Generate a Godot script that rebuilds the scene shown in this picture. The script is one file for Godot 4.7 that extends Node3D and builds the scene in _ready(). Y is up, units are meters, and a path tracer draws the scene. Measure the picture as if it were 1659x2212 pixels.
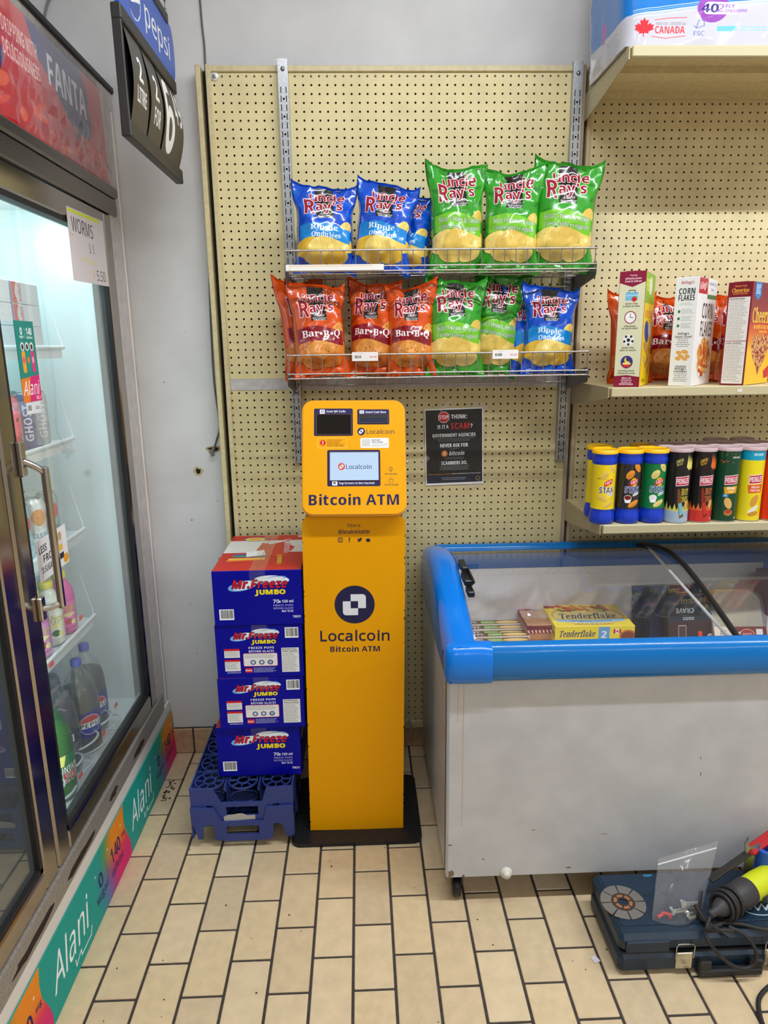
extends Node3D

# ---------- camera, light, exposure (tune here) ----------
const EXPOSURE := 0.96
const TUBE_ENERGY := 3.15
const FAR_ENERGY := 1.25
const COOLER_ENERGY := 0.34

var used := {}
var mats := {}
var textures := {}
var rng := RandomNumberGenerator.new()

func _ready() -> void:
	rng.seed = 7
	setup_view()
	build_room()
	build_pegboard_unit()
	build_gondola()
	build_cooler()
	build_freezer()
	build_kiosk()
	build_baskets()
	build_crates()
	build_freeze_cartons()
	build_chip_bags()
	build_shelf_goods()
	build_freezer_goods()
	build_cooler_goods()
	build_price_sign()
	build_poster()
	build_toolbox()
	build_small_things()

func setup_view() -> void:
	var cam := Camera3D.new()
	cam.name = "camera"
	cam.fov = 72.76
	cam.near = 0.02
	cam.far = 60.0
	cam.position = Vector3(0.4399, 1.5614, 2.4573)
	cam.basis = Basis.from_euler(Vector3(deg_to_rad(-13.3742), deg_to_rad(-1.8064), deg_to_rad(-0.749)))
	add_child(cam)
	cam.current = true
	var we := WorldEnvironment.new()
	we.name = "environment"
	var e := Environment.new()
	e.background_mode = Environment.BG_COLOR
	e.background_color = Color(0, 0, 0)
	e.tonemap_mode = Environment.TONE_MAPPER_LINEAR
	e.tonemap_exposure = EXPOSURE
	e.sdfgi_enabled = true
	e.ssao_enabled = true
	e.ssil_enabled = true
	we.environment = e
	add_child(we)
	# fluorescent fixtures under the ceiling: a row along the wall, and fixtures running away from it further back
	for i in 3:
		fixture(Vector3(0.66 + i * 1.3, 3.2, 1.44), 1.22, false, TUBE_ENERGY, "fluorescent ceiling fixture in the row nearest the shelving, number %s from the cooler" % ["one", "two", "three"][i])
	for i in 5:
		fixture(Vector3(0.2 + i * 0.95, 3.2, 5.0), 1.65, true, FAR_ENERGY, "fluorescent ceiling fixture of the far cross row, number %s from the cooler" % ["one", "two", "three", "four", "five"][i])

func fixture(at: Vector3, length: float, along_z: bool, energy: float, label: String) -> void:
	var t := thing("ceiling_lamp", label, "lamp", at, "fluorescent ceiling fixtures")
	t.rotation.y = PI / 2 if along_z else 0.0
	var s := S()
	cb(s, Vector3(0, 0.045, 0), Vector3(length + 0.06, 0.05, 0.16), 0.006)
	part(t, "housing", s, mat("fixture", Color8(235, 235, 232), 0.5))
	for k in [-1, 1]:
		s = S()
		tube(s, [Vector3(-length / 2, 0, k * 0.045), Vector3(length / 2, 0, k * 0.045)], 0.016, 10)
		part(t, "tube", s, glow("tube_glow", Color(0.95, 0.98, 1.0), 6.0))
	var l := AreaLight3D.new()
	l.name = "tube_light"
	l.area_size = Vector2(length, 0.05)
	l.light_energy = energy
	l.light_color = Color(0.945, 0.972, 1.0)
	l.area_range = 20.0
	l.shadow_enabled = true
	l.position = Vector3(0, -0.022, 0)
	l.rotation.x = -PI / 2
	t.add_child(l)

# ---------- naming and nodes ----------
func numbered(base: String) -> String:
	var n: int = used.get(base, 0)
	used[base] = n + 1
	return base if n == 0 else "%s_%03d" % [base, n]

func thing(called: String, label: String, category: String, at := Vector3.ZERO, group := "") -> Node3D:
	var o := Node3D.new()
	o.name = numbered(called)
	o.position = at
	o.set_meta("label", label)
	o.set_meta("category", category)
	if group != "":
		o.set_meta("group", group)
	add_child(o)
	return o

func part(parent: Node, called: String, st, m: Material, at := Vector3.ZERO, smooth := true) -> MeshInstance3D:
	var o := MeshInstance3D.new()
	o.name = called
	if st is SurfaceTool:
		st.generate_normals()
		o.mesh = st.commit()
	else:
		o.mesh = st
	o.material_override = m
	o.position = at
	parent.add_child(o, true)
	return o

func struct(called: String, st, m: Material) -> MeshInstance3D:
	var o := part(self, called, st, m)
	o.set_meta("kind", "structure")
	return o

func tag(o: Node, label: String, category: String, group := "") -> void:
	o.set_meta("label", label)
	o.set_meta("category", category)
	if group != "":
		o.set_meta("group", group)

# ---------- materials ----------
func mat(key: String, c: Color, rough := 0.6, metal := 0.0, opt := {}) -> StandardMaterial3D:
	if mats.has(key):
		return mats[key]
	var m := StandardMaterial3D.new()
	m.resource_name = key
	m.albedo_color = c
	m.roughness = rough
	m.metallic = metal
	if opt.has("tex"):
		m.albedo_texture = opt.tex
		m.texture_repeat = opt.get("repeat", false)
	if opt.has("coat"):
		m.clearcoat_enabled = true
		m.clearcoat = opt.coat
		m.clearcoat_roughness = opt.get("coat_rough", 0.05)
	if opt.has("noise"):
		# triplanar grain: [scale, low, high, seed]
		m.albedo_texture = grain_tex(key, opt.noise)
		m.uv1_triplanar = true
		m.uv1_world_triplanar = true
		m.texture_repeat = true
		m.uv1_scale = Vector3.ONE * float(opt.noise[0])
	if opt.has("bump"):
		m.heightmap_enabled = true
		m.heightmap_texture = bump_tex(key, opt.bump)
		m.heightmap_scale = opt.bump[1]
		m.uv1_triplanar = true
		m.texture_repeat = true
		m.uv1_scale = Vector3.ONE * float(opt.bump[0])
	if opt.has("alpha"):
		m.transparency = BaseMaterial3D.TRANSPARENCY_ALPHA
		m.albedo_color.a = opt.alpha
		m.cull_mode = BaseMaterial3D.CULL_DISABLED
	if opt.has("refract"):
		m.refraction_enabled = true
		m.refraction_scale = opt.refract
	if opt.has("back"):
		m.backlight_enabled = true
		m.backlight = opt.back
	if opt.has("spec"):
		m.metallic_specular = opt.spec
	if opt.has("twosided"):
		m.cull_mode = BaseMaterial3D.CULL_DISABLED
	mats[key] = m
	return m

func glow(key: String, c: Color, energy: float, tex: Texture2D = null) -> StandardMaterial3D:
	if mats.has(key):
		return mats[key]
	var m := StandardMaterial3D.new()
	m.resource_name = key
	m.albedo_color = Color(0.05, 0.05, 0.05) if tex else c
	m.roughness = 0.25
	m.emission_enabled = true
	m.emission = Color.BLACK if tex else c
	m.emission_energy_multiplier = energy
	if tex:
		m.emission_texture = tex
	mats[key] = m
	return m

func grain_tex(key: String, n: Array) -> Texture2D:
	# n = [scale, low grey, high grey, seed, frequency]
	var f := FastNoiseLite.new()
	f.seed = n[3]
	f.frequency = n[4] if n.size() > 4 else 0.03
	f.fractal_octaves = 5
	var im := f.get_seamless_image(256, 256)
	im.convert(Image.FORMAT_RGB8)
	var g := Gradient.new()
	var out := Image.create(256, 256, false, Image.FORMAT_RGB8)
	for y in 256:
		for x in 256:
			var v: float = lerpf(n[1], n[2], im.get_pixel(x, y).r)
			out.set_pixel(x, y, Color(v, v, v))
	return ImageTexture.create_from_image(out)

func bump_tex(key: String, n: Array) -> Texture2D:
	var f := FastNoiseLite.new()
	f.seed = 11
	f.frequency = n[2] if n.size() > 2 else 0.05
	f.fractal_octaves = 4
	return ImageTexture.create_from_image(f.get_seamless_image(256, 256))

# ---------- mesh pieces ----------
func S() -> SurfaceTool:
	var st := SurfaceTool.new()
	st.begin(Mesh.PRIMITIVE_TRIANGLES)
	st.set_smooth_group(-1)
	return st

func tri(st: SurfaceTool, a: Vector3, b: Vector3, c: Vector3, ua := Vector2.ZERO, ub := Vector2.ZERO, uc := Vector2.ZERO) -> void:
	# a, b, c run counter-clockwise seen from the front
	st.set_uv(ua)
	st.add_vertex(a)
	st.set_uv(uc)
	st.add_vertex(c)
	st.set_uv(ub)
	st.add_vertex(b)

func quad(st: SurfaceTool, a: Vector3, b: Vector3, c: Vector3, d: Vector3, r := Rect2(0, 0, 1, 1)) -> void:
	# a bottom left, b bottom right, c top right, d top left, seen from the front
	var p := r.position
	var e := r.end
	tri(st, a, b, c, Vector2(p.x, e.y), e, Vector2(e.x, p.y))
	tri(st, a, c, d, Vector2(p.x, e.y), Vector2(e.x, p.y), p)

func cb(st: SurfaceTool, c: Vector3, s: Vector3, b := 0.0, xf := Transform3D.IDENTITY, rects := []) -> void:
	# chamfered box; rects: uv rectangles for front, back, left, right, top, bottom
	var h := s / 2
	var v := func(x: int, y: int, z: int, ix: float, iy: float, iz: float) -> Vector3:
		return xf * (c + Vector3(x * (h.x - ix), y * (h.y - iy), z * (h.z - iz)))
	var full := Rect2(0, 0, 1, 1)
	var R := func(i: int) -> Rect2: return rects[i] if rects.size() > i else full
	quad(st, v.call(-1, -1, 1, b, b, 0), v.call(1, -1, 1, b, b, 0), v.call(1, 1, 1, b, b, 0), v.call(-1, 1, 1, b, b, 0), R.call(0))
	quad(st, v.call(1, -1, -1, b, b, 0), v.call(-1, -1, -1, b, b, 0), v.call(-1, 1, -1, b, b, 0), v.call(1, 1, -1, b, b, 0), R.call(1))
	quad(st, v.call(-1, -1, -1, 0, b, b), v.call(-1, -1, 1, 0, b, b), v.call(-1, 1, 1, 0, b, b), v.call(-1, 1, -1, 0, b, b), R.call(2))
	quad(st, v.call(1, -1, 1, 0, b, b), v.call(1, -1, -1, 0, b, b), v.call(1, 1, -1, 0, b, b), v.call(1, 1, 1, 0, b, b), R.call(3))
	quad(st, v.call(-1, 1, 1, b, 0, b), v.call(1, 1, 1, b, 0, b), v.call(1, 1, -1, b, 0, b), v.call(-1, 1, -1, b, 0, b), R.call(4))
	quad(st, v.call(-1, -1, -1, b, 0, b), v.call(1, -1, -1, b, 0, b), v.call(1, -1, 1, b, 0, b), v.call(-1, -1, 1, b, 0, b), R.call(5))
	if b <= 0.0:
		return
	for y in [-1, 1]:
		for z in [-1, 1]:
			var p0: Vector3 = v.call(-1, y, z, b, b, 0)
			var p1: Vector3 = v.call(1, y, z, b, b, 0)
			var p2: Vector3 = v.call(1, y, z, b, 0, b)
			var p3: Vector3 = v.call(-1, y, z, b, 0, b)
			var e: Rect2 = edge_uv(R.call(0 if z > 0 else 1))
			if y * z > 0: quad(st, p0, p1, p2, p3, e)
			else: quad(st, p3, p2, p1, p0, e)
	for x in [-1, 1]:
		for z in [-1, 1]:
			var p0: Vector3 = v.call(x, -1, z, b, b, 0)
			var p1: Vector3 = v.call(x, -1, z, 0, b, b)
			var p2: Vector3 = v.call(x, 1, z, 0, b, b)
			var p3: Vector3 = v.call(x, 1, z, b, b, 0)
			var e: Rect2 = edge_uv(R.call(0 if z > 0 else 1))
			if x * z > 0: quad(st, p0, p1, p2, p3, e)
			else: quad(st, p3, p2, p1, p0, e)
	for x in [-1, 1]:
		for y in [-1, 1]:
			var p0: Vector3 = v.call(x, y, 1, b, 0, b)
			var p1: Vector3 = v.call(x, y, 1, 0, b, b)
			var p2: Vector3 = v.call(x, y, -1, 0, b, b)
			var p3: Vector3 = v.call(x, y, -1, b, 0, b)
			var e: Rect2 = edge_uv(R.call(4 if y > 0 else 5))
			if x * y < 0: quad(st, p0, p1, p2, p3, e)
			else: quad(st, p3, p2, p1, p0, e)
	for x in [-1, 1]:
		for y in [-1, 1]:
			for z in [-1, 1]:
				var p0: Vector3 = v.call(x, y, z, b, b, 0)
				var p1: Vector3 = v.call(x, y, z, 0, b, b)
				var p2: Vector3 = v.call(x, y, z, b, 0, b)
				var e: Rect2 = edge_uv(R.call(0 if z > 0 else 1))
				if x * y * z > 0: tri(st, p0, p1, p2, e.position, e.position, e.position)
				else: tri(st, p0, p2, p1, e.position, e.position, e.position)

func edge_uv(r: Rect2) -> Rect2:
	return Rect2(r.position + Vector2(r.size.x * 0.01, r.size.y * 0.01), Vector2(r.size.x * 0.01, r.size.y * 0.01))

func bx(st: SurfaceTool, lo: Vector3, hi: Vector3, b := 0.0) -> void:
	cb(st, (lo + hi) / 2, hi - lo, b)

func tube(st: SurfaceTool, pts: Array, r: float, n := 8, closed := false, taper := 1.0) -> void:
	st.set_smooth_group(1)
	var rings := []
	var m := pts.size()
	var up := Vector3.UP
	for i in m:
		var a: Vector3 = pts[(i - 1 + m) % m] if (i > 0 or closed) else pts[0]
		var b: Vector3 = pts[(i + 1) % m] if (i < m - 1 or closed) else pts[m - 1]
		var d := (b - a).normalized()
		if i == 0:
			up = Vector3.UP if absf(d.y) < 0.9 else Vector3.RIGHT
		var side := d.cross(up)
		if side.length() < 0.01:
			side = d.cross(Vector3.FORWARD)
		side = side.normalized()
		up = side.cross(d).normalized()
		var rr := r * lerpf(1.0, taper, float(i) / maxf(1, m - 1))
		var ring := []
		for k in n:
			var t := TAU * k / n
			ring.append((pts[i] as Vector3) + side * cos(t) * rr + up * sin(t) * rr)
		rings.append(ring)
	for i in (m if closed else m - 1):
		var a: Array = rings[i]
		var b: Array = rings[(i + 1) % m]
		for k in n:
			quad(st, a[k], a[(k + 1) % n], b[(k + 1) % n], b[k])
	if not closed:
		st.set_smooth_group(-1)
		for k in range(1, n - 1):
			tri(st, rings[0][0], rings[0][k + 1], rings[0][k])
			tri(st, rings[m - 1][0], rings[m - 1][k], rings[m - 1][k + 1])
	st.set_smooth_group(-1)

func lathe(st: SurfaceTool, prof: Array, n := 24, v0 := 0.0, v1 := 1.0, c := Vector3.ZERO, smooth := true) -> void:
	# prof: Vector2(radius, y) from the bottom up; u = 0.5 faces +z
	var len_total := 0.0
	for i in range(1, prof.size()):
		len_total += (prof[i] as Vector2).distance_to(prof[i - 1])
	var run := 0.0
	for i in prof.size() - 1:
		var p: Vector2 = prof[i]
		var q: Vector2 = prof[i + 1]
		var l := p.distance_to(q)
		var va := lerpf(v1, v0, run / len_total)
		var vb := lerpf(v1, v0, (run + l) / len_total)
		run += l
		st.set_smooth_group(1 if smooth else -1)
		for k in n:
			var ua := float(k) / n
			var ub := float(k + 1) / n
			var ta := (ua - 0.5) * TAU
			var tb := (ub - 0.5) * TAU
			var a := c + Vector3(sin(ta) * p.x, p.y, cos(ta) * p.x)
			var b := c + Vector3(sin(tb) * p.x, p.y, cos(tb) * p.x)
			var cc := c + Vector3(sin(tb) * q.x, q.y, cos(tb) * q.x)
			var d := c + Vector3(sin(ta) * q.x, q.y, cos(ta) * q.x)
			if p.x > 1e-5:
				tri(st, a, b, cc, Vector2(ua, va), Vector2(ub, va), Vector2(ub, vb))
			if q.x > 1e-5:
				tri(st, a, cc, d, Vector2(ua, va), Vector2(ub, vb), Vector2(ua, vb))
	st.set_smooth_group(-1)

func prism(st: SurfaceTool, poly: PackedVector2Array, z0: float, z1: float, xf := Transform3D.IDENTITY, smooth_side := false) -> void:
	# outline in x, y extruded along z; uv spans the outline's box
	if not Geometry2D.is_polygon_clockwise(poly):
		pass
	else:
		poly.reverse()
	var lo := poly[0]
	var hi := poly[0]
	for p in poly:
		lo = lo.min(p)
		hi = hi.max(p)
	var sz := (hi - lo).max(Vector2(1e-6, 1e-6))
	var idx := Geometry2D.triangulate_polygon(poly)
	for i in range(0, idx.size(), 3):
		var a := poly[idx[i]]
		var b := poly[idx[i + 1]]
		var c := poly[idx[i + 2]]
		if (b - a).cross(c - a) < 0:
			var t := b
			b = c
			c = t
		var uv := func(p: Vector2) -> Vector2: return Vector2((p.x - lo.x) / sz.x, 1.0 - (p.y - lo.y) / sz.y)
		tri(st, xf * Vector3(a.x, a.y, z1), xf * Vector3(b.x, b.y, z1), xf * Vector3(c.x, c.y, z1), uv.call(a), uv.call(b), uv.call(c))
		tri(st, xf * Vector3(a.x, a.y, z0), xf * Vector3(c.x, c.y, z0), xf * Vector3(b.x, b.y, z0), Vector2(0.01, 0.01), Vector2(0.01, 0.01), Vector2(0.01, 0.01))
	st.set_smooth_group(2 if smooth_side else -1)
	for i in poly.size():
		var a := poly[i]
		var b := poly[(i + 1) % poly.size()]
		quad(st, xf * Vector3(a.x, a.y, z0), xf * Vector3(b.x, b.y, z0), xf * Vector3(b.x, b.y, z1), xf * Vector3(a.x, a.y, z1), Rect2(0.01, 0.01, 0.01, 0.01))
	st.set_smooth_group(-1)

func round_rect(x0: float, y0: float, x1: float, y1: float, r: float, n := 5) -> PackedVector2Array:
	var out := PackedVector2Array()
	for c in [[x1 - r, y0 + r, -90], [x1 - r, y1 - r, 0], [x0 + r, y1 - r, 90], [x0 + r, y0 + r, 180]]:
		for k in n + 1:
			var t := deg_to_rad(c[2] + 90.0 * k / n)
			out.append(Vector2(c[0] + cos(t) * r, c[1] + sin(t) * r))
	return out

func arc_pts(c: Vector3, u: Vector3, v: Vector3, a0: float, a1: float, n: int) -> Array:
	var out := []
	for k in n + 1:
		var t := lerpf(a0, a1, float(k) / n)
		out.append(c + u * cos(t) + v * sin(t))
	return out

func smooth_path(ctrl: Array, per := 6) -> Array:
	var cv := Curve3D.new()
	var n := ctrl.size()
	for i in n:
		var a: Vector3 = ctrl[maxi(i - 1, 0)]
		var b: Vector3 = ctrl[mini(i + 1, n - 1)]
		var t := (b - a) / 6.0
		cv.add_point(ctrl[i], -t, t)
	var out := []
	for i in n - 1:
		for k in per:
			out.append(cv.sample(i, float(k) / per))
	out.append(ctrl[n - 1])
	return out

# ---------- print: a small canvas for flat printing (lettering, labels) ----------
class Canvas:
	var im: Image
	var w: int
	var h: int
	static var fonts := {}
	static var glyphs := {}
	func _init(W: int, H: int, c: Color) -> void:
		w = W * 2
		h = H * 2
		im = Image.create(w, h, false, Image.FORMAT_RGBA8)
		im.fill(c)
	func rect(x: float, y: float, rw: float, rh: float, c: Color) -> void:
		im.fill_rect(Rect2i(roundi(x * 2), roundi(y * 2), roundi(rw * 2), roundi(rh * 2)), c)
	func poly(p: PackedVector2Array, c: Color) -> void:
		var y0 := 1e9
		var y1 := -1e9
		for q in p:
			y0 = minf(y0, q.y)
			y1 = maxf(y1, q.y)
		var n := p.size()
		for y in range(maxi(0, floori(y0 * 2)), mini(h - 1, ceili(y1 * 2)) + 1):
			var yy := (y + 0.5) / 2.0
			var xs := PackedFloat32Array()
			for i in n:
				var a := p[i]
				var b := p[(i + 1) % n]
				if (a.y <= yy) != (b.y <= yy):
					xs.append(a.x + (yy - a.y) / (b.y - a.y) * (b.x - a.x))
			xs.sort()
			for i in range(0, xs.size() - 1, 2):
				var xa := maxi(0, roundi(xs[i] * 2))
				var xb := mini(w, roundi(xs[i + 1] * 2))
				if xb > xa:
					im.fill_rect(Rect2i(xa, y, xb - xa, 1), c)
	func ell(cx: float, cy: float, rx: float, ry: float, c: Color, rot := 0.0, n := 28) -> void:
		var p := PackedVector2Array()
		for k in n:
			p.append(Vector2(cx, cy) + Vector2(cos(TAU * k / n) * rx, sin(TAU * k / n) * ry).rotated(rot))
		poly(p, c)
	func rr(x: float, y: float, rw: float, rh: float, r: float, c: Color) -> void:
		var p := PackedVector2Array()
		for q in [[x + rw - r, y + r, -90], [x + rw - r, y + rh - r, 0], [x + r, y + rh - r, 90], [x + r, y + r, 180]]:
			for k in 6:
				var t := deg_to_rad(q[2] + 18.0 * k)
				p.append(Vector2(q[0] + cos(t) * r, q[1] + sin(t) * r))
		poly(p, c)
	func line(a: Vector2, b: Vector2, lw: float, c: Color) -> void:
		var d := (b - a).normalized() * lw / 2
		var s := Vector2(-d.y, d.x)
		poly(PackedVector2Array([a - d + s, b + d + s, b + d - s, a - d - s]), c)
	func path(pts: Array, lw: float, c: Color) -> void:
		for i in pts.size() - 1:
			line(pts[i], pts[i + 1], lw, c)
			if lw > 3:
				ell(pts[i + 1].x, pts[i + 1].y, lw / 2, lw / 2, c, 0, 10)
	func font(which: String) -> Font:
		if not fonts.has(which):
			var f := SystemFont.new()
			f.font_names = PackedStringArray(["Droid Serif" if which.begins_with("serif") else ("Droid Sans Mono" if which.begins_with("mono") else "Droid Sans")])
			f.font_weight = 700 if which.ends_with("b") else 400
			fonts[which] = f
		return fonts[which]
	func tris(s: String, which: String) -> PackedVector2Array:
		var key := which + "|" + s
		if not glyphs.has(key):
			var tm := TextMesh.new()
			tm.font = font(which)
			tm.font_size = 32
			tm.pixel_size = 1.0
			tm.depth = 0.0
			tm.curve_step = 1.5
			tm.horizontal_alignment = HORIZONTAL_ALIGNMENT_LEFT
			tm.vertical_alignment = VERTICAL_ALIGNMENT_BOTTOM
			tm.text = s
			var out := PackedVector2Array()
			if tm.get_surface_count():
				var a := tm.surface_get_arrays(0)
				var v: PackedVector3Array = a[Mesh.ARRAY_VERTEX]
				var ix: PackedInt32Array = a[Mesh.ARRAY_INDEX] if a[Mesh.ARRAY_INDEX] != null else PackedInt32Array(range(v.size()))
				for i in ix:
					out.append(Vector2(v[i].x, -v[i].y))
			glyphs[key] = out
		return glyphs[key]
	# text boxed by its ink: x, y is the centre (or left / right end), size is the ink height scale (cap height about 0.71 of size)
	func text(s: String, x: float, y: float, size: float, c: Color, which := "sansb", opt := {}) -> void:
		var t := tris(s, which)
		if t.is_empty():
			return
		var lo := t[0]
		var hi := t[0]
		for p in t:
			lo = lo.min(p)
			hi = hi.max(p)
		var k := size / 32.0
		var kx: float = k * opt.get("sx", 1.0)
		if opt.has("fit"):
			kx = opt.fit / maxf(hi.x - lo.x, 0.01)
		if opt.has("fith"):
			k = opt.fith / maxf(hi.y - lo.y, 0.01)
		var al: int = opt.get("align", 0)
		var ox := (lo.x + hi.x) / 2 if al == 0 else (lo.x if al < 0 else hi.x)
		var oy := (lo.y + hi.y) / 2
		var shear: float = opt.get("shear", 0.0)
		var rot: float = opt.get("rot", 0.0)
		var arch: float = opt.get("arch", 0.0)
		var half := maxf((hi.x - lo.x) * kx / 2, 0.01)
		var q := PackedVector2Array()
		q.resize(t.size())
		for i in t.size():
			var p := Vector2((t[i].x - ox) * kx, (t[i].y - oy) * k)
			p.x -= p.y * shear
			if arch != 0.0:
				p.y += arch * (p.x / half) * (p.x / half)
			if opt.has("wave"):
				p.y += opt.wave * sin(p.x / half * PI)
			q[i] = p.rotated(rot) + Vector2(x, y)
		if opt.has("out"):
			var ow: float = opt.out
			for j in 12:
				var d := Vector2(cos(TAU * j / 12), sin(TAU * j / 12)) * ow
				fill(q, d, opt.outc)
		fill(q, Vector2.ZERO, c)
	func fill(q: PackedVector2Array, d: Vector2, c: Color) -> void:
		for i in range(0, q.size() - 2, 3):
			var a := (q[i] + d) * 2
			var b := (q[i + 1] + d) * 2
			var e := (q[i + 2] + d) * 2
			var y0 := maxi(0, ceili(minf(a.y, minf(b.y, e.y)) - 0.5))
			var y1 := mini(h - 1, floori(maxf(a.y, maxf(b.y, e.y)) - 0.5))
			for y in range(y0, y1 + 1):
				var yy := y + 0.5
				var xa := 1e9
				var xb := -1e9
				for g in 3:
					var p: Vector2 = [a, b, e][g]
					var r: Vector2 = [b, e, a][g]
					if (p.y <= yy) != (r.y <= yy):
						var xx := p.x + (yy - p.y) / (r.y - p.y) * (r.x - p.x)
						xa = minf(xa, xx)
						xb = maxf(xb, xx)
				if xb >= xa:
					var i0 := maxi(0, ceili(xa - 0.5))
					var i1 := mini(w, floori(xb + 0.5))
					if i1 > i0:
						im.fill_rect(Rect2i(i0, y, i1 - i0, 1), c)
	# rows of tiny illegible print
	func lines(x: float, y: float, lw: float, n: int, pitch: float, th: float, c: Color, r: RandomNumberGenerator, centred := false) -> void:
		for i in n:
			var l := lw * r.randf_range(0.7, 1.0)
			var x0 := x + ((lw - l) / 2 if centred else 0.0)
			var xx := x0
			while xx < x0 + l:
				var ww := r.randf_range(th * 1.5, th * 6.0)
				rect(xx, y + i * pitch, minf(ww, x0 + l - xx), th, c)
				xx += ww + th * 0.9
	func barcode(x: float, y: float, bw: float, bh: float, r: RandomNumberGenerator) -> void:
		rect(x, y, bw, bh, Color.WHITE)
		var xx := x + bw * 0.08
		while xx < x + bw * 0.92:
			var ww := r.randf_range(0.6, 2.2) * bw / 60.0
			rect(xx, y + bh * 0.08, ww, bh * 0.78, Color(0.1, 0.1, 0.1))
			xx += ww + r.randf_range(0.6, 2.0) * bw / 60.0
	func vgrad(x: float, y: float, gw: float, gh: float, a: Color, b: Color) -> void:
		for i in int(gh * 2):
			im.fill_rect(Rect2i(int(x * 2), int(y * 2) + i, int(gw * 2), 1), a.lerp(b, i / (gh * 2)))
	func turn90() -> void:
		im.rotate_90(CLOCKWISE)
		var t := w
		w = h
		h = t
	func tex() -> ImageTexture:
		im.shrink_x2()
		return ImageTexture.create_from_image(im)

func c8(r: int, g: int, b: int) -> Color:
	return Color8(r, g, b)

# ---------- the room ----------
func wall_mat() -> StandardMaterial3D:
	return mat("wall_paint", c8(214, 212, 211), 0.55, 0.0, {"noise": [0.7, 0.94, 1.0, 3, 0.02]})

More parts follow.
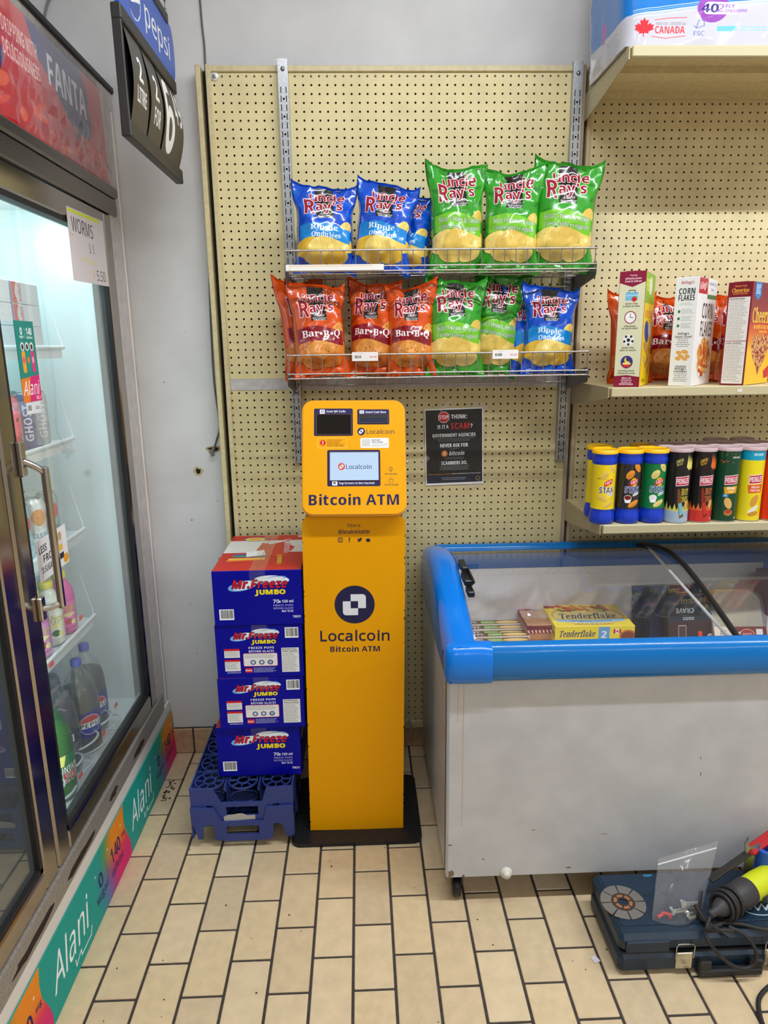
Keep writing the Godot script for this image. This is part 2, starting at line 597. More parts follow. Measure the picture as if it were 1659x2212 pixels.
func build_room() -> void:
	# floor: grout slab with every tile in view laid on it
	var s := S()
	bx(s, Vector3(-1.5, -0.12, -0.25), Vector3(5.2, -0.0035, 7.6))
	var floor_o := struct("floor", s, mat("grout", c8(74, 66, 60), 0.9, 0.0, {"noise": [6.0, 0.75, 1.0, 4]}))
	var tw := 0.0998
	var tl := 0.1948
	var tile_st := S()
	cb(tile_st, Vector3(0, -0.005, 0), Vector3(tw, 0.01, tl), 0.0016)
	tile_st.generate_normals()
	var tile_mesh := tile_st.commit()
	var tones := [c8(229, 204, 165), c8(222, 196, 156), c8(233, 211, 174), c8(218, 193, 155), c8(226, 200, 158), c8(214, 190, 154)]
	var tms := []
	for i in tones.size():
		tms.append(mat("tile_%d" % i, tones[i], 0.34, 0.0, {"noise": [3.1 + 0.4 * i, 0.93, 1.0, 20 + i, 0.02]}))
	var rest := S()
	var count := 0
	for i in range(-1, 50):
		var cx := -0.2505 + (i + 0.5) * 0.107
		var off := 0.8413 if posmod(i, 2) == 0 else 0.9428
		for k in range(-6, 33):
			var z0 := off + k * 0.2017
			var z1 := z0 + 0.2017
			if z0 < -0.17 or cx > 5.1 or z1 > 7.4:
				continue
			if cx < -0.34:
				continue
			var near: bool = cx < 1.95 and z1 < 1.75
			if near and count < 300:
				count += 1
				var o := part(floor_o, "tile", tile_mesh, tms[rng.randi() % tms.size()], Vector3(cx, rng.randf_range(-0.0006, 0.0), (z0 + z1) / 2))
				o.rotation.z = rng.randf_range(-0.002, 0.002)
			else:
				quad(rest, Vector3(cx - tw / 2, -0.0005, z1 - 0.003), Vector3(cx + tw / 2, -0.0005, z1 - 0.003), Vector3(cx + tw / 2, -0.0005, z0 + 0.003), Vector3(cx - tw / 2, -0.0005, z0 + 0.003))
	var ro := part(floor_o, "far_tiles", rest, tms[0])
	ro.set_meta("kind", "stuff")
	# walls and ceiling
	s = S()
	bx(s, Vector3(-1.5, 0, -0.20), Vector3(5.2, 3.3, -0.05))
	struct("wall_back", s, wall_mat())
	s = S()
	bx(s, Vector3(-1.6, 0, -0.20), Vector3(-1.5, 3.3, 7.6))
	bx(s, Vector3(-1.5, 0, 2.80), Vector3(-0.335, 3.3, 7.4))
	struct("wall_left", s, wall_mat())
	s = S()
	bx(s, Vector3(5.1, 0, -0.20), Vector3(5.2, 3.3, 7.6))
	struct("wall_right", s, wall_mat())
	s = S()
	bx(s, Vector3(-1.5, 0, 7.4), Vector3(5.2, 3.3, 7.6))
	struct("wall_front", s, mat("wall_far", c8(196, 188, 178), 0.7))
	s = S()
	bx(s, Vector3(-1.6, 3.27, -0.20), Vector3(5.2, 3.42, 7.6))
	struct("ceiling", s, mat("ceiling_paint", c8(228, 226, 222), 0.9))
	# tiled skirting along the back wall
	s = S()
	bx(s, Vector3(-0.335, 0.0, -0.05), Vector3(0.9, 0.106, -0.044))
	var bb := struct("baseboard_back", s, mat("grout", Color.WHITE))
	var bt := S()
	cb(bt, Vector3.ZERO, Vector3(0.2, 0.102, 0.01), 0.0015)
	bt.generate_normals()
	var bm := bt.commit()
	for i in 6:
		part(bb, "tile", bm, mat("skirt_tile_%d" % (i % 2), [c8(196, 160, 124), c8(204, 168, 130)][i % 2], 0.4, 0.0, {"noise": [3.0, 0.85, 1.0, 31 + i % 2]}), Vector3(-0.3495 + i * 0.206, 0.0535, -0.039))
	# thin black cables on the wall
	s = S()
	tube(s, smooth_path([Vector3(-0.040, 3.26, -0.047), Vector3(-0.036, 2.62, -0.047), Vector3(-0.033, 2.43, -0.047), Vector3(-0.058, 1.9, -0.046), Vector3(-0.066, 1.78, -0.046), Vector3(-0.072, 1.6, -0.046), Vector3(-0.073, 1.44, -0.046), Vector3(-0.064, 1.30, -0.044), Vector3(-0.078, 1.245, -0.044), Vector3(-0.090, 1.214, -0.05)]), 0.0032, 7)
	var cable := part(self, "wall_cable", s, mat("grey_cable", c8(96, 92, 92), 0.55))
	tag(cable, "thin grey cable running down the white wall beside the pegboard", "cable")
	s = S()
	tube(s, smooth_path([Vector3(-0.43, 3.26, -0.04), Vector3(-0.47, 2.72, -0.035), Vector3(-0.505, 2.60, -0.03), Vector3(-0.53, 2.47, 0.02)]), 0.004, 7)
	cable = part(self, "wall_cable_001", s, mat("grey_cable2", c8(120, 116, 114), 0.55))
	tag(cable, "short dark cable hanging on the wall above the drinks cooler", "cable")
	var rw := RandomNumberGenerator.new()
	rw.seed = 19
	var wb: Node = get_node("wall_back")
	for q in [[-0.19, 0.95, 0.006, 0.004], [-0.10, 0.80, 0.004, 0.006], [-0.13, 0.72, 0.003, 0.009], [-0.22, 0.62, 0.003, 0.004], [-0.09, 1.02, 0.005, 0.002], [-0.25, 1.45, 0.004, 0.003], [-0.16, 1.62, 0.005, 0.001], [-0.21, 0.42, 0.003, 0.006]]:
		s = S()
		var pl := PackedVector2Array()
		for k in 9:
			pl.append(Vector2(cos(TAU * k / 9) * q[2], sin(TAU * k / 9) * q[3]) * rw.randf_range(0.4, 1.1))
		prism(s, pl, 0.0, 0.0004)
		part(wb, "scuff_mark", s, mat("wall_scuff", c8(150, 144, 140), 0.8), Vector3(q[0], q[1], -0.05))
	# broken holes in the plaster
	var hole := thing("cable_outlet", "ragged hole in the wall where the grey cable ends", "wall outlet", Vector3(-0.092, 1.211, -0.05))
	ragged(hole, 0.026, 0.010, c8(168, 142, 96), 5)
	s = S()
	tube(s, [Vector3(0.002, 0.004, 0.002), Vector3(-0.006, -0.012, 0.014), Vector3(0.002, -0.022, 0.016)], 0.0065, 8)
	part(hole, "plug", s, mat("grey_cable", Color.WHITE))
	hole = thing("wall_hole", "small ragged hole broken through the white wall plaster", "wall damage", Vector3(-0.152, 1.131, -0.05))
	ragged(hole, 0.017, 0.013, c8(190, 170, 128), 9)
	# power lead behind the kiosk
	s = S()
	tube(s, smooth_path([Vector3(0.62, 0.06, -0.03), Vector3(0.615, 0.10, 0.0), Vector3(0.60, 0.15, 0.02), Vector3(0.575, 0.12, 0.03), Vector3(0.56, 0.06, 0.06)]), 0.005, 8)
	cable = part(self, "power_lead", s, mat("white_cable", c8(190, 184, 172), 0.5))
	tag(cable, "pale power lead looping behind the yellow kiosk near the floor", "cable")

func ragged(parent: Node3D, rx: float, ry: float, c: Color, sd: int) -> void:
	var r := RandomNumberGenerator.new()
	r.seed = sd
	var outer := PackedVector2Array()
	var inner := PackedVector2Array()
	for k in 14:
		var t := TAU * k / 14
		var f := r.randf_range(0.75, 1.2)
		outer.append(Vector2(cos(t) * rx * f, sin(t) * ry * f * 1.3))
		inner.append(Vector2(cos(t) * rx * f * r.randf_range(0.35, 0.75), sin(t) * ry * f * 1.2 * r.randf_range(0.5, 0.8)))
	var s := S()
	prism(s, outer, 0.0, 0.0012)
	part(parent, "torn_edge", s, mat("torn_%d" % sd, c, 0.9))
	s = S()
	prism(s, inner, 0.0006, 0.0018)
	part(parent, "opening", s, mat("hole_black", c8(18, 15, 13), 0.95))

# perforated hardboard with real holes
func peg_sheet(lo: Vector2, hi: Vector2, first: Vector2, z: float, skip := Rect2()) -> ArrayMesh:
	var p := 0.0254
	var r := 0.0037
	var th := 0.006
	var V := PackedVector3Array()
	var N := PackedVector3Array()
	var I := PackedInt32Array()
	var nx := int(floor((hi.x - first.x) / p + 0.49)) + 1
	var ny := int(floor((first.y - lo.y) / p + 0.49)) + 1
	while first.x + (nx - 1) * p + p / 2 > hi.x: nx -= 1
	while first.y - (ny - 1) * p - p / 2 < lo.y: ny -= 1
	var ring := []
	var edge := []
	for k in 8:
		var t := TAU * k / 8
		var d := Vector2(cos(t), sin(t))
		ring.append(d * r)
		edge.append(d / maxf(absf(d.x), absf(d.y)) * p / 2)
	var add := func(a: Vector3, b: Vector3, c: Vector3, d: Vector3, n: Vector3) -> void:
		pass
	for j in ny:
		for i in nx:
			var c := first + Vector2(i * p, -j * p)
			if skip.size != Vector2.ZERO and skip.has_point(c):
				var b0 := V.size()
				V.append_array([Vector3(c.x - p / 2, c.y - p / 2, z), Vector3(c.x + p / 2, c.y - p / 2, z), Vector3(c.x + p / 2, c.y + p / 2, z), Vector3(c.x - p / 2, c.y + p / 2, z)])
				for q in 4: N.append(Vector3(0, 0, 1))
				I.append_array([b0, b0 + 2, b0 + 1, b0, b0 + 3, b0 + 2])
				continue
			var b := V.size()
			for k in 8:
				var e: Vector2 = c + edge[k]
				V.append(Vector3(e.x, e.y, z))
				N.append(Vector3(0, 0, 1))
			for k in 8:
				var e: Vector2 = c + ring[k]
				V.append(Vector3(e.x, e.y, z))
				N.append(Vector3(0, 0, 1))
			for k in 8:
				var e: Vector2 = c + ring[k]
				var n := -Vector3(ring[k].x, ring[k].y, 0).normalized()
				V.append(Vector3(e.x, e.y, z))
				N.append(n)
			for k in 8:
				var e: Vector2 = c + ring[k]
				var n := -Vector3(ring[k].x, ring[k].y, 0).normalized()
				V.append(Vector3(e.x, e.y, z - th))
				N.append(n)
			for k in 8:
				var m := (k + 1) % 8
				I.append_array([b + k, b + 8 + m, b + m, b + k, b + 8 + k, b + 8 + m])
				I.append_array([b + 16 + k, b + 24 + m, b + 16 + m, b + 16 + k, b + 24 + k, b + 24 + m])
	# plain margins round the grid
	var gx0 := first.x - p / 2
	var gx1 := first.x + (nx - 0.5) * p
	var gy1 := first.y + p / 2
	var gy0 := first.y - (ny - 0.5) * p
	for m in [[lo.x, lo.y, gx0, hi.y], [gx1, lo.y, hi.x, hi.y], [gx0, lo.y, gx1, gy0], [gx0, gy1, gx1, hi.y]]:
		if m[2] - m[0] < 1e-5 or m[3] - m[1] < 1e-5:
			continue
		var b := V.size()
		V.append_array([Vector3(m[0], m[1], z), Vector3(m[2], m[1], z), Vector3(m[2], m[3], z), Vector3(m[0], m[3], z)])
		for q in 4: N.append(Vector3(0, 0, 1))
		I.append_array([b, b + 2, b + 1, b, b + 3, b + 2])
	var arr := []
	arr.resize(Mesh.ARRAY_MAX)
	arr[Mesh.ARRAY_VERTEX] = V
	arr[Mesh.ARRAY_NORMAL] = N
	arr[Mesh.ARRAY_INDEX] = I
	var am := ArrayMesh.new()
	am.add_surface_from_arrays(Mesh.PRIMITIVE_TRIANGLES, arr)
	return am

func cream() -> StandardMaterial3D:
	return mat("cream_steel", c8(218, 202, 155), 0.42, 0.0, {"noise": [5.0, 0.9, 1.0, 41, 0.03]})

# slotted upright standard, front face with real slots
func standard(parent: Node3D, x: float, y0: float, y1: float) -> MeshInstance3D:
	var s := S()
	var w := 0.032
	var z := 0.022
	var p := 0.0254
	var xs := [-w / 2, -0.0095, -0.0068, 0.0068, 0.0095, w / 2]
	var rows := int((y1 - 0.055 - y0) / p)
	var top := y0 + rows * p
	for j in rows:
		var a := y0 + j * p
		var sa := a + 0.0035
		var sb := a + p - 0.0035
		for i in 5:
			var xa: float = x + xs[i]
			var xb: float = x + xs[i + 1]
			if i == 1 or i == 3:
				quad(s, Vector3(xa, a, z), Vector3(xb, a, z), Vector3(xb, sa, z), Vector3(xa, sa, z))
				quad(s, Vector3(xa, sb, z), Vector3(xb, sb, z), Vector3(xb, a + p, z), Vector3(xa, a + p, z))
			elif i == 2 and j % 2 == 1:
				var c := Vector3(x, a, z)
				var ce := Vector3((xa + xb) / 2, a + p / 2, z)
				var hw := (xb - xa) / 2
				for k in 8:
					var t0 := TAU * k / 8
					var t1 := TAU * (k + 1) / 8
					var d0 := Vector2(cos(t0), sin(t0))
					var d1 := Vector2(cos(t1), sin(t1))
					var e0 := d0 / maxf(absf(d0.x), absf(d0.y))
					var e1 := d1 / maxf(absf(d1.x), absf(d1.y))
					quad(s, ce + Vector3(d0.x, d0.y, 0) * 0.0035, ce + Vector3(e0.x * hw, e0.y * p / 2, 0), ce + Vector3(e1.x * hw, e1.y * p / 2, 0), ce + Vector3(d1.x, d1.y, 0) * 0.0035)
			else:
				quad(s, Vector3(xa, a, z), Vector3(xb, a, z), Vector3(xb, a + p, z), Vector3(xa, a + p, z))
	quad(s, Vector3(x - w / 2, top, z), Vector3(x + w / 2, top, z), Vector3(x + w / 2, y1, z), Vector3(x - w / 2, y1, z))
	quad(s, Vector3(x - w / 2, y0, 0.001), Vector3(x - w / 2, y0, z), Vector3(x - w / 2, y1, z), Vector3(x - w / 2, y1, 0.001))
	quad(s, Vector3(x + w / 2, y0, z), Vector3(x + w / 2, y0, 0.001), Vector3(x + w / 2, y1, 0.001), Vector3(x + w / 2, y1, z))
	quad(s, Vector3(x - w / 2, y1, z), Vector3(x + w / 2, y1, z), Vector3(x + w / 2, y1, 0.001), Vector3(x - w / 2, y1, 0.001))
	var o := part(parent, "slotted_standard", s, mat("zinc", c8(196, 198, 200), 0.36, 0.75, {"noise": [9.0, 0.8, 1.0, 52, 0.06]}))
	s = S()
	bx(s, Vector3(x - w / 2 + 0.002, y0, 0.001), Vector3(x + w / 2 - 0.002, y1 - 0.004, 0.012))
	part(o, "inner_channel", s, mat("channel_dark", c8(26, 22, 20), 0.8))
	return o

func build_pegboard_unit() -> void:
	var t := thing("pegboard_wall_panel", "cream pegboard wall section behind the chip baskets and the kiosk", "pegboard", Vector3.ZERO)
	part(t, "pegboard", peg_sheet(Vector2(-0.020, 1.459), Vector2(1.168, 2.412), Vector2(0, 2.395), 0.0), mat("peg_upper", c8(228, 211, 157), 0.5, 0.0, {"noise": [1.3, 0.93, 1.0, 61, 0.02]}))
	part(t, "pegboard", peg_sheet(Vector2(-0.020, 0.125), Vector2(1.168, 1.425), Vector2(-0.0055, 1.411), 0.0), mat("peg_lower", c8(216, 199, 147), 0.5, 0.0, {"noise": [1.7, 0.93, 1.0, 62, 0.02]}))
	var s := S()
	bx(s, Vector3(-0.018, 1.4207, -0.004), Vector3(1.168, 1.4586, 0.002))
	part(t, "splice_strip", s, mat("strip_white", c8(206, 200, 196), 0.4, 0.1, {"noise": [4.0, 0.85, 1.0, 63]}))
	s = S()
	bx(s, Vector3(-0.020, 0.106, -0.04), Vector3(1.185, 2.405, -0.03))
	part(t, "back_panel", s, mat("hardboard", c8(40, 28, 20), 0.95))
	s = S()
	bx(s, Vector3(-0.020, 2.406, -0.012), Vector3(1.168, 2.424, 0.007), 0.002)
	part(t, "top_rail", s, cream())
	s = S()
	bx(s, Vector3(-0.020, 0.106, -0.03), Vector3(1.168, 0.135, 0.006), 0.002)
	part(t, "bottom_rail", s, cream())
	for u in [[-0.056, -0.040], [-0.024, -0.008], [1.168, 1.181]]:
		s = S()
		bx(s, Vector3(u[0], 0.0, -0.048), Vector3(u[1], 2.426, 0.010 if u[0] < 1 else 0.008), 0.002)
		part(t, "upright", s, cream() if u[0] < 1 else mat("upright_worn", c8(168, 150, 128), 0.45, 0.1))
	s = S()
	bx(s, Vector3(-0.040, 0.0, -0.048), Vector3(-0.024, 2.42, -0.03))
	part(t, "channel", s, mat("channel_dark", c8(26, 22, 20), 0.8))
	standard(t, 0.2185, 1.168, 2.437)
	standard(t, 1.150, 1.157, 2.430)
	for k in [[0.2185, 2.408], [1.150, 2.395]]:
		s = S()
		lathe(s, [Vector2(0.007, 0), Vector2(0.006, 0.003), Vector2(0, 0.004)], 12)
		var o := part(t, "screw", s, mat("screw", c8(150, 150, 152), 0.3, 0.9), Vector3(k[0], k[1], 0.022))
		o.rotation.x = PI / 2
	s = S()
	lathe(s, [Vector2(0.0135, 0), Vector2(0.0135, 0.002), Vector2(0.005, 0.0022), Vector2(0.0, 0.0022)], 20)
	var wsh := part(t, "washer", s, mat("washer", c8(226, 224, 220), 0.35, 0.2), Vector3(0.002, 2.394, 0.0005))
	wsh.rotation.x = PI / 2
	s = S()
	lathe(s, [Vector2(0.0062, 0.002), Vector2(0.0062, 0.007), Vector2(0.0, 0.0075)], 6, 0, 1, Vector3.ZERO, false)
	part(wsh, "bolt_head", s, mat("screw", Color.WHITE))

func build_gondola() -> void:
	var t := thing("gondola_shelving", "cream gondola shelving with pegboard back and three steel shelves", "shelving", Vector3.ZERO)
	var xr := 2.12
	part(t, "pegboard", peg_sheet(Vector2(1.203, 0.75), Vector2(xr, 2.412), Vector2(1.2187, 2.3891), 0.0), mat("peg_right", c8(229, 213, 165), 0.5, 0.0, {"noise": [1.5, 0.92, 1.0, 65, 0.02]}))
	var s := S()
	bx(s, Vector3(1.203, 0.10, -0.006), Vector3(xr, 0.75, 0.0))
	part(t, "lower_panel", s, cream())
	s = S()
	bx(s, Vector3(1.19, 0.10, -0.04), Vector3(xr, 2.405, -0.03))
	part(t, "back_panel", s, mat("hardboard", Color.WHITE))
	s = S()
	bx(s, Vector3(1.203, 2.406, -0.012), Vector3(xr, 2.424, 0.007), 0.002)
	part(t, "top_rail", s, cream())
	for u in [[1.190, 1.203], [xr, xr + 0.015]]:
		s = S()
		bx(s, Vector3(u[0], 0.0, -0.048), Vector3(u[1], 2.426, 0.010), 0.002)
		part(t, "upright", s, mat("upright_worn2", c8(196, 178, 142), 0.45, 0.1))
	s = S()
	bx(s, Vector3(1.181, 0.0, -0.048), Vector3(1.190, 2.42, -0.03))
	part(t, "channel", s, mat("channel_dark", Color.WHITE))
	for sh in [[2.335, "top"], [1.434, "mid"], [1.012, "low"]]:
		var y: float = sh[0]
		s = S()
		bx(s, Vector3(1.181, y - 0.004, 0.004), Vector3(xr - 0.003, y, 0.382), 0.001)
		bx(s, Vector3(1.181, y - 0.022, 0.05), Vector3(xr - 0.003, y - 0.004, 0.055))
		bx(s, Vector3(1.181, y - 0.022, 0.20), Vector3(xr - 0.003, y - 0.004, 0.26))
		var o := part(t, "shelf", s, cream())
		s = S()
		bx(s, Vector3(1.186, y - 0.027, 0.376), Vector3(xr - 0.003, y + 0.001, 0.392), 0.0025)
		part(o, "price_rail", s, mat("cream_front", c8(196, 185, 147), 0.42))
		for bx0 in [1.180, xr - 0.006]:
			s = S()
			var pl := PackedVector2Array([Vector2(0.384, y + 0.001), Vector2(0.384, y - 0.030), Vector2(0.30, y - 0.042), Vector2(0.05, y - 0.075), Vector2(0.004, y - 0.075), Vector2(0.004, y + 0.001)])
			prism(s, pl, -0.0018, 0.0018, Transform3D(Basis(Vector3(0, 0, 1), Vector3.UP, Vector3(-1, 0, 0)), Vector3(bx0, 0, 0)))
			part(o, "bracket", s, mat("bracket", c8(206, 190, 148), 0.42, 0.1, {"noise": [12.0, 0.7, 1.0, 67, 0.05]}))
	# worn sticker on the lowest price rail
	s = S()
	bx(s, Vector3(1.565, 1.416, 0.3925), Vector3(1.58, 1.426, 0.393))
	part(t, "label_remnant", s, mat("label_grey", c8(225, 218, 205), 0.7))

# ---------- drinks cooler along the left ----------
func steel() -> StandardMaterial3D:
	return mat("brushed_steel", c8(150, 142, 132), 0.3, 0.85, {"noise": [14.0, 0.7, 1.0, 71, 0.05]})

func chrome() -> StandardMaterial3D:
	return mat("chrome", c8(190, 186, 182), 0.14, 1.0)

func fanta_tex() -> Texture2D:
	var c := Canvas.new(1024, 240, c8(206, 30, 38))
	var navy := c8(30, 34, 110)
	for k in 2:
		var x := 640 + k * -470
		c.poly(PackedVector2Array([Vector2(x - 60, 0), Vector2(x + 250, 0), Vector2(x + 285, 60), Vector2(x + 190, 180), Vector2(x + 60, 95), Vector2(x - 20, 60)]), navy)
		c.poly(PackedVector2Array([Vector2(x + 40, 20), Vector2(x + 250, 30), Vector2(x + 290, 120), Vector2(x + 240, 185), Vector2(x + 130, 130)]), navy)
		c.text("FANTA", x + 150, 72, 100, Color.WHITE, "sansb", {"fit": 225, "fith": 66, "rot": 0.05})
	c.text("DRIPPING WITH", 545, 55, 30, c8(255, 214, 206), "sansb", {"fit": 160, "fith": 30})
	c.text("DELICIOUSNESS", 545, 98, 30, c8(255, 214, 206), "sansb", {"fit": 168, "fith": 30})
	# splashing orange drink
	var r := RandomNumberGenerator.new()
	r.seed = 4
	for k in 46:
		var x := r.randf_range(0, 1024)
		var y := r.randf_range(165, 240)
		c.ell(x, y, r.randf_range(14, 60), r.randf_range(4, 14), [c8(232, 74, 40), c8(240, 100, 60), c8(188, 24, 34)][k % 3], r.randf_range(-0.5, 0.2))
	c.rect(0, 226, 1024, 14, c8(196, 30, 34))
	return c.tex()

func alani_tex() -> Texture2D:
	# u = 0 at the near end (z 1.49), u = 1 at the wall; period 0.59 m
	var W := 1536
	var c := Canvas.new(W, 190, c8(20, 150, 136))
	var teal := c8(8, 158, 146)
	var per := 0.585 / 1.54 * W
	var start := (1.49 - 1.118) / 1.54 * W
	var step := 3
	for ix in range(0, W, step):
		for iy in range(0, 190, 5):
			var t := fposmod((ix - start + 14.0 * sin(iy / 34.0)) / per, 1.0)
			var v := iy / 190.0
			var warm := c8(240, 140, 30).lerp(c8(226, 28, 112), smoothstep(0.25, 0.75, v))
			var mid := c8(110, 120, 176)
			var col := teal
			if t > 0.52:
				col = teal.lerp(mid, smoothstep(0.52, 0.68, t) * smoothstep(0.1, 0.8, v) * 0.9)
			if t > 0.62:
				col = col.lerp(warm, smoothstep(0.62, 0.84, t))
			c.rect(ix, iy, step, 5, col)
	for k in [-1, 0, 1, 2]:
		var x: float = start + k * per
		var ink := c8(36, 24, 92)
		c.text("Alani", x + per * 0.27, 88, 130, Color.WHITE, "sans", {"fit": per * 0.36, "fith": 92, "shear": 0.28})
		c.path([Vector2(x + per * 0.27, 150), Vector2(x + per * 0.27, 168), Vector2(x + per * 0.33, 152), Vector2(x + per * 0.33, 168), Vector2(x + per * 0.44, 168), Vector2(x + per * 0.46, 150)], 4, Color.WHITE)
		c.text("0", x + per * 0.62, 84, 62, ink, "sansb", {"fith": 44})
		c.text("sugar", x + per * 0.62, 132, 34, ink, "sansb")
		c.rect(x + per * 0.70, 60, 1.5, 78, ink)
		c.text("140", x + per * 0.83, 84, 62, ink, "sansb", {"fith": 46, "fit": 78})
		c.text("mg", x + per * 0.95, 84, 20, ink, "sansb")
		c.text("caffeine", x + per * 0.83, 132, 34, ink, "sansb", {"fit": 96})
		for q in [[0.57, 50], [0.74, 40], [0.93, 44]]:
			c.text("+", x + per * q[0], q[1], 22, Color.WHITE, "sans", {"rot": 0.4})
	return c.tex()

func cooler_door(parent: Node3D, z0: float, z1: float) -> MeshInstance3D:
	var y0 := 0.300
	var y1 := 1.975
	var f := 0.066
	var s := S()
	var xa := -0.372
	var xb := -0.334
	bx(s, Vector3(xa, y0, z0), Vector3(xb, y1, z0 + f), 0.006)
	bx(s, Vector3(xa, y0, z1 - f), Vector3(xb, y1, z1), 0.006)
	bx(s, Vector3(xa, y0, z0 + f), Vector3(xb, y0 + f * 0.85, z1 - f), 0.006)
	bx(s, Vector3(xa, y1 - f, z0 + f), Vector3(xb, y1, z1 - f), 0.006)
	var d := part(parent, "door", s, mat("door_metal", c8(168, 160, 150), 0.17, 1.0))
	s = S()
	var g := 0.012
	for q in [[z0 + f - 0.002, z0 + f + g, y0 + f * 0.85, y1 - f], [z1 - f - g, z1 - f + 0.002, y0 + f * 0.85, y1 - f], [z0 + f, z1 - f, y0 + f * 0.85 - 0.002, y0 + f * 0.85 + g], [z0 + f, z1 - f, y1 - f - g, y1 - f + 0.002]]:
		bx(s, Vector3(xa + 0.004, q[2], q[0]), Vector3(xb - 0.004, q[3], q[1]))
	part(d, "gasket", s, mat("gasket", c8(24, 22, 24), 0.6))
	s = S()
	bx(s, Vector3(-0.352, y0 + f * 0.85, z0 + f), Vector3(-0.350, y1 - f, z1 - f))
	part(d, "glass", s, mat("cooler_glass", Color(0.86, 0.93, 0.93), 0.0, 0.0, {"alpha": 0.045}))
	return d

func build_cooler() -> void:
	var t := thing("drinks_cooler", "upright glass door drinks cooler with soda banner header along left wall", "cooler", Vector3.ZERO)
	# cabinet shell
	var s := S()
	bx(s, Vector3(-1.45, 0.0, -0.048), Vector3(-1.05, 2.36, 2.79))
	bx(s, Vector3(-1.05, 1.985, -0.048), Vector3(-0.40, 2.36, 2.79))
	bx(s, Vector3(-1.05, 0.0, -0.048), Vector3(-0.372, 0.33, 2.79))
	bx(s, Vector3(-1.05, 0.33, 0.0), Vector3(-0.40, 1.985, 0.125))
	bx(s, Vector3(-1.05, 0.33, 0.93), Vector3(-0.376, 1.985, 0.965))
	bx(s, Vector3(-1.05, 0.33, 2.70), Vector3(-0.372, 1.985, 2.79))
	part(t, "cabinet", s, mat("liner_white", c8(226, 232, 232), 0.4))
	s = S()
	bx(s, Vector3(-1.04, 0.33, 0.97), Vector3(-1.0, 1.98, 2.69))
	bx(s, Vector3(-1.0, 0.331, 0.97), Vector3(-0.378, 0.338, 2.69))
	bx(s, Vector3(-1.0, 0.338, 0.966), Vector3(-0.378, 1.98, 0.972))
	bx(s, Vector3(-1.0, 0.338, 2.68), Vector3(-0.378, 1.98, 2.69))
	bx(s, Vector3(-1.0, 1.972, 0.972), Vector3(-0.378, 1.982, 2.68))
	part(t, "dark_liner", s, mat("dark_liner", c8(52, 52, 54), 0.6))
	# perforated air panel at the back of the lit bay
	var pg := part(t, "air_panel", peg_sheet(Vector2(0, 0), Vector2(0.58, 1.2), Vector2(0.025, 1.18), 0.0), mat("air_panel", c8(214, 224, 224), 0.5), Vector3(-1.043, 0.40, 0.92))
	pg.rotation.y = PI / 2
	pg.scale = Vector3(1.32, 1.32, 1)
	# white jamb between cooler and wall
	s = S()
	bx(s, Vector3(-0.40, 0.185, -0.049), Vector3(-0.337, 2.36, 0.085), 0.003)
	part(t, "jamb", s, mat("jamb", c8(206, 198, 194), 0.45, 0.0, {"noise": [3.0, 0.9, 1.0, 72]}))
	s = S()
	tube(s, [Vector3(-0.337, 0.2, -0.022), Vector3(-0.337, 2.30, -0.022)], 0.003, 6)
	part(t, "caulk_bead", s, mat("caulk", c8(236, 228, 214), 0.8))
	s = S()
	bx(s, Vector3(-0.40, 2.062, -0.049), Vector3(-0.338, 2.362, 2.79), 0.002)
	part(t, "header_panel", s, mat("header_panel", c8(186, 178, 170), 0.45, 0.1, {"noise": [5.0, 0.85, 1.0, 73]}))
	s = S()
	bx(s, Vector3(-0.42, 2.360, -0.049), Vector3(-0.330, 2.378, 2.79), 0.003)
	part(t, "top_trim", s, mat("black_trim", c8(32, 30, 30), 0.5))
	s = S()
	bx(s, Vector3(-0.40, 2.030, 0.03), Vector3(-0.322, 2.064, 2.79), 0.006)
	part(t, "header_rail", s, steel())
	s = S()
	bx(s, Vector3(-0.40, 1.977, 0.03), Vector3(-0.330, 2.030, 2.79), 0.004)
	part(t, "header_rail", s, steel())
	# printed banner in its clear sleeve
	s = S()
	quad(s, Vector3(-0.3355, 2.066, 1.20), Vector3(-0.3355, 2.066, 0.058), Vector3(-0.3355, 2.334, 0.074), Vector3(-0.3355, 2.334, 1.20))
	part(t, "header_banner", s, mat("fanta_print", Color.WHITE, 0.22, 0.0, {"tex": fanta_tex(), "coat": 0.5}))
	# crumpled clear sleeve over the banner
	var r := RandomNumberGenerator.new()
	r.seed = 12
	var fz := FastNoiseLite.new()
	fz.seed = 8
	fz.frequency = 7.0
	fz.fractal_type = FastNoiseLite.FRACTAL_RIDGED
	s = S()
	for a in 44:
		for b in 10:
			var P := func(ia: int, ib: int) -> Vector3:
				var z := 1.18 - ia * 0.0255
				var y := 2.068 + ib * 0.0262
				var rough_low := 1.0 - smoothstep(0.2, 0.75, ib / 10.0)
				return Vector3(-0.3325 + 0.012 * rough_low * (fz.get_noise_2d(z * 0.8, y * 1.6)), y, z)
			quad(s, P.call(a, b), P.call(a + 1, b), P.call(a + 1, b + 1), P.call(a, b + 1))
	part(t, "clear_sleeve", s, mat("clear_film", Color(0.95, 0.92, 0.92), 0.06, 0.0, {"alpha": 0.05}))
	# lower rail, white strip, kick banner
	s = S()
	bx(s, Vector3(-0.40, 0.228, 0.03), Vector3(-0.328, 0.300, 2.79), 0.004)
	part(t, "sill", s, mat("sill", c8(178, 172, 164), 0.4, 0.35, {"noise": [10.0, 0.7, 1.0, 74, 0.05]}))
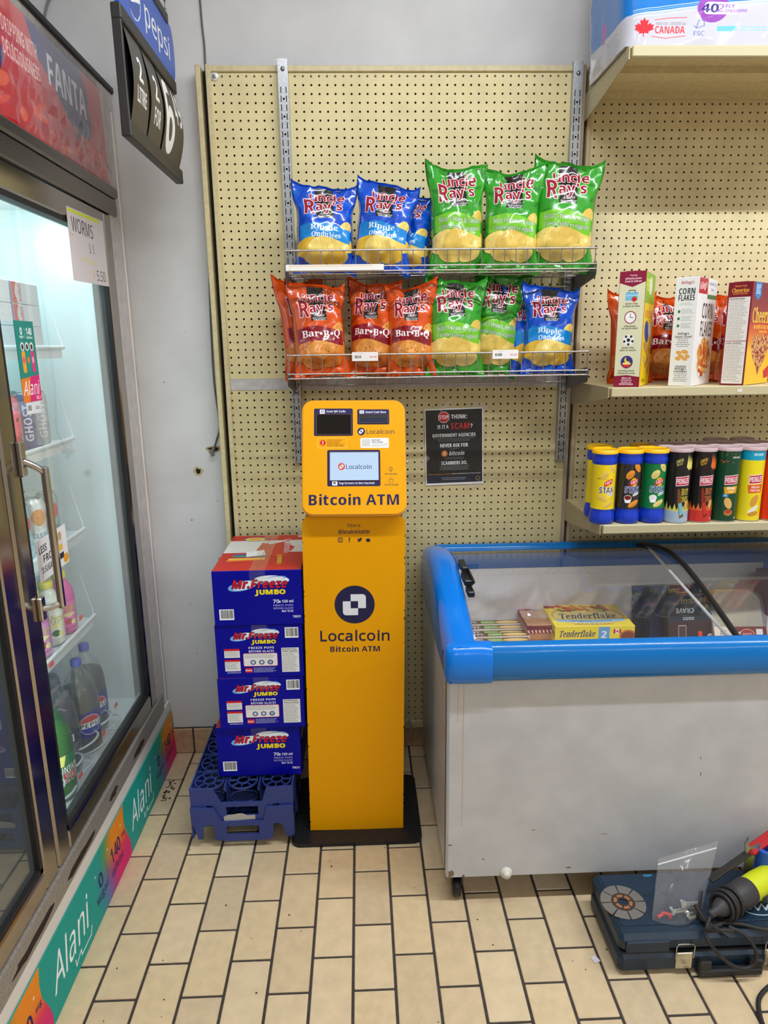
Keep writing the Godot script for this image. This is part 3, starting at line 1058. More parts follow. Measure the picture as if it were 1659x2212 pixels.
	for q in [[0.55, 0.62, 0.262], [0.74, 0.93, 0.252], [1.0, 1.22, 0.255], [0.28, 0.40, 0.256]]:
		s = S()
		var pl := PackedVector2Array()
		for k in 16:
			var a := TAU * k / 16
			pl.append(Vector2((q[0] + q[1]) / 2 + cos(a) * (q[1] - q[0]) / 2 * r.randf_range(0.8, 1.1), q[2] + sin(a) * 0.013 * r.randf_range(0.6, 1.2)))
		prism(s, pl, 0, 0.0006, Transform3D(Basis(Vector3(0, 0, 1), Vector3.UP, Vector3(-1, 0, 0)), Vector3(-0.3275, 0, 0)))
		part(t, "rust_patch", s, mat("rust", c8(72, 46, 30), 0.95, 0.0, {"noise": [30.0, 0.3, 1.0, 75, 0.08]}))
	s = S()
	bx(s, Vector3(-0.372, 0.0, -0.045), Vector3(-0.330, 0.229, 2.79), 0.002)
	part(t, "kick_panel", s, mat("kick_white", c8(228, 222, 214), 0.4))
	s = S()
	quad(s, Vector3(-0.3165, 0.002, 1.49), Vector3(-0.3165, 0.002, -0.044), Vector3(-0.3255, 0.186, -0.044), Vector3(-0.3255, 0.186, 1.49))
	quad(s, Vector3(-0.3255, 0.186, 1.49), Vector3(-0.3255, 0.186, -0.044), Vector3(-0.3285, 0.186, -0.044), Vector3(-0.3285, 0.186, 1.49), Rect2(0.1, 0.1, 0.01, 0.01))
	part(t, "kick_banner", s, mat("alani_print", Color.WHITE, 0.45, 0.0, {"spec": 0.3, "tex": alani_tex()}))
	cooler_door(t, 0.088, 0.943)
	cooler_door(t, 0.951, 1.806)
	s = S()
	bx(s, Vector3(-0.372, 0.30, 1.81), Vector3(-0.334, 1.975, 2.75), 0.004)
	part(t, "blank_panel", s, steel())
	# door handle
	var h := Node3D.new()
	var hp := S()
	bx(hp, Vector3(-0.334, 1.285, 0.862), Vector3(-0.322, 1.365, 0.886), 0.003)
	bx(hp, Vector3(-0.334, 0.935, 0.862), Vector3(-0.322, 0.995, 0.886), 0.003)
	tube(hp, smooth_path([Vector3(-0.326, 1.32, 0.873), Vector3(-0.305, 1.305, 0.862), Vector3(-0.292, 1.290, 0.853)]), 0.008, 8)
	tube(hp, smooth_path([Vector3(-0.326, 0.965, 0.873), Vector3(-0.305, 0.966, 0.862), Vector3(-0.292, 0.972, 0.853)]), 0.008, 8)
	cb(hp, Vector3(-0.290, 1.131, 0.852), Vector3(0.016, 0.345, 0.018), 0.004)
	part(t, "handle", hp, chrome())
	h.free()
	# shelves of the lit bay
	for y in [1.571, 1.305, 1.022, 0.735]:
		s = S()
		bx(s, Vector3(-0.98, y - 0.010, 0.34), Vector3(-0.43, y - 0.004, 0.925))
		var sh := part(t, "shelf", s, mat("shelf_white", c8(226, 230, 230), 0.35))
		s = S()
		tube(s, [Vector3(-0.428, y, 0.33), Vector3(-0.428, y, 0.925)], 0.006, 8)
		bx(s, Vector3(-0.432, y - 0.03, 0.345), Vector3(-0.428, y - 0.002, 0.925))
		part(sh, "front_rail", s, mat("shelf_white", Color.WHITE))
		s = S()
		tube(s, [Vector3(-0.432, y, 0.335), Vector3(-0.436, y + 0.008, 0.318), Vector3(-0.47, y + 0.13, 0.305)], 0.0017, 6)
		part(sh, "side_wire", s, mat("shelf_white", Color.WHITE))
	# plastic loops that keep the big bottles in lanes
	for k in 9:
		var zc := 0.34 + k * 0.062
		s = S()
		tube(s, arc_pts(Vector3(-0.436, 0.352 + 0.05 * (k % 2), zc), Vector3(0.0, 0.0, 0.057), Vector3(0.052, 0.012, 0), 0, TAU * 23 / 24.0, 23), 0.0035, 6, true)
		part(t, "bottle_loop", s, mat("loop_plastic", Color(0.86, 0.9, 0.9), 0.2, 0.0, {"alpha": 0.55}))
	# lamps of the lit bay
	var lamp := Node3D.new()
	lamp.name = "cooler_lamp"
	lamp.position = Vector3(-0.425, 1.945, 0.53)
	t.add_child(lamp)
	s = S()
	tube(s, [Vector3(0, 0, -0.36), Vector3(0, 0, 0.36)], 0.014, 10)
	part(lamp, "lamp_tube", s, glow("cooler_glow", Color(0.90, 1.0, 1.0), 5.0))
	var al := AreaLight3D.new()
	al.name = "lamp_light"
	al.area_size = Vector2(0.72, 0.03)
	al.light_energy = COOLER_ENERGY
	al.light_color = Color(0.82, 0.98, 1.0)
	al.area_range = 6.0
	al.shadow_enabled = true
	al.position = Vector3(-0.018, -0.012, 0)
	al.basis = Basis(Vector3(0, 0, 1), Vector3(-0.8, 0.6, 0).normalized(), Vector3(-0.6, -0.8, 0).normalized() * -1.0)
	lamp.add_child(al)
	lamp = Node3D.new()
	lamp.name = "cooler_lamp"
	lamp.position = Vector3(-0.400, 1.15, 0.905)
	t.add_child(lamp, true)
	s = S()
	tube(s, [Vector3(0, -0.72, 0), Vector3(0, 0.72, 0)], 0.010, 10)
	part(lamp, "lamp_tube", s, glow("cooler_glow", Color.WHITE, 5.0))
	al = AreaLight3D.new()
	al.name = "lamp_light"
	al.area_size = Vector2(0.03, 1.44)
	al.light_energy = COOLER_ENERGY * 0.8
	al.light_color = Color(0.82, 0.98, 1.0)
	al.area_range = 6.0
	al.shadow_enabled = true
	al.position = Vector3(-0.008, 0, -0.014)
	al.basis = Basis.looking_at(Vector3(-0.55, 0, -0.83), Vector3.UP)
	lamp.add_child(al)

# ---------- chest freezer with curved glass lids ----------
func glass_y(z: float) -> float:
	# height of the curved lid over depth, rear 0.06 to front 0.765
	var pts := [[0.04, 0.842], [0.12, 0.866], [0.22, 0.886], [0.32, 0.894], [0.42, 0.884], [0.50, 0.865], [0.58, 0.842], [0.66, 0.817], [0.72, 0.797], [0.80, 0.772]]
	for i in pts.size() - 1:
		if z <= pts[i + 1][0]:
			return lerpf(pts[i][1], pts[i + 1][1], clampf((z - pts[i][0]) / (pts[i + 1][0] - pts[i][0]), 0, 1))
	return 0.772

func build_freezer() -> void:
	var t := thing("chest_freezer", "white chest freezer with blue rim and curved sliding glass lids", "freezer", Vector3.ZERO)
	var X0 := 0.655
	var X1 := 1.99
	var Z0 := 0.03
	var Z1 := 0.785
	var s := S()
	bx(s, Vector3(X0, 0.088, Z1 - 0.045), Vector3(X1, 0.745, Z1), 0.006)
	bx(s, Vector3(X0, 0.088, Z0), Vector3(X0 + 0.075, 0.745, Z1 - 0.02), 0.006)
	bx(s, Vector3(X1 - 0.075, 0.088, Z0), Vector3(X1, 0.745, Z1 - 0.02), 0.006)
	bx(s, Vector3(X0 + 0.02, 0.088, Z0), Vector3(X1 - 0.02, 0.80, Z0 + 0.028), 0.004)
	bx(s, Vector3(X0 + 0.02, 0.090, Z0 + 0.01), Vector3(X1 - 0.02, 0.14, Z1 - 0.02))
	part(t, "cabinet", s, mat("freezer_white", c8(202, 202, 205), 0.28, 0.0, {"noise": [1.6, 0.93, 1.0, 81, 0.015]}))
	# inner liner with frost
	s = S()
	bx(s, Vector3(0.73, 0.14, 0.056), Vector3(1.915, 0.775, 0.064))
	bx(s, Vector3(0.722, 0.14, 0.06), Vector3(0.736, 0.80, 0.742))
	bx(s, Vector3(1.912, 0.14, 0.06), Vector3(1.92, 0.80, 0.742))
	bx(s, Vector3(0.73, 0.14, 0.735), Vector3(1.915, 0.78, 0.742))
	bx(s, Vector3(0.73, 0.44, 0.06), Vector3(1.915, 0.45, 0.74))
	part(t, "liner", s, mat("frost", c8(226, 222, 222), 0.75, 0.0, {"noise": [8.0, 0.86, 1.0, 82, 0.06]}))
	# frost crust: lumpy slab on the rear wall
	s = S()
	var f := FastNoiseLite.new()
	f.seed = 5
	f.frequency = 9.0
	f.fractal_octaves = 3
	s.set_smooth_group(1)
	for i in 60:
		for j in 14:
			var P := func(a: int, b: int) -> Vector3:
				var x := 0.737 + a * 0.0195
				var y := 0.46 + b * 0.0205
				var e := smoothstep(0.0, 0.3, (0.745 - y) / 0.25)
				return Vector3(x, y, 0.0645 + e * (0.012 + 0.014 * f.get_noise_2d(x, y)))
			quad(s, P.call(i, j), P.call(i + 1, j), P.call(i + 1, j + 1), P.call(i, j + 1))
	part(t, "frost_crust", s, mat("frost2", c8(236, 230, 230), 0.8, 0.0, {"noise": [20.0, 0.8, 1.0, 83, 0.09]}))
	s = S()
	bx(s, Vector3(0.736, 0.772, 0.050), Vector3(1.915, 0.832, 0.066), 0.003)
	part(t, "rear_liner_rail", s, mat("rim_dark_blue", c8(28, 88, 156), 0.3))
	# blue rim: rear, front, left, right
	var blue := mat("rim_blue", c8(0, 112, 190), 0.22, 0.0, {"coat": 0.25, "coat_rough": 0.06, "spec": 0.4})
	var blue2 := mat("rim_corner_blue", c8(4, 122, 224), 0.22, 0.0, {"coat": 0.25, "coat_rough": 0.06, "spec": 0.4})
	s = S()
	var prof := [Vector2(0.012, 0.79), Vector2(0.008, 0.83), Vector2(0.014, 0.852), Vector2(0.030, 0.859), Vector2(0.052, 0.855), Vector2(0.060, 0.842), Vector2(0.058, 0.80)]
	extrude_x(s, prof, 0.70, X1 - 0.05)
	part(t, "rear_rim", s, blue)
	s = S()
	prof = [Vector2(0.745, 0.745), Vector2(0.742, 0.780), Vector2(0.752, 0.796), Vector2(0.775, 0.806), Vector2(0.795, 0.802), Vector2(0.808, 0.785), Vector2(0.813, 0.755), Vector2(0.812, 0.725), Vector2(0.806, 0.710), Vector2(0.795, 0.706), Vector2(0.785, 0.708)]
	extrude_x(s, prof, 0.76, X1 - 0.11)
	part(t, "front_rim", s, blue)
	for side in [0, 1]:
		var mx := func(x: float) -> float: return x if side == 0 else (X0 + X1) - x
		s = S()
		s.set_smooth_group(1)
		var rows := []
		for k in 21:
			var z := lerpf(0.012, 0.80, k / 20.0)
			var top := glass_y(z) + 0.012
			if z > 0.70:
				top = lerpf(glass_y(0.70) + 0.012, 0.802, (z - 0.70) / 0.10)
			if k == 0:
				top -= 0.03
			var round_in := 0.03 if k == 0 else (0.012 if k == 1 else 0.0)
			var row := []
			for q in [[0.657, 0.70], [0.648, 0.712], [0.645, 0.74], [0.646, top - 0.045], [0.650, top - 0.022], [0.660, top - 0.006], [0.678, top + 0.001], [0.705, top + 0.001], [0.724, top - 0.004], [0.735, top - 0.016], [0.736, 0.72]]:
				var x: float = q[0] + round_in * clampf((0.70 - q[0]) / 0.05, 0, 1)
				row.append(Vector3(mx.call(x), q[1], z))
			rows.append(row)
		for k in rows.size() - 1:
			for i in rows[0].size() - 1:
				quad(s, rows[k][i], rows[k + 1][i], rows[k + 1][i + 1], rows[k][i + 1])
		s.set_smooth_group(-1)
		for i in range(1, rows[0].size() - 1):
			tri(s, rows[20][0], rows[20][i], rows[20][i + 1])
			tri(s, rows[0][0], rows[0][i + 1], rows[0][i])
		part(t, "side_rim", s, blue2)
		# moulded corner cap
		s = S()
		s.set_smooth_group(1)
		var cp := [Vector2(0.745, 0.742), Vector2(0.740, 0.782), Vector2(0.751, 0.799), Vector2(0.775, 0.809), Vector2(0.797, 0.805), Vector2(0.811, 0.787), Vector2(0.816, 0.755), Vector2(0.815, 0.722), Vector2(0.808, 0.705), Vector2(0.795, 0.701), Vector2(0.78, 0.703)]
		var xs := [0.645, 0.648, 0.656, 0.67, 0.70, 0.74, 0.768]
		var shrink := [0.55, 0.80, 0.93, 0.985, 1.0, 1.0, 1.0]
		for a in xs.size() - 1:
			for b in cp.size() - 1:
				var P := func(i: int, j: int) -> Vector3:
					var c := Vector2(0.765, 0.752)
					var q: Vector2 = c + ((cp[j] as Vector2) - c) * shrink[i]
					return Vector3(mx.call(xs[i]), q.y, q.x)
				quad(s, P.call(a, b), P.call(a, b + 1), P.call(a + 1, b + 1), P.call(a + 1, b))
		part(t, "corner_cap", s, blue2)
	# glass lids
	for g in [[0.737, 1.452, 0.0], [1.436, 1.914, 0.008]]:
		s = S()
		s.set_smooth_group(1)
		for k in 28:
			var za := lerpf(0.062, 0.748, k / 28.0)
			var zb := lerpf(0.062, 0.748, (k + 1) / 28.0)
			quad(s, Vector3(g[0], glass_y(za) + g[2] - 0.004, za), Vector3(g[0], glass_y(zb) + g[2] - 0.004, zb), Vector3(g[1], glass_y(zb) + g[2] - 0.004, zb), Vector3(g[1], glass_y(za) + g[2] - 0.004, za))
		var lid := part(t, "glass_lid", s, mat("lid_glass", Color(0.93, 0.95, 0.95), 0.0, 0.0, {"alpha": 0.02}))
		if g[2] > 0:
			s = S()
			var pts := []
			for k in 20:
				var z := lerpf(0.06, 0.752, k / 19.0)
				pts.append(Vector3(g[0] + 0.004, glass_y(z) + 0.003, z))
			tube(s, pts, 0.0085, 8)
			part(lid, "edge_seal", s, mat("black_rubber", c8(20, 20, 22), 0.45))
		else:
			s = S()
			for k in 10:
				pass
			var hz := [0.36, 0.44, 0.52, 0.57]
			for k in 3:
				var ya: float = glass_y(hz[k])
				var yb: float = glass_y(hz[k + 1])
				cb(s, Vector3(0.749, (ya + yb) / 2 + 0.010, (hz[k] + hz[k + 1]) / 2), Vector3(0.020 + 0.006 * (k % 2), 0.018, hz[k + 1] - hz[k] + 0.004), 0.003, Transform3D.IDENTITY)
			cb(s, Vector3(0.760, glass_y(0.46) + 0.016, 0.47), Vector3(0.006, 0.012, 0.15), 0.002)
			part(lid, "handle", s, mat("black_plastic", c8(22, 22, 24), 0.4))
	# straight white crossbar below the lids, rear seal
	s = S()
	tube(s, [Vector3(1.440, 0.868, 0.13), Vector3(1.440, 0.766, 0.742)], 0.0045, 8)
	part(t, "crossbar", s, mat("bar_white", c8(222, 222, 224), 0.3))
	s = S()
	bx(s, Vector3(0.736, 0.830, 0.054), Vector3(1.914, 0.842, 0.068), 0.002)
	part(t, "rear_seal", s, mat("black_rubber", Color.WHITE))
	# casters and drain plug
	for q in [[0.69, 0.745], [1.93, 0.745], [0.69, 0.10], [1.93, 0.10]]:
		s = S()
		var w := S()
		lathe(w, [Vector2(0.0, -0.011), Vector2(0.026, -0.011), Vector2(0.030, -0.006), Vector2(0.030, 0.006), Vector2(0.026, 0.011), Vector2(0.0, 0.011)], 18)
		bx(s, Vector3(q[0] - 0.018, 0.05, q[1] - 0.018), Vector3(q[0] - 0.013, 0.09, q[1] + 0.018))
		bx(s, Vector3(q[0] + 0.013, 0.05, q[1] - 0.018), Vector3(q[0] + 0.018, 0.09, q[1] + 0.018))
		bx(s, Vector3(q[0] - 0.018, 0.080, q[1] - 0.018), Vector3(q[0] + 0.018, 0.09, q[1] + 0.018))
		var c := part(t, "caster", s, mat("caster_fork", c8(70, 66, 62), 0.4, 0.6))
		var wo := part(c, "wheel", w, mat("black_rubber", Color.WHITE), Vector3(q[0], 0.030, q[1]))
		wo.rotation.z = PI / 2
	s = S()
	lathe(s, [Vector2(0.0, 0.0), Vector2(0.018, 0.0), Vector2(0.017, 0.006), Vector2(0.011, 0.009), Vector2(0.010, 0.016), Vector2(0.0, 0.017)], 16)
	var dp := part(t, "drain_plug", s, mat("plug_white", c8(216, 212, 200), 0.5), Vector3(0.826, 0.104, 0.785))
	dp.rotation.x = PI / 2
	# scuffs and drip marks
	var r := RandomNumberGenerator.new()
	r.seed = 21
	for q in [[0.668, 0.105, 0.010, 0.016], [0.705, 0.097, 0.006, 0.004], [0.665, 0.20, 0.007, 0.003], [0.705, 0.100, 0.003, 0.002], [1.005, 0.113, 0.010, 0.003], [0.76, 0.15, 0.004, 0.003], [1.36, 0.40, 0.002, 0.008], [1.355, 0.45, 0.0015, 0.005], [0.90, 0.24, 0.006, 0.0012], [1.10, 0.22, 0.012, 0.001]]:
		s = S()
		var pl := PackedVector2Array()
		for k in 10:
			var a := TAU * k / 10
			pl.append(Vector2(cos(a) * q[2] * r.randf_range(0.5, 1.1), sin(a) * q[3] * r.randf_range(0.5, 1.1)))
		prism(s, pl, 0.0, 0.0005)
		part(t, "scuff", s, mat("scuff", c8(128, 108, 84), 0.9), Vector3(q[0], q[1], 0.785))
	for q in [[0.698, 0.26, 0.69, 0.0016], [0.683, 0.58, 0.70, 0.0013]]:
		s = S()
		bx(s, Vector3(q[0] - q[3], q[1], 0.785), Vector3(q[0] + q[3], q[2], 0.7853))
		part(t, "drip_mark", s, mat("drip", c8(196, 178, 164), 0.5))

func extrude_x(st: SurfaceTool, prof: Array, xa: float, xb: float) -> void:
	# prof: Vector2(z, y)
	st.set_smooth_group(1)
	for i in prof.size() - 1:
		var p: Vector2 = prof[i]
		var q: Vector2 = prof[i + 1]
		quad(st, Vector3(xa, p.y, p.x), Vector3(xb, p.y, p.x), Vector3(xb, q.y, q.x), Vector3(xa, q.y, q.x))
	st.set_smooth_group(-1)
	for i in range(1, prof.size() - 1):
		for x in [xa, xb]:
			tri(st, Vector3(x, prof[0].y, prof[0].x), Vector3(x, prof[i].y, prof[i].x), Vector3(x, prof[i + 1].y, prof[i + 1].x))

# ---------- yellow kiosk ----------
func coin_logo(c: Canvas, x: float, y: float, r: float, disc: Color, fg: Color) -> void:
	c.ell(x, y, r, r, disc, 0, 48)
	var u := r * 0.38
	# two overlapping rounded squares with a square gap
	c.rr(x - u * 0.52, y - u * 1.45, u * 2.0, u * 1.95, u * 0.45, fg)
	c.rect(x - u * 0.52, y - u * 1.45, u, u * 1.95, fg)
	c.rect(x - u * 0.52, y - u * 0.45, u * 2.0, u * 0.95, fg)
	c.rr(x - u * 1.55, y - u * 0.48, u * 2.0, u * 1.95, u * 0.45, fg)
	c.rect(x - u * 1.55, y - u * 0.48, u * 2.0, u, fg)
	c.rect(x - u * 0.55, y - u * 0.48, u, u * 1.95, fg)
	c.rect(x - u * 0.52, y - u * 0.48, u * 0.97, u * 0.98, disc)

func head_tex() -> Texture2D:
	var yel := c8(246, 170, 0)
	var navy := c8(46, 40, 88)
	var c := Canvas.new(640, 700, yel)
	var X := func(x: float) -> float: return (x - 165.0) / 1250.0 * 640.0
	var Y := func(y: float) -> float: return (y - 92.0) / 1365.0 * 700.0
	# scanner and cash panels
	c.rr(X.call(300), Y.call(187), X.call(780) - X.call(300), Y.call(520) - Y.call(187), 9, navy)
	c.rr(X.call(372), Y.call(197), 32, Y.call(250) - Y.call(197), 5, Color.WHITE)
	c.rect(X.call(388), Y.call(208), 6, 6, navy)
	c.rect(X.call(408), Y.call(208), 6, 6, navy)
	c.rect(X.call(388), Y.call(226), 6, 6, navy)
	c.rect(X.call(408), Y.call(226), 6, 6, navy)
	c.text("Scan QR Code", X.call(572), Y.call(222), 20, Color.WHITE, "sansb", {"fit": 120, "fith": 17})
	c.rr(X.call(835), Y.call(197), X.call(1230) - X.call(835), Y.call(383) - Y.call(197), 8, navy)
	c.rr(X.call(862), Y.call(210), 30, 20, 5, Color.WHITE)
	c.rect(X.call(872), Y.call(222), 20, 8, c8(150, 150, 160))
	c.text("Insert Cash Here", X.call(1065), Y.call(230), 20, Color.WHITE, "sansb", {"fit": 130, "fith": 15})
	coin_logo(c, X.call(882), Y.call(468), 24, navy, Color.WHITE)
	c.text("Localcoin", X.call(1118), Y.call(470), 36, navy, "sans", {"fit": 176, "fith": 29})
	# warning box
	c.rr(X.call(345), Y.call(543), X.call(708) - X.call(345), Y.call(668) - Y.call(543), 10, c8(250, 214, 120))
	c.rr(X.call(350), Y.call(548), X.call(703) - X.call(350), Y.call(663) - Y.call(548), 9, yel)
	c.ell(X.call(409), Y.call(603), 18, 17, c8(214, 44, 40))
	c.rect(X.call(404), Y.call(580), 5, 17, Color.WHITE)
	c.rect(X.call(404), Y.call(616), 5, 5, Color.WHITE)
	c.text("CRA, RCMP and other", X.call(462), Y.call(571), 9, c8(150, 92, 10), "sansb", {"align": -1, "fit": 92})
	c.text("unknown 3rd parties", X.call(462), Y.call(589), 9, c8(150, 92, 10), "sansb", {"align": -1, "fit": 84})
	c.text("DO NOT demand", X.call(462), Y.call(606), 9, c8(120, 70, 10), "sansb", {"align": -1, "fit": 72})
	c.text("payment through Bitcoin.", X.call(462), Y.call(623), 9, c8(150, 92, 10), "sansb", {"align": -1, "fit": 100})
	c.text("You are a target of fraud.", X.call(462), Y.call(641), 9, c8(90, 50, 10), "sansb", {"align": -1, "fit": 104})
	# help label: its code is left blank
	c.rr(X.call(870), Y.call(546), X.call(1223) - X.call(870), Y.call(668) - Y.call(546), 8, c8(244, 242, 236))
	c.rect(X.call(890), Y.call(560), 52, 46, c8(216, 214, 208))
	c.text("Need help?", X.call(1012), Y.call(574), 10, navy, "sansb", {"align": -1})
	c.text("Need a Wallet?", X.call(1012), Y.call(596), 10, navy, "sansb", {"align": -1})
	c.text("1-877-412-COIN (2646)", X.call(1012), Y.call(622), 8, c8(120, 118, 124), "sans", {"align": -1, "fit": 98})
	c.text("help@localcoinatm.com", X.call(1012), Y.call(643), 8, c8(120, 118, 124), "sans", {"align": -1, "fit": 94})
	# screen panel
	c.rr(X.call(463), Y.call(692), X.call(1113) - X.call(463), Y.call(1127) - Y.call(692), 9, navy)
	c.rr(X.call(522), Y.call(1062), 33, 28, 5, Color.WHITE)
	c.rect(X.call(536), Y.call(1074), 16, 14, c8(120, 120, 130))
	c.text("Tap Screen to Get Started", X.call(820), Y.call(1092), 20, Color.WHITE, "sansb", {"fit": 222, "fith": 19})
	# tracker and alarm icons
	for g in [[1242, 920, 17], [1242, 918, 8]]:
		c.ell(X.call(g[0]), Y.call(g[1]), g[2] * 0.75, g[2] * 0.75, navy)
		c.ell(X.call(g[0]), Y.call(g[1]), g[2] * 0.75 - 1.6, g[2] * 0.75 - 1.6, yel)
	c.line(Vector2(X.call(1222), Y.call(930)), Vector2(X.call(1242), Y.call(957)), 1.8, navy)
	c.line(Vector2(X.call(1262), Y.call(930)), Vector2(X.call(1242), Y.call(957)), 1.8, navy)
	c.text("GPS TRACKER", X.call(1243), Y.call(983), 10, navy, "sansb", {"fit": 78, "fith": 8})
	c.ell(X.call(1244), Y.call(1066), 14, 12, navy)
	c.ell(X.call(1244), Y.call(1066), 12, 10, yel)
	c.rect(X.call(1214), Y.call(1068), 30, 12, yel)
	c.path([Vector2(X.call(1218), Y.call(1066)), Vector2(X.call(1218), Y.call(1088)), Vector2(X.call(1270), Y.call(1088)), Vector2(X.call(1270), Y.call(1066))], 1.8, navy)
	for a in [-0.8, 0.0, 0.8]:
		c.line(Vector2(X.call(1244) + sin(a) * 17, Y.call(1066) - cos(a) * 17), Vector2(X.call(1244) + sin(a) * 23, Y.call(1066) - cos(a) * 23), 1.8, navy)
	c.text("POLICE ALARM", X.call(1246), Y.call(1112), 10, navy, "sansb", {"fit": 84, "fith": 8})
	c.text("Bitcoin ATM", X.call(787), Y.call(1283), 90, navy, "sansb", {"fit": 562, "fith": 68})
	return c.tex()

func screen_tex() -> Texture2D:
	var c := Canvas.new(320, 180, c8(196, 222, 252))
	coin_logo(c, 76, 92, 23, c8(226, 84, 70), c8(240, 244, 252))
	c.text("Localcoin", 190, 93, 36, c8(30, 40, 84), "sans", {"fit": 168, "fith": 30})
	return c.tex()

func column_tex() -> Texture2D:
	# 0.306 m wide, 1.066 m tall, 1000 px per metre
	var yel := c8(244, 168, 0)
	var navy := c8(40, 38, 76)
	var c := Canvas.new(612, 2132 / 2 * 1, yel)
	var H := 1066.0
	var Y := func(y: float) -> float: return (1.078 - y) / 1.066 * H
	var X := func(dx: float) -> float: return 306.0 + dx * 2000.0
	c.text("follow us", X.call(0), Y.call(1.049), 20, navy, "sans", {"fit": 78, "fith": 11})
	c.text("@localcoinatm", X.call(0), Y.call(1.029), 26, navy, "sansb", {"fit": 186, "fith": 15})
	var yi: float = Y.call(1.004)
	c.rr(X.call(-0.048), yi - 7.5, 30, 15, 6, navy)
	c.rr(X.call(-0.048) + 4, yi - 5.5, 22, 11, 4, yel)
	c.ell(X.call(-0.048) + 15, yi, 7, 3.6, navy)
	c.ell(X.call(-0.048) + 15, yi, 4.5, 2.2, yel)
	c.text("f", X.call(-0.0135), yi, 30, navy, "sansb", {"fith": 15, "sx": 0.9})
	c.poly(PackedVector2Array([Vector2(X.call(0.008), yi + 5), Vector2(X.call(0.013), yi + 3), Vector2(X.call(0.009), yi - 5), Vector2(X.call(0.016), yi - 2), Vector2(X.call(0.018), yi - 6), Vector2(X.call(0.022), yi - 6), Vector2(X.call(0.025), yi - 5), Vector2(X.call(0.0225), yi - 2), Vector2(X.call(0.021), yi + 3), Vector2(X.call(0.016), yi + 6)]), navy)
	c.ell(X.call(0.042), yi + 1.5, 13, 5.6, navy)
	var r := 0.0625 * 2000
	# the disc is round in metres: x 2 px per mm, y 1 px per mm
	var sub := Canvas.new(256, 256, yel)
	coin_logo(sub, 128, 128, 125, navy, c8(238, 238, 244))
	sub.im.resize(int(r * 2) * 2, int(r) * 2, Image.INTERPOLATE_LANCZOS)
	c.im.blit_rect(sub.im, Rect2i(0, 0, int(r * 2) * 2, int(r) * 2), Vector2i(int((X.call(0.0) - r) * 2), int((Y.call(0.7995) - r / 2) * 2)))
	c.text("Localcoin", X.call(0.0), Y.call(0.699), 80, navy, "sans", {"fit": 424, "fith": 35, "out": 1.0, "outc": navy})
	c.text("Bitcoin ATM", X.call(0.0), Y.call(0.655), 50, navy, "sansb", {"fit": 306, "fith": 19})
	# nicks along the cut edges and fine scratches
	var g := RandomNumberGenerator.new()
	g.seed = 3
	for k in 26:
		var y := g.randf_range(60, H - 10)
		c.ell(0 if k % 2 == 0 else 612, y, g.randf_range(2, 6), g.randf_range(1, 5), c8(40, 34, 26))
	for k in 5:
		var p := Vector2(g.randf_range(30, 560), g.randf_range(80, 700))
		c.line(p, p + Vector2(g.randf_range(-30, 60), g.randf_range(4, 26)), 0.7, c8(206, 140, 8))
	return c.tex()

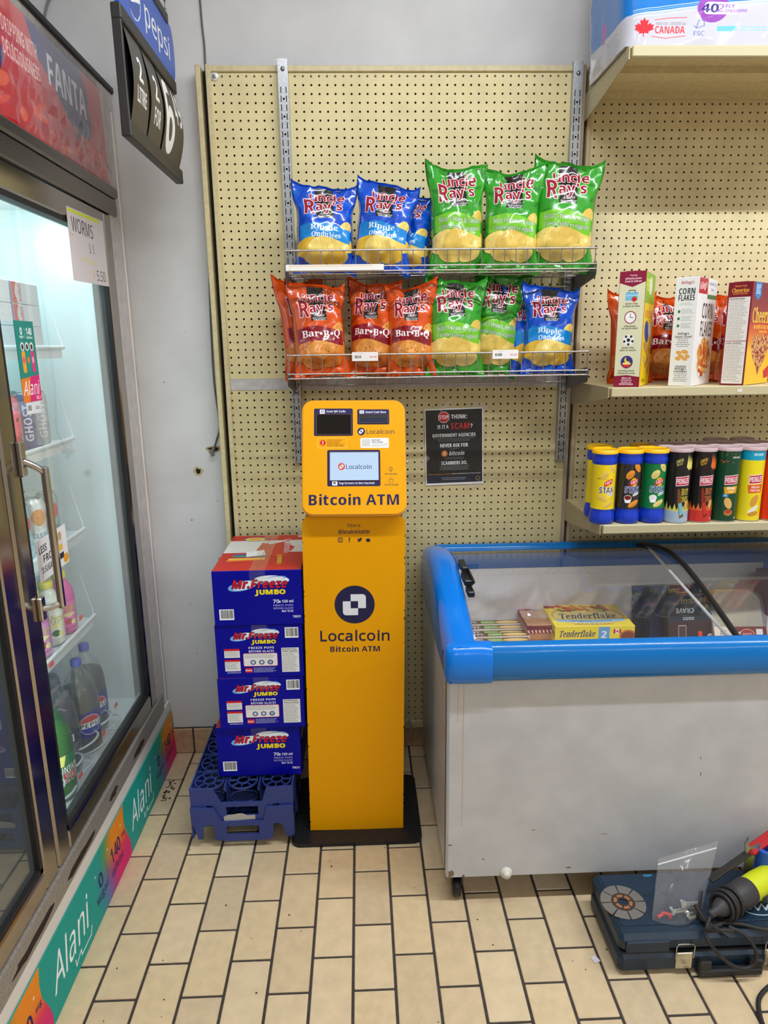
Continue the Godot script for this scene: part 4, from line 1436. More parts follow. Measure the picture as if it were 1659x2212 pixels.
func build_kiosk() -> void:
	var t := thing("cryptocurrency_kiosk", "tall yellow cash kiosk with tilted screen head on black base plate", "kiosk", Vector3(0.3995, 0, 0.0))
	var dark := mat("kiosk_black", c8(30, 29, 31), 0.45, 0.2)
	var s := S()
	prism(s, round_rect(-0.212, -0.527, 0.212, -0.170, 0.03, 6), 0.0, 0.012, Transform3D(Basis(Vector3.RIGHT, Vector3(0, 0, -1), Vector3.UP), Vector3.ZERO))
	part(t, "base_plate", s, mat("base_plate", c8(44, 44, 47), 0.42, 0.25, {"noise": [8.0, 0.75, 1.0, 91, 0.04]}))
	var lean := -0.0128
	s = S()
	bx(s, Vector3(-0.146, 0.012, 0.33), Vector3(0.146, 1.07, 0.4605), 0.006)
	part(t, "column_body", s, dark).rotation.z = lean
	s = S()
	prism(s, round_rect(-0.153, 0.012, 0.153, 1.078, 0.026, 6), 0.460, 0.464)
	# square lower corners
	bx(s, Vector3(-0.153, 0.012, 0.460), Vector3(-0.12, 0.05, 0.4636))
	bx(s, Vector3(0.12, 0.012, 0.460), Vector3(0.153, 0.05, 0.4636))
	part(t, "front_panel", s, mat("column_print", Color.WHITE, 0.4, 0.0, {"spec": 0.3, "tex": column_tex()})).rotation.z = lean
	# tilted head
	var head := Node3D.new()
	head.name = "head"
	head.transform = Transform3D(Basis(Vector3.BACK, lean), Vector3.ZERO) * Transform3D(Basis(Vector3.RIGHT, -0.372), Vector3(0.002, 1.086, 0.497))
	t.add_child(head)
	var yel := mat("kiosk_yellow", c8(240, 164, 6), 0.33)
	s = S()
	prism(s, round_rect(-0.1525, 0.0, 0.1525, 0.346, 0.034, 7), -0.085, -0.002, Transform3D.IDENTITY, true)
	part(head, "housing", s, yel)
	s = S()
	prism(s, round_rect(-0.149, 0.004, 0.149, 0.343, 0.031, 7), -0.002, 0.0035, Transform3D.IDENTITY, true)
	part(head, "front_plate", s, mat("head_print", Color.WHITE, 0.4, 0.0, {"spec": 0.3, "tex": head_tex()}))
	var PX := func(x: float) -> float: return -0.149 + (x - 165.0) / 1250.0 * 0.298
	var PY := func(y: float) -> float: return 0.343 - (y - 92.0) / 1365.0 * 0.339
	var wins := [["scanner_window", 335, 262, 755, 500, mat("dark_glass", c8(20, 17, 17), 0.08)], ["cash_slot", 862, 272, 1205, 362, mat("slot_blue", c8(22, 30, 62), 0.3)], ["screen", 497, 720, 1090, 1055, glow("screen_glow", Color.WHITE, 1.0, screen_tex())]]
	for w in wins:
		var xa: float = PX.call(w[1])
		var xb: float = PX.call(w[3])
		var ya: float = PY.call(w[4])
		var yb: float = PY.call(w[2])
		s = S()
		cb(s, Vector3((xa + xb) / 2, (ya + yb) / 2, 0.0035), Vector3(xb - xa, yb - ya, 0.001))
		var o := part(head, w[0], s, w[5])
		s = S()
		var bw := 0.0022
		bx(s, Vector3(xa - bw, ya - bw, 0.003), Vector3(xa, yb + bw, 0.006), 0.0006)
		bx(s, Vector3(xb, ya - bw, 0.003), Vector3(xb + bw, yb + bw, 0.006), 0.0006)
		bx(s, Vector3(xa, ya - bw, 0.003), Vector3(xb, ya, 0.006), 0.0006)
		bx(s, Vector3(xa, yb, 0.003), Vector3(xb, yb + bw, 0.006), 0.0006)
		part(head, w[0] + "_bezel", s, mat("bezel", c8(96, 78, 84), 0.35, 0.3))
		if w[0] == "cash_slot":
			s = S()
			bx(s, Vector3(xa + 0.002, (ya + yb) / 2 + 0.002, 0.0038), Vector3(xb - 0.002, yb, 0.0046))
			part(head, "slot_mouth", s, mat("slot_black", c8(8, 8, 10), 0.5))
		if w[0] == "screen":
			var l := AreaLight3D.new()
			l.name = "screen_light"
			l.area_size = Vector2(xb - xa, yb - ya)
			l.light_energy = 0.02
			l.light_color = Color(0.78, 0.88, 1.0)
			l.shadow_enabled = true
			l.area_range = 5.0
			l.position = Vector3((xa + xb) / 2, (ya + yb) / 2, 0.008)
			l.rotation.y = PI
			head.add_child(l)
	# side lock
	s = S()
	tube(s, [Vector3(0.152, 0.165, -0.03), Vector3(0.161, 0.165, -0.03)], 0.006, 10)
	part(head, "lock", s, chrome())

# ---------- wire baskets on the slotted standards ----------
func build_baskets() -> void:
	for b in [[1.786, 1.843, 0.256, 0.2235, 1.163, "upper chrome wire basket holding blue and green chip bags"], [1.470, 1.539, 0.256, 0.2175, 1.155, "lower chrome wire basket holding orange, green and blue chip bags"]]:
		var fy: float = b[0]
		var ty: float = b[1]
		var zf: float = b[2]
		var xa: float = b[3]
		var xb: float = b[4]
		var t := thing("wire_basket", b[5], "basket", Vector3(0, fy, 0), "wire chip baskets")
		var wire := mat("chrome_wire", c8(186, 180, 176), 0.25, 0.9)
		var h := ty - fy
		for y in [h, 0.012, -0.002]:
			var s := S()
			tube(s, [Vector3(xa, y, zf + 0.003), Vector3(xb, y, zf + 0.003)], 0.0028 if y > 0.02 else 0.0024, 8)
			part(t, "rail", s, wire)
		for q in [[0.0, 0.045], [0.0, 0.125], [0.0, 0.20], [-0.031, 0.024], [-0.001, 0.03]]:
			var s := S()
			tube(s, [Vector3(xa, q[0] - 0.004, q[1]), Vector3(xb, q[0] - 0.004, q[1])], 0.0022, 6)
			part(t, "rail", s, wire)
		var ws := S()
		tube(ws, [Vector3(0, h, zf), Vector3(0, 0.004, zf), Vector3(0, 0, zf - 0.004), Vector3(0, 0, 0.034), Vector3(0, -0.004, 0.029), Vector3(0, -0.034, 0.027)], 0.0016, 6)
		ws.generate_normals()
		var wm := ws.commit()
		var n := 27
		for i in n + 1:
			part(t, "wire", wm, wire, Vector3(lerpf(xa + 0.004, xb - 0.004, float(i) / n), 0, 0))
		for x in [xa - 0.001, xb + 0.001]:
			var s := S()
			var pl := PackedVector2Array([Vector2(0.012, -0.066), Vector2(0.012, -0.006), Vector2(0.10, 0.004), Vector2(0.235, 0.020), Vector2(0.250, 0.022), Vector2(0.258, 0.012), Vector2(0.258, -0.014), Vector2(0.246, -0.026), Vector2(0.10, -0.046)])
			prism(s, pl, -0.0012, 0.0012, Transform3D(Basis(Vector3(0, 0, 1), Vector3.UP, Vector3(-1, 0, 0)), Vector3(x, 0, 0)))
			bx(s, Vector3(x - 0.006, -0.05, 0.012), Vector3(x + 0.006, -0.008, 0.024))
			part(t, "bracket", s, mat("bracket_zinc", c8(140, 140, 142), 0.34, 0.8, {"noise": [18.0, 0.7, 1.0, 95, 0.05]}))
	# long paper strip and price tags on the basket fronts
	var c := Canvas.new(512, 32, c8(244, 240, 234))
	c.rect(20, 6, 430, 3, c8(240, 190, 110))
	c.rect(20, 6, 3, 24, c8(240, 190, 110))
	var s := S()
	cb(s, Vector3(0.3715, 1.794, 0.2625), Vector3(0.293, 0.017, 0.0008), 0, Transform3D.IDENTITY, [Rect2(0, 0, 1, 1), Rect2(0, 0.9, 0.1, 0.1), Rect2(0, 0.9, 0.1, 0.1), Rect2(0, 0.9, 0.1, 0.1), Rect2(0, 0.9, 0.1, 0.1), Rect2(0, 0.9, 0.1, 0.1)])
	var o := part(self, "paper_strip", s, mat("paper_strip", Color.WHITE, 0.7, 0.0, {"tex": c.tex()}))
	tag(o, "long white paper strip with orange edge on the upper basket front", "label strip")
	var r := RandomNumberGenerator.new()
	r.seed = 8
	var k := 0
	for q in [[0.457, 1.537, "white shelf price tag in front of the orange chip bags"], [0.892, 1.538, "white shelf price tag in front of the rear green chip bag"]]:
		c = Canvas.new(224, 80, c8(242, 238, 236))
		c.barcode(14, 28, 76, 34, r)
		c.text("CHIPS 66g", 70, 14, 12, c8(190, 186, 186), "sans")
		c.text("$2.29", 182, 44, 26, c8(206, 62, 100), "sansb", {"fit": 56, "fith": 18})
		s = S()
		cb(s, Vector3(q[0], q[1] - 0.004, 0.2625), Vector3(0.080, 0.027, 0.001), 0.0, Transform3D.IDENTITY, [Rect2(0, 0, 1, 1)])
		o = part(self, "price_tag" if k == 0 else "price_tag_%03d" % k, s, mat("price_tag_%d" % k, Color.WHITE, 0.5, 0.0, {"tex": c.tex()}))
		tag(o, q[2], "price tag", "shelf price tags")
		k += 1
	used["price_tag"] = 2

# ---------- stacked bottle crates ----------
func crate_panel() -> PackedVector2Array:
	# outline in metres; origin top left, y down is negative; with the hand slot joined by a slit
	var u := 0.000492
	var raw := [[0, 0], [148, 6], [198, 108], [330, 108], [330, 140], [228, 140], [228, 203], [434, 203], [434, 140], [331, 140], [331, 108], [462, 108], [492, 6], [663, 0], [663, 128], [648, 228], [610, 228], [596, 158], [565, 122], [530, 130], [522, 238], [468, 250], [208, 250], [150, 240], [146, 134], [112, 122], [76, 150], [70, 232], [40, 232], [16, 140], [2, 120]]
	var out := PackedVector2Array()
	for q in raw:
		out.append(Vector2(q[0] * u, -q[1] * u))
	return out

func build_crates() -> void:
	var navy := mat("crate_navy", c8(52, 70, 146), 0.42, 0.0, {"noise": [10.0, 0.8, 1.0, 101, 0.05]})
	for k in 2:
		var top: float = [0.148, 0.212][k]
		var inset: float = [0.0, 0.008][k]
		var t := thing("bottle_crate", ["lower navy plastic bottle crate standing on the tiles", "upper navy plastic bottle crate under the blue cartons"][k], "crate", Vector3(-0.126, top, 0.515 - inset), "stacked bottle crates")
		var w := 0.326
		var d := 0.40 - inset
		var s := S()
		prism(s, crate_panel(), -0.006, 0.0)
		part(t, "front_panel", s, navy)
		s = S()
		prism(s, crate_panel(), -d - 0.0, -d + 0.006)
		part(t, "back_panel", s, navy)
		for x in [0.0, w - 0.005]:
			s = S()
			bx(s, Vector3(x, -0.066, -d), Vector3(x + 0.005, 0.0, -0.003), 0.001)
			for q in 4:
				var zz := -d + 0.02 + q * (d - 0.05) / 3.0
				bx(s, Vector3(x, -0.112, zz), Vector3(x + 0.005, -0.064, zz + 0.028))
			part(t, "side_panel", s, navy)
		# deck of spoked rings, with bottle pockets hanging below
		var dy := -0.004 if k == 1 else -0.06
		s = S()
		for i in 3:
			for j in 4:
				var c := Vector3(0.055 + i * 0.108, dy, -0.05 - j * 0.100)
				for rr in [0.046, 0.018]:
					flat_ring(s, c, rr, 0.0035, 0.006)
				for a in 8:
					var v := Vector3(cos(TAU * a / 8), 0, sin(TAU * a / 8))
					bar(s, c + v * 0.018, c + v * 0.046, 0.0028, 0.006)
		for i in 2:
			bar(s, Vector3(0.109 + i * 0.108, dy, -0.004), Vector3(0.109 + i * 0.108, dy, -d + 0.006), 0.004, 0.006)
		for j in 3:
			bar(s, Vector3(0.004, dy, -0.100 - j * 0.10), Vector3(w - 0.005, dy, -0.100 - j * 0.10), 0.004, 0.006)
		part(t, "deck", s, navy)
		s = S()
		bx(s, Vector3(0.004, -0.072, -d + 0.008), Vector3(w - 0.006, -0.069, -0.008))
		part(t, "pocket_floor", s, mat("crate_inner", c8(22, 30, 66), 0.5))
		s = S()
		for i in 4:
			var x := 0.004 + i * 0.105
			bx(s, Vector3(x, -0.085, -0.014), Vector3(x + 0.004, dy, -0.010))
			bx(s, Vector3(x, -0.085, -d + 0.01), Vector3(x + 0.004, -0.02, -0.010))
		for i in 3:
			tube(s, arc_pts(Vector3(0.055 + i * 0.108, -0.066, -0.05), Vector3(0.046, 0, 0), Vector3(0, 0, 0.03), 0, TAU * 19 / 20.0, 19), 0.002, 5, true)
		part(t, "dividers", s, navy)
		if k == 1:
			s = S()
			var pl := PackedVector2Array([Vector2(0.104, -0.120), Vector2(0.103, -0.104), Vector2(0.115, -0.098), Vector2(0.135, -0.096), Vector2(0.150, -0.093), Vector2(0.165, -0.094), Vector2(0.178, -0.101), Vector2(0.203, -0.100), Vector2(0.203, -0.115), Vector2(0.16, -0.117)])
			prism(s, pl, 0.0, 0.0008)
			part(t, "torn_label", s, mat("torn_label", c8(220, 212, 202), 0.8, 0.0, {"noise": [60.0, 0.7, 1.0, 102, 0.06]}))

func flat_ring(st: SurfaceTool, c: Vector3, r: float, w: float, h: float) -> void:
	var n := 18
	for k in n:
		var a := TAU * k / n
		var b := TAU * (k + 1) / n
		var p := func(t: float, rr: float, y: float) -> Vector3: return c + Vector3(cos(t) * rr, y, sin(t) * rr)
		quad(st, p.call(b, r - w / 2, 0), p.call(a, r - w / 2, 0), p.call(a, r + w / 2, 0), p.call(b, r + w / 2, 0))
		quad(st, p.call(a, r + w / 2, -h), p.call(a, r + w / 2, 0), p.call(b, r + w / 2, 0), p.call(b, r + w / 2, -h))
		quad(st, p.call(a, r - w / 2, 0), p.call(a, r - w / 2, -h), p.call(b, r - w / 2, -h), p.call(b, r - w / 2, 0))

func bar(st: SurfaceTool, a: Vector3, b: Vector3, w: float, h: float) -> void:
	var d := (b - a)
	var l := d.length()
	var xf := Transform3D(Basis.looking_at(d.normalized(), Vector3.UP if absf(d.normalized().y) < 0.95 else Vector3.RIGHT), (a + b) / 2 - Vector3(0, h / 2, 0))
	cb(st, Vector3.ZERO, Vector3(w, h, l), 0.0, xf)

# ---------- cartons of freeze pops ----------
func freeze_front(c: Canvas, x: float, y: float, kind: int, r: RandomNumberGenerator) -> void:
	var blue := c8(0, 4, 150)
	c.rect(x, y, 600, 390, blue)
	var ox := 0.0 if kind == 0 else -40.0
	var sc := 1.0 if kind == 0 else 0.82
	var cx := x + 310 + ox
	var cy := y + (88 if kind == 0 else 70)
	c.ell(cx + 90 * sc, cy - 20 * sc, 120 * sc, 34 * sc, c8(240, 246, 252), 0.02)
	c.ell(cx - 110 * sc, cy + 18 * sc, 100 * sc, 34 * sc, c8(120, 180, 240), -0.2)
	c.ell(cx - 96 * sc, cy + 14 * sc, 92 * sc, 30 * sc, c8(240, 246, 252), -0.2)
	c.ell(cx + 120 * sc, cy - 34 * sc, 70 * sc, 14 * sc, c8(90, 160, 230), -0.1)
	c.ell(cx + 110 * sc, cy - 30 * sc, 66 * sc, 12 * sc, c8(240, 246, 252), -0.1)
	c.text("Mr.Freeze", cx + 10, cy + 6, 90, c8(222, 28, 40), "sansb", {"fit": 370 * sc, "fith": 60 * sc, "shear": 0.25, "out": 3.5, "outc": c8(16, 20, 90)})
	c.text("JUMBO", cx + (76 if kind == 0 else 60), cy + 70 * sc, 60, c8(252, 228, 20), "sansb", {"fit": 206 * sc, "fith": 42 * sc, "out": 2.0 * sc, "outc": c8(252, 228, 20)})
	if kind == 0:
		c.barcode(x + 32, y + 272, 100, 78, r)
		c.text("70", x + 424, y + 222, 40, Color.WHITE, "sansb", {"fith": 26})
		c.text("x", x + 450, y + 226, 26, Color.WHITE, "sansb")
		c.text("150 ml", x + 502, y + 222, 40, Color.WHITE, "sansb", {"fit": 78, "fith": 22})
		c.text("FREEZE POPS", x + 472, y + 252, 22, Color.WHITE, "sans", {"fit": 136, "fith": 12})
		c.text("BÂTONS GLACÉS", x + 472, y + 272, 22, Color.WHITE, "sans", {"fit": 136, "fith": 15})
		c.text("Net 10.5L", x + 500, y + 294, 22, Color.WHITE, "sansb", {"fit": 80})
		c.text("70031", x + 560, y + 336, 24, Color.WHITE, "sansb", {"fit": 54})
	else:
		c.text("FREEZE POPS", x + 312, y + 168, 30, Color.WHITE, "sansb", {"fit": 176, "fith": 16})
		c.text("BÂTONS GLACÉS", x + 312, y + 192, 30, Color.WHITE, "sansb", {"fit": 176, "fith": 21})
		c.barcode(x + 480, y + 20, 94, 78, r)
		for k in 2:
			c.rect(x + 52, y + 172 + k * 82, 108, 68 if k == 0 else 88, c8(236, 234, 234))
			c.rect(x + 52, y + 172 + k * 82, 108, 16, c8(210, 30, 40))
			c.lines(x + 58, y + 194 + k * 82, 96, 5 + k * 2, 8, 2.6, c8(120, 120, 130), r)
		c.rr(x + 182, y + 208, 240, 100, 10, c8(210, 40, 60))
		c.rr(x + 185, y + 211, 234, 94, 8, c8(240, 238, 238))
		c.lines(x + 192, y + 218, 220, 4, 8, 2.4, c8(130, 130, 140), r)
		for k in 3:
			c.ell(x + 250 + k * 60, y + 278, 19, 18, c8(50, 70, 120))
			c.ell(x + 250 + k * 60, y + 278, 12, 11, c8(220, 226, 236))
		c.text("KSA", x + 370, y + 278, 20, c8(50, 70, 120), "serifb")
		c.rect(x + 192, y + 320, 50, 34, c8(220, 40, 50))
		c.text("Kisko", x + 217, y + 337, 20, Color.WHITE, "sansb", {"shear": 0.2, "fit": 44})
		c.lines(x + 250, y + 318, 168, 5, 8, 3.0, c8(206, 210, 230), r)
		c.rect(x + 450, y + 172, 122, 184, c8(238, 238, 236))
		c.text("Nutrition Facts", x + 456, y + 182, 14, c8(40, 40, 44), "sansb", {"align": -1})
		c.text("Valeur nutritive", x + 456, y + 197, 14, c8(40, 40, 44), "sansb", {"align": -1})
		c.lines(x + 456, y + 208, 110, 16, 9, 3.0, c8(130, 130, 134), r)
		c.text("www.kiskofreeze.com", x + 112, y + 352, 14, Color.WHITE, "sansb", {"fit": 96})

func build_freeze_cartons() -> void:
	var r := RandomNumberGenerator.new()
	r.seed = 31
	# atlas: two fronts, one top, one side
	var c := Canvas.new(1220, 820, c8(0, 4, 150))
	freeze_front(c, 4, 4, 0, r)
	freeze_front(c, 612, 4, 1, r)
	# lid: red and white stripes and a picture of pops
	c.rect(4, 400, 600, 416, c8(196, 44, 36))
	c.rect(4, 470, 600, 150, c8(222, 218, 212))
	c.poly(PackedVector2Array([Vector2(230, 640), Vector2(260, 500), Vector2(330, 520), Vector2(420, 490), Vector2(520, 560), Vector2(470, 660)]), c8(206, 60, 44))
	c.ell(190, 450, 92, 28, c8(40, 80, 170))
	c.ell(190, 450, 80, 22, c8(240, 214, 90))
	c.ell(190, 450, 52, 14, c8(232, 168, 60))
	for k in 5:
		c.poly(PackedVector2Array([Vector2(60 + k * 8, 700 - k * 16), Vector2(330, 690 - k * 12), Vector2(330, 706 - k * 12), Vector2(66 + k * 8, 716 - k * 16)]), [c8(232, 140, 40), c8(240, 200, 70), c8(160, 50, 110), c8(70, 150, 70), c8(60, 90, 180)][k])
	c.poly(PackedVector2Array([Vector2(170, 610), Vector2(300, 590), Vector2(320, 650), Vector2(190, 670)]), c8(236, 236, 236))
	c.text("Mr.Freeze", 460, 540, 60, c8(200, 40, 44), "sansb", {"rot": 1.4, "fit": 170, "out": 3.0, "outc": c8(225, 225, 235)})
	c.text("JUMBO", 430, 700, 44, c8(240, 206, 40), "sansb", {"rot": 1.4, "fit": 110, "out": 2.0, "outc": c8(150, 40, 30)})
	c.rect(520, 406, 70, 24, c8(214, 210, 196))
	c.lines(526, 412, 56, 2, 8, 3, c8(90, 90, 90), r)
	c.rect(300, 400, 3, 416, c8(120, 40, 30))
	# side: blue with white and light blue swash
	c.rect(612, 400, 604, 416, c8(0, 4, 150))
	c.ell(760, 520, 120, 50, c8(235, 240, 250))
	c.ell(900, 560, 150, 40, c8(80, 150, 230))
	c.text("Mr.Freeze", 900, 560, 90, c8(222, 28, 40), "sansb", {"fit": 400, "shear": 0.2})
	var tx := c.tex()
	var m := mat("freeze_carton", Color.WHITE, 0.4, 0.0, {"spec": 0.3, "tex": tx})
	var fr := func(x: float, y: float, w: float, h: float) -> Rect2: return Rect2(x / 1220.0, y / 820.0, w / 1220.0, h / 820.0)
	var rows := [[0.0925, 0.2135, 0.448, 0, -0.004, "lowest blue freeze pop carton, resting directly on the navy crates"], [0.1085, 0.389, 0.458, 1, 0.010, "second blue freeze pop carton from the bottom of the stack"], [0.115, 0.5645, 0.458, 1, -0.006, "third blue freeze pop carton up, with white nutrition panel, under the top carton"], [0.1165, 0.740, 0.462, 0, 0.006, "top blue freeze pop carton showing its red and white lid"]]
	for k in 4:
		var q: Array = rows[k]
		var t := thing("freeze_pop_carton", q[5], "carton", Vector3(q[0], q[1], q[2] - 0.20), "stack of freeze pop cartons")
		t.rotation.y = q[4]
		var s := S()
		var front: Rect2 = fr.call(4, 4, 600, 390) if q[3] == 0 else fr.call(612, 4, 600, 390)
		var side: Rect2 = fr.call(612, 400, 604, 416)
		cb(s, Vector3(0, 0.0875, 0), Vector3(0.268, 0.175, 0.40), 0.0015, Transform3D.IDENTITY, [front, front, side, side, fr.call(4, 400, 600, 416), side])
		part(t, "box", s, m)
		# clear tape over the lid seam and down the front
		s = S()
		quad(s, Vector3(-0.022, 0.1756, 0.2), Vector3(0.026, 0.1756, 0.2), Vector3(0.026, 0.1756, -0.2), Vector3(-0.022, 0.1756, -0.2))
		quad(s, Vector3(-0.022, 0.135, 0.2006), Vector3(0.026, 0.135, 0.2006), Vector3(0.026, 0.1756, 0.2), Vector3(-0.022, 0.1756, 0.2))
		part(t, "packing_tape", s, mat("tape", Color(0.85, 0.8, 0.74), 0.12, 0.0, {"alpha": 0.03}))

# ---------- chip bags ----------
func bag_tex(kind: int) -> Texture2D:
	# kind 0 blue ripple, 1 green sour cream, 2 orange barbecue
	var base: Color = [c8(8, 78, 200), c8(52, 158, 40), c8(224, 82, 10)][kind]
	var deep: Color = [c8(28, 120, 214), c8(22, 104, 34), c8(176, 50, 8)][kind]
	var c := Canvas.new(400, 640, base)
	var r := RandomNumberGenerator.new()
	r.seed = 40 + kind
	# repeated pale name marks over the ground
	for q in [[40, 150], [350, 120], [60, 300], [370, 215], [330, 300], [30, 600], [120, 575], [300, 560], [360, 480], [340, 610], [210, 610], [30, 420], [90, 235], [20, 60], [380, 40]]:
		var a := r.randf_range(-0.5, 0.5)
		c.text("uncle", q[0], q[1] - 8, 22, deep, "sansb", {"rot": a, "fit": 40})
		c.text("Ray's", q[0] + 3, q[1] + 8, 24, deep, "sansb", {"rot": a, "fit": 44})
	# black square and the name
	c.poly(PackedVector2Array([Vector2(140, 20), Vector2(250, 20), Vector2(262, 250), Vector2(138, 254)]), c8(26, 22, 22))
	var red := c8(150, 18, 46)
	var pale := c8(250, 226, 226)
	c.text("uncle", 214, 84, 90, red, "sans", {"fit": 214, "fith": 70, "out": 6.0, "outc": pale, "rot": -0.04})
	c.text("uncle", 214, 84, 90, red, "sans", {"fit": 214, "fith": 70, "rot": -0.04, "out": 2.5, "outc": red})
	c.text("R", 96, 166, 120, red, "sansb", {"fit": 72, "fith": 116, "out": 5.0, "outc": pale, "rot": 0.08})
	c.text("ay's", 226, 172, 100, red, "sansb", {"fit": 186, "fith": 94, "out": 5.0, "outc": pale, "rot": -0.06})
	c.text("Always", 204, 218, 26, Color.WHITE, "serif", {"fit": 80, "shear": 0.3})
	c.text("Made Fresh from", 204, 236, 14, Color.WHITE, "sansb", {"fit": 108})
	c.text("Nature's Best!", 204, 248, 14, Color.WHITE, "sansb", {"fit": 94})
	# chips
	var chip: Array = [[c8(246, 208, 96), c8(250, 220, 120), c8(236, 188, 60)], [c8(236, 204, 104), c8(230, 194, 92), c8(244, 214, 120)], [c8(222, 138, 54), c8(232, 156, 70), c8(212, 118, 38)]][kind]
	var spots := [[84, 470, 96, 70, -0.3, 2], [310, 440, 100, 62, 0.25, 0], [340, 330, 40, 66, 0.5, 1], [192, 462, 116, 76, -0.2, 1], [140, 545, 84, 42, 0.2, 0], [276, 536, 84, 46, -0.25, 2]]
	for q in spots:
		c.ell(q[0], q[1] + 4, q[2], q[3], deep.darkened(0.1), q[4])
		c.ell(q[0], q[1], q[2], q[3], chip[q[5]], q[4])
		for k in 9:
			var p := Vector2(r.randf_range(-0.75, 0.75) * q[2], r.randf_range(-0.7, 0.7) * q[3]).rotated(q[4]) + Vector2(q[0], q[1])
			if kind == 0:
				var d := Vector2(0, q[3] * 0.3).rotated(q[4])
				c.line(p - d, p + d, 2.5, chip[(q[5] + 1) % 3].darkened(0.08))
			elif kind == 1:
				c.ell(p.x, p.y, 2.4, 1.6, c8(120, 110, 50))
			else:
				c.ell(p.x, p.y, r.randf_range(4, 9), r.randf_range(3, 6), c8(196, 92, 30), r.randf())
	# flavour band
	var band := PackedVector2Array()
	var top := []
	var bot := []
	for k in 21:
		var x := 24.0 + k * 17.6
		top.append(Vector2(x, 296 + 16 * sin(k / 20.0 * PI * 1.7 + 2.4) + k * 1.0))
		bot.append(Vector2(x, 400 + 16 * sin(k / 20.0 * PI * 1.7 + 2.4) + k * 1.0))
	for p in top: band.append(p)
	bot.reverse()
	for p in bot: band.append(p)
	if kind == 0:
		c.poly(band, c8(20, 140, 220))
		c.text("Ripple", 190, 330, 66, Color.WHITE, "serifb", {"fit": 190, "fith": 50, "wave": 6})
		c.text("Ondulées", 205, 380, 56, Color.WHITE, "serifb", {"fit": 208, "fith": 38, "wave": 6})
	elif kind == 1:
		c.poly(band, c8(118, 196, 36))
		c.text("Sour Cream & Onion", 208, 334, 40, Color.WHITE, "serif", {"fit": 310, "fith": 34, "wave": 5, "out": 1.4, "outc": c8(20, 70, 20)})
		c.text("Crème sure et oignon", 208, 386, 40, Color.WHITE, "serif", {"fit": 306, "fith": 38, "wave": 5, "out": 1.4, "outc": c8(20, 70, 20)})
	else:
		c.poly(band, c8(140, 12, 32))
		c.text("Bar•B•Q", 208, 352, 76, Color.WHITE, "serifb", {"fit": 300, "fith": 62, "wave": 5})
	c.text("CHIPS", 60, 612, 16, Color.WHITE, "sansb")
	c.text("66 g", 60, 628, 14, Color.WHITE, "sans")
	# white rear seam strip shown at the sides
	c.rect(0, 0, 5, 640, base.darkened(0.15))
	return c.tex()

func bag_mesh(sd: int, w: float, h: float, d: float) -> Array:
	var f := FastNoiseLite.new()
	f.seed = sd
	f.frequency = 8.0
	f.fractal_type = FastNoiseLite.FRACTAL_RIDGED
	f.fractal_octaves = 2
	var g := FastNoiseLite.new()
	g.seed = sd + 50
	g.frequency = 5.0
	var nu := 22
	var nv := 34
	var P := func(i: int, j: int, side: int) -> Vector3:
		var u := float(i) / nu
		var v := float(j) / nv
		var fv := smoothstep(0.0, 0.20, v - 0.045) * smoothstep(0.0, 0.30, 0.955 - v)
		var a := absf(2 * u - 1)
		var sag := 1.0 + 0.22 * (0.45 - v)
		var th := d / 2 * pow(maxf(0.0, 1 - pow(a, 2.4)), 0.62) * fv * sag
		var ww := w * (1 - 0.13 * fv + 0.05 * smoothstep(0.8, 1.0, v) - 0.02 * g.get_noise_2d(v * 1.3, sd * 0.7))
		var x := (u - 0.5) * ww
		var y := v * h
		var wr := 0.0
		if side != 0:
			var e := 1.0 - fv * 0.75
			wr = (f.get_noise_2d(x * 1.1 + side * 3.0, y * 0.7) - 0.2) * 0.013 * e * (1 - pow(a, 6)) + g.get_noise_2d(x * 2.6, y * 2.0 + side) * 0.013 * fv * (1 - pow(a, 4))
		var z := side * (th + wr)
		# crimped ends waver
		var endw := 1.0 - fv
		z += 0.010 * endw * g.get_noise_2d(u * 0.42, v * 0.3 + sd) * 2.0
		var skewed := 0.016 * (g.get_noise_1d(sd * 3.7) * (2 * u - 1) * 2.2) * smoothstep(0.7, 1.0, v)
		y += skewed + 0.016 * g.get_noise_2d(u * 0.30, 9.0 + sd) * smoothstep(0.8, 1.0, v) + (0.022 * pow(a, 3) * (1 if v > 0.5 else -0.6) * smoothstep(0.7, 1.0, absf(2 * v - 1)))
		return Vector3(x, y, z)
	var body := S()
	body.set_smooth_group(1)
	for side in [1, -1]:
		for i in nu:
			for j in range(1, nv - 1):
				var r := Rect2(float(i) / nu, 1.0 - float(j + 1) / nv, 1.0 / nu, 1.0 / nv)
				if side > 0:
					quad(body, P.call(i, j, 1), P.call(i + 1, j, 1), P.call(i + 1, j + 1, 1), P.call(i, j + 1, 1), r)
				else:
					quad(body, P.call(i + 1, j, -1), P.call(i, j, -1), P.call(i, j + 1, -1), P.call(i + 1, j + 1, -1), Rect2(0.02, 0.9, 0.01, 0.01))
	body.generate_normals()
	var out := [body.commit()]
	for e in [0, 1]:
		var s := S()
		var j0 := 0 if e == 0 else nv - 1
		for k in 4:
			for i in nu:
				var q := func(ii: int, kk: int) -> Vector3:
					var a: Vector3 = P.call(ii, j0, 0)
					var b: Vector3 = P.call(ii, j0 + 1, 0)
					var p := a.lerp(b, kk / 4.0)
					p.z += 0.0012 * (1 if kk % 2 == 0 else -1)
					return p
				quad(s, q.call(i, k), q.call(i + 1, k), q.call(i + 1, k + 1), q.call(i, k + 1), Rect2(float(i) / nu, (1.0 - 1.0 / nv) if e == 0 else 0.0, 1.0 / nu, 1.0 / nv / 4))
		s.generate_normals()
		out.append(s.commit())
	return out

var bag_meshes := []
var bag_mats := []

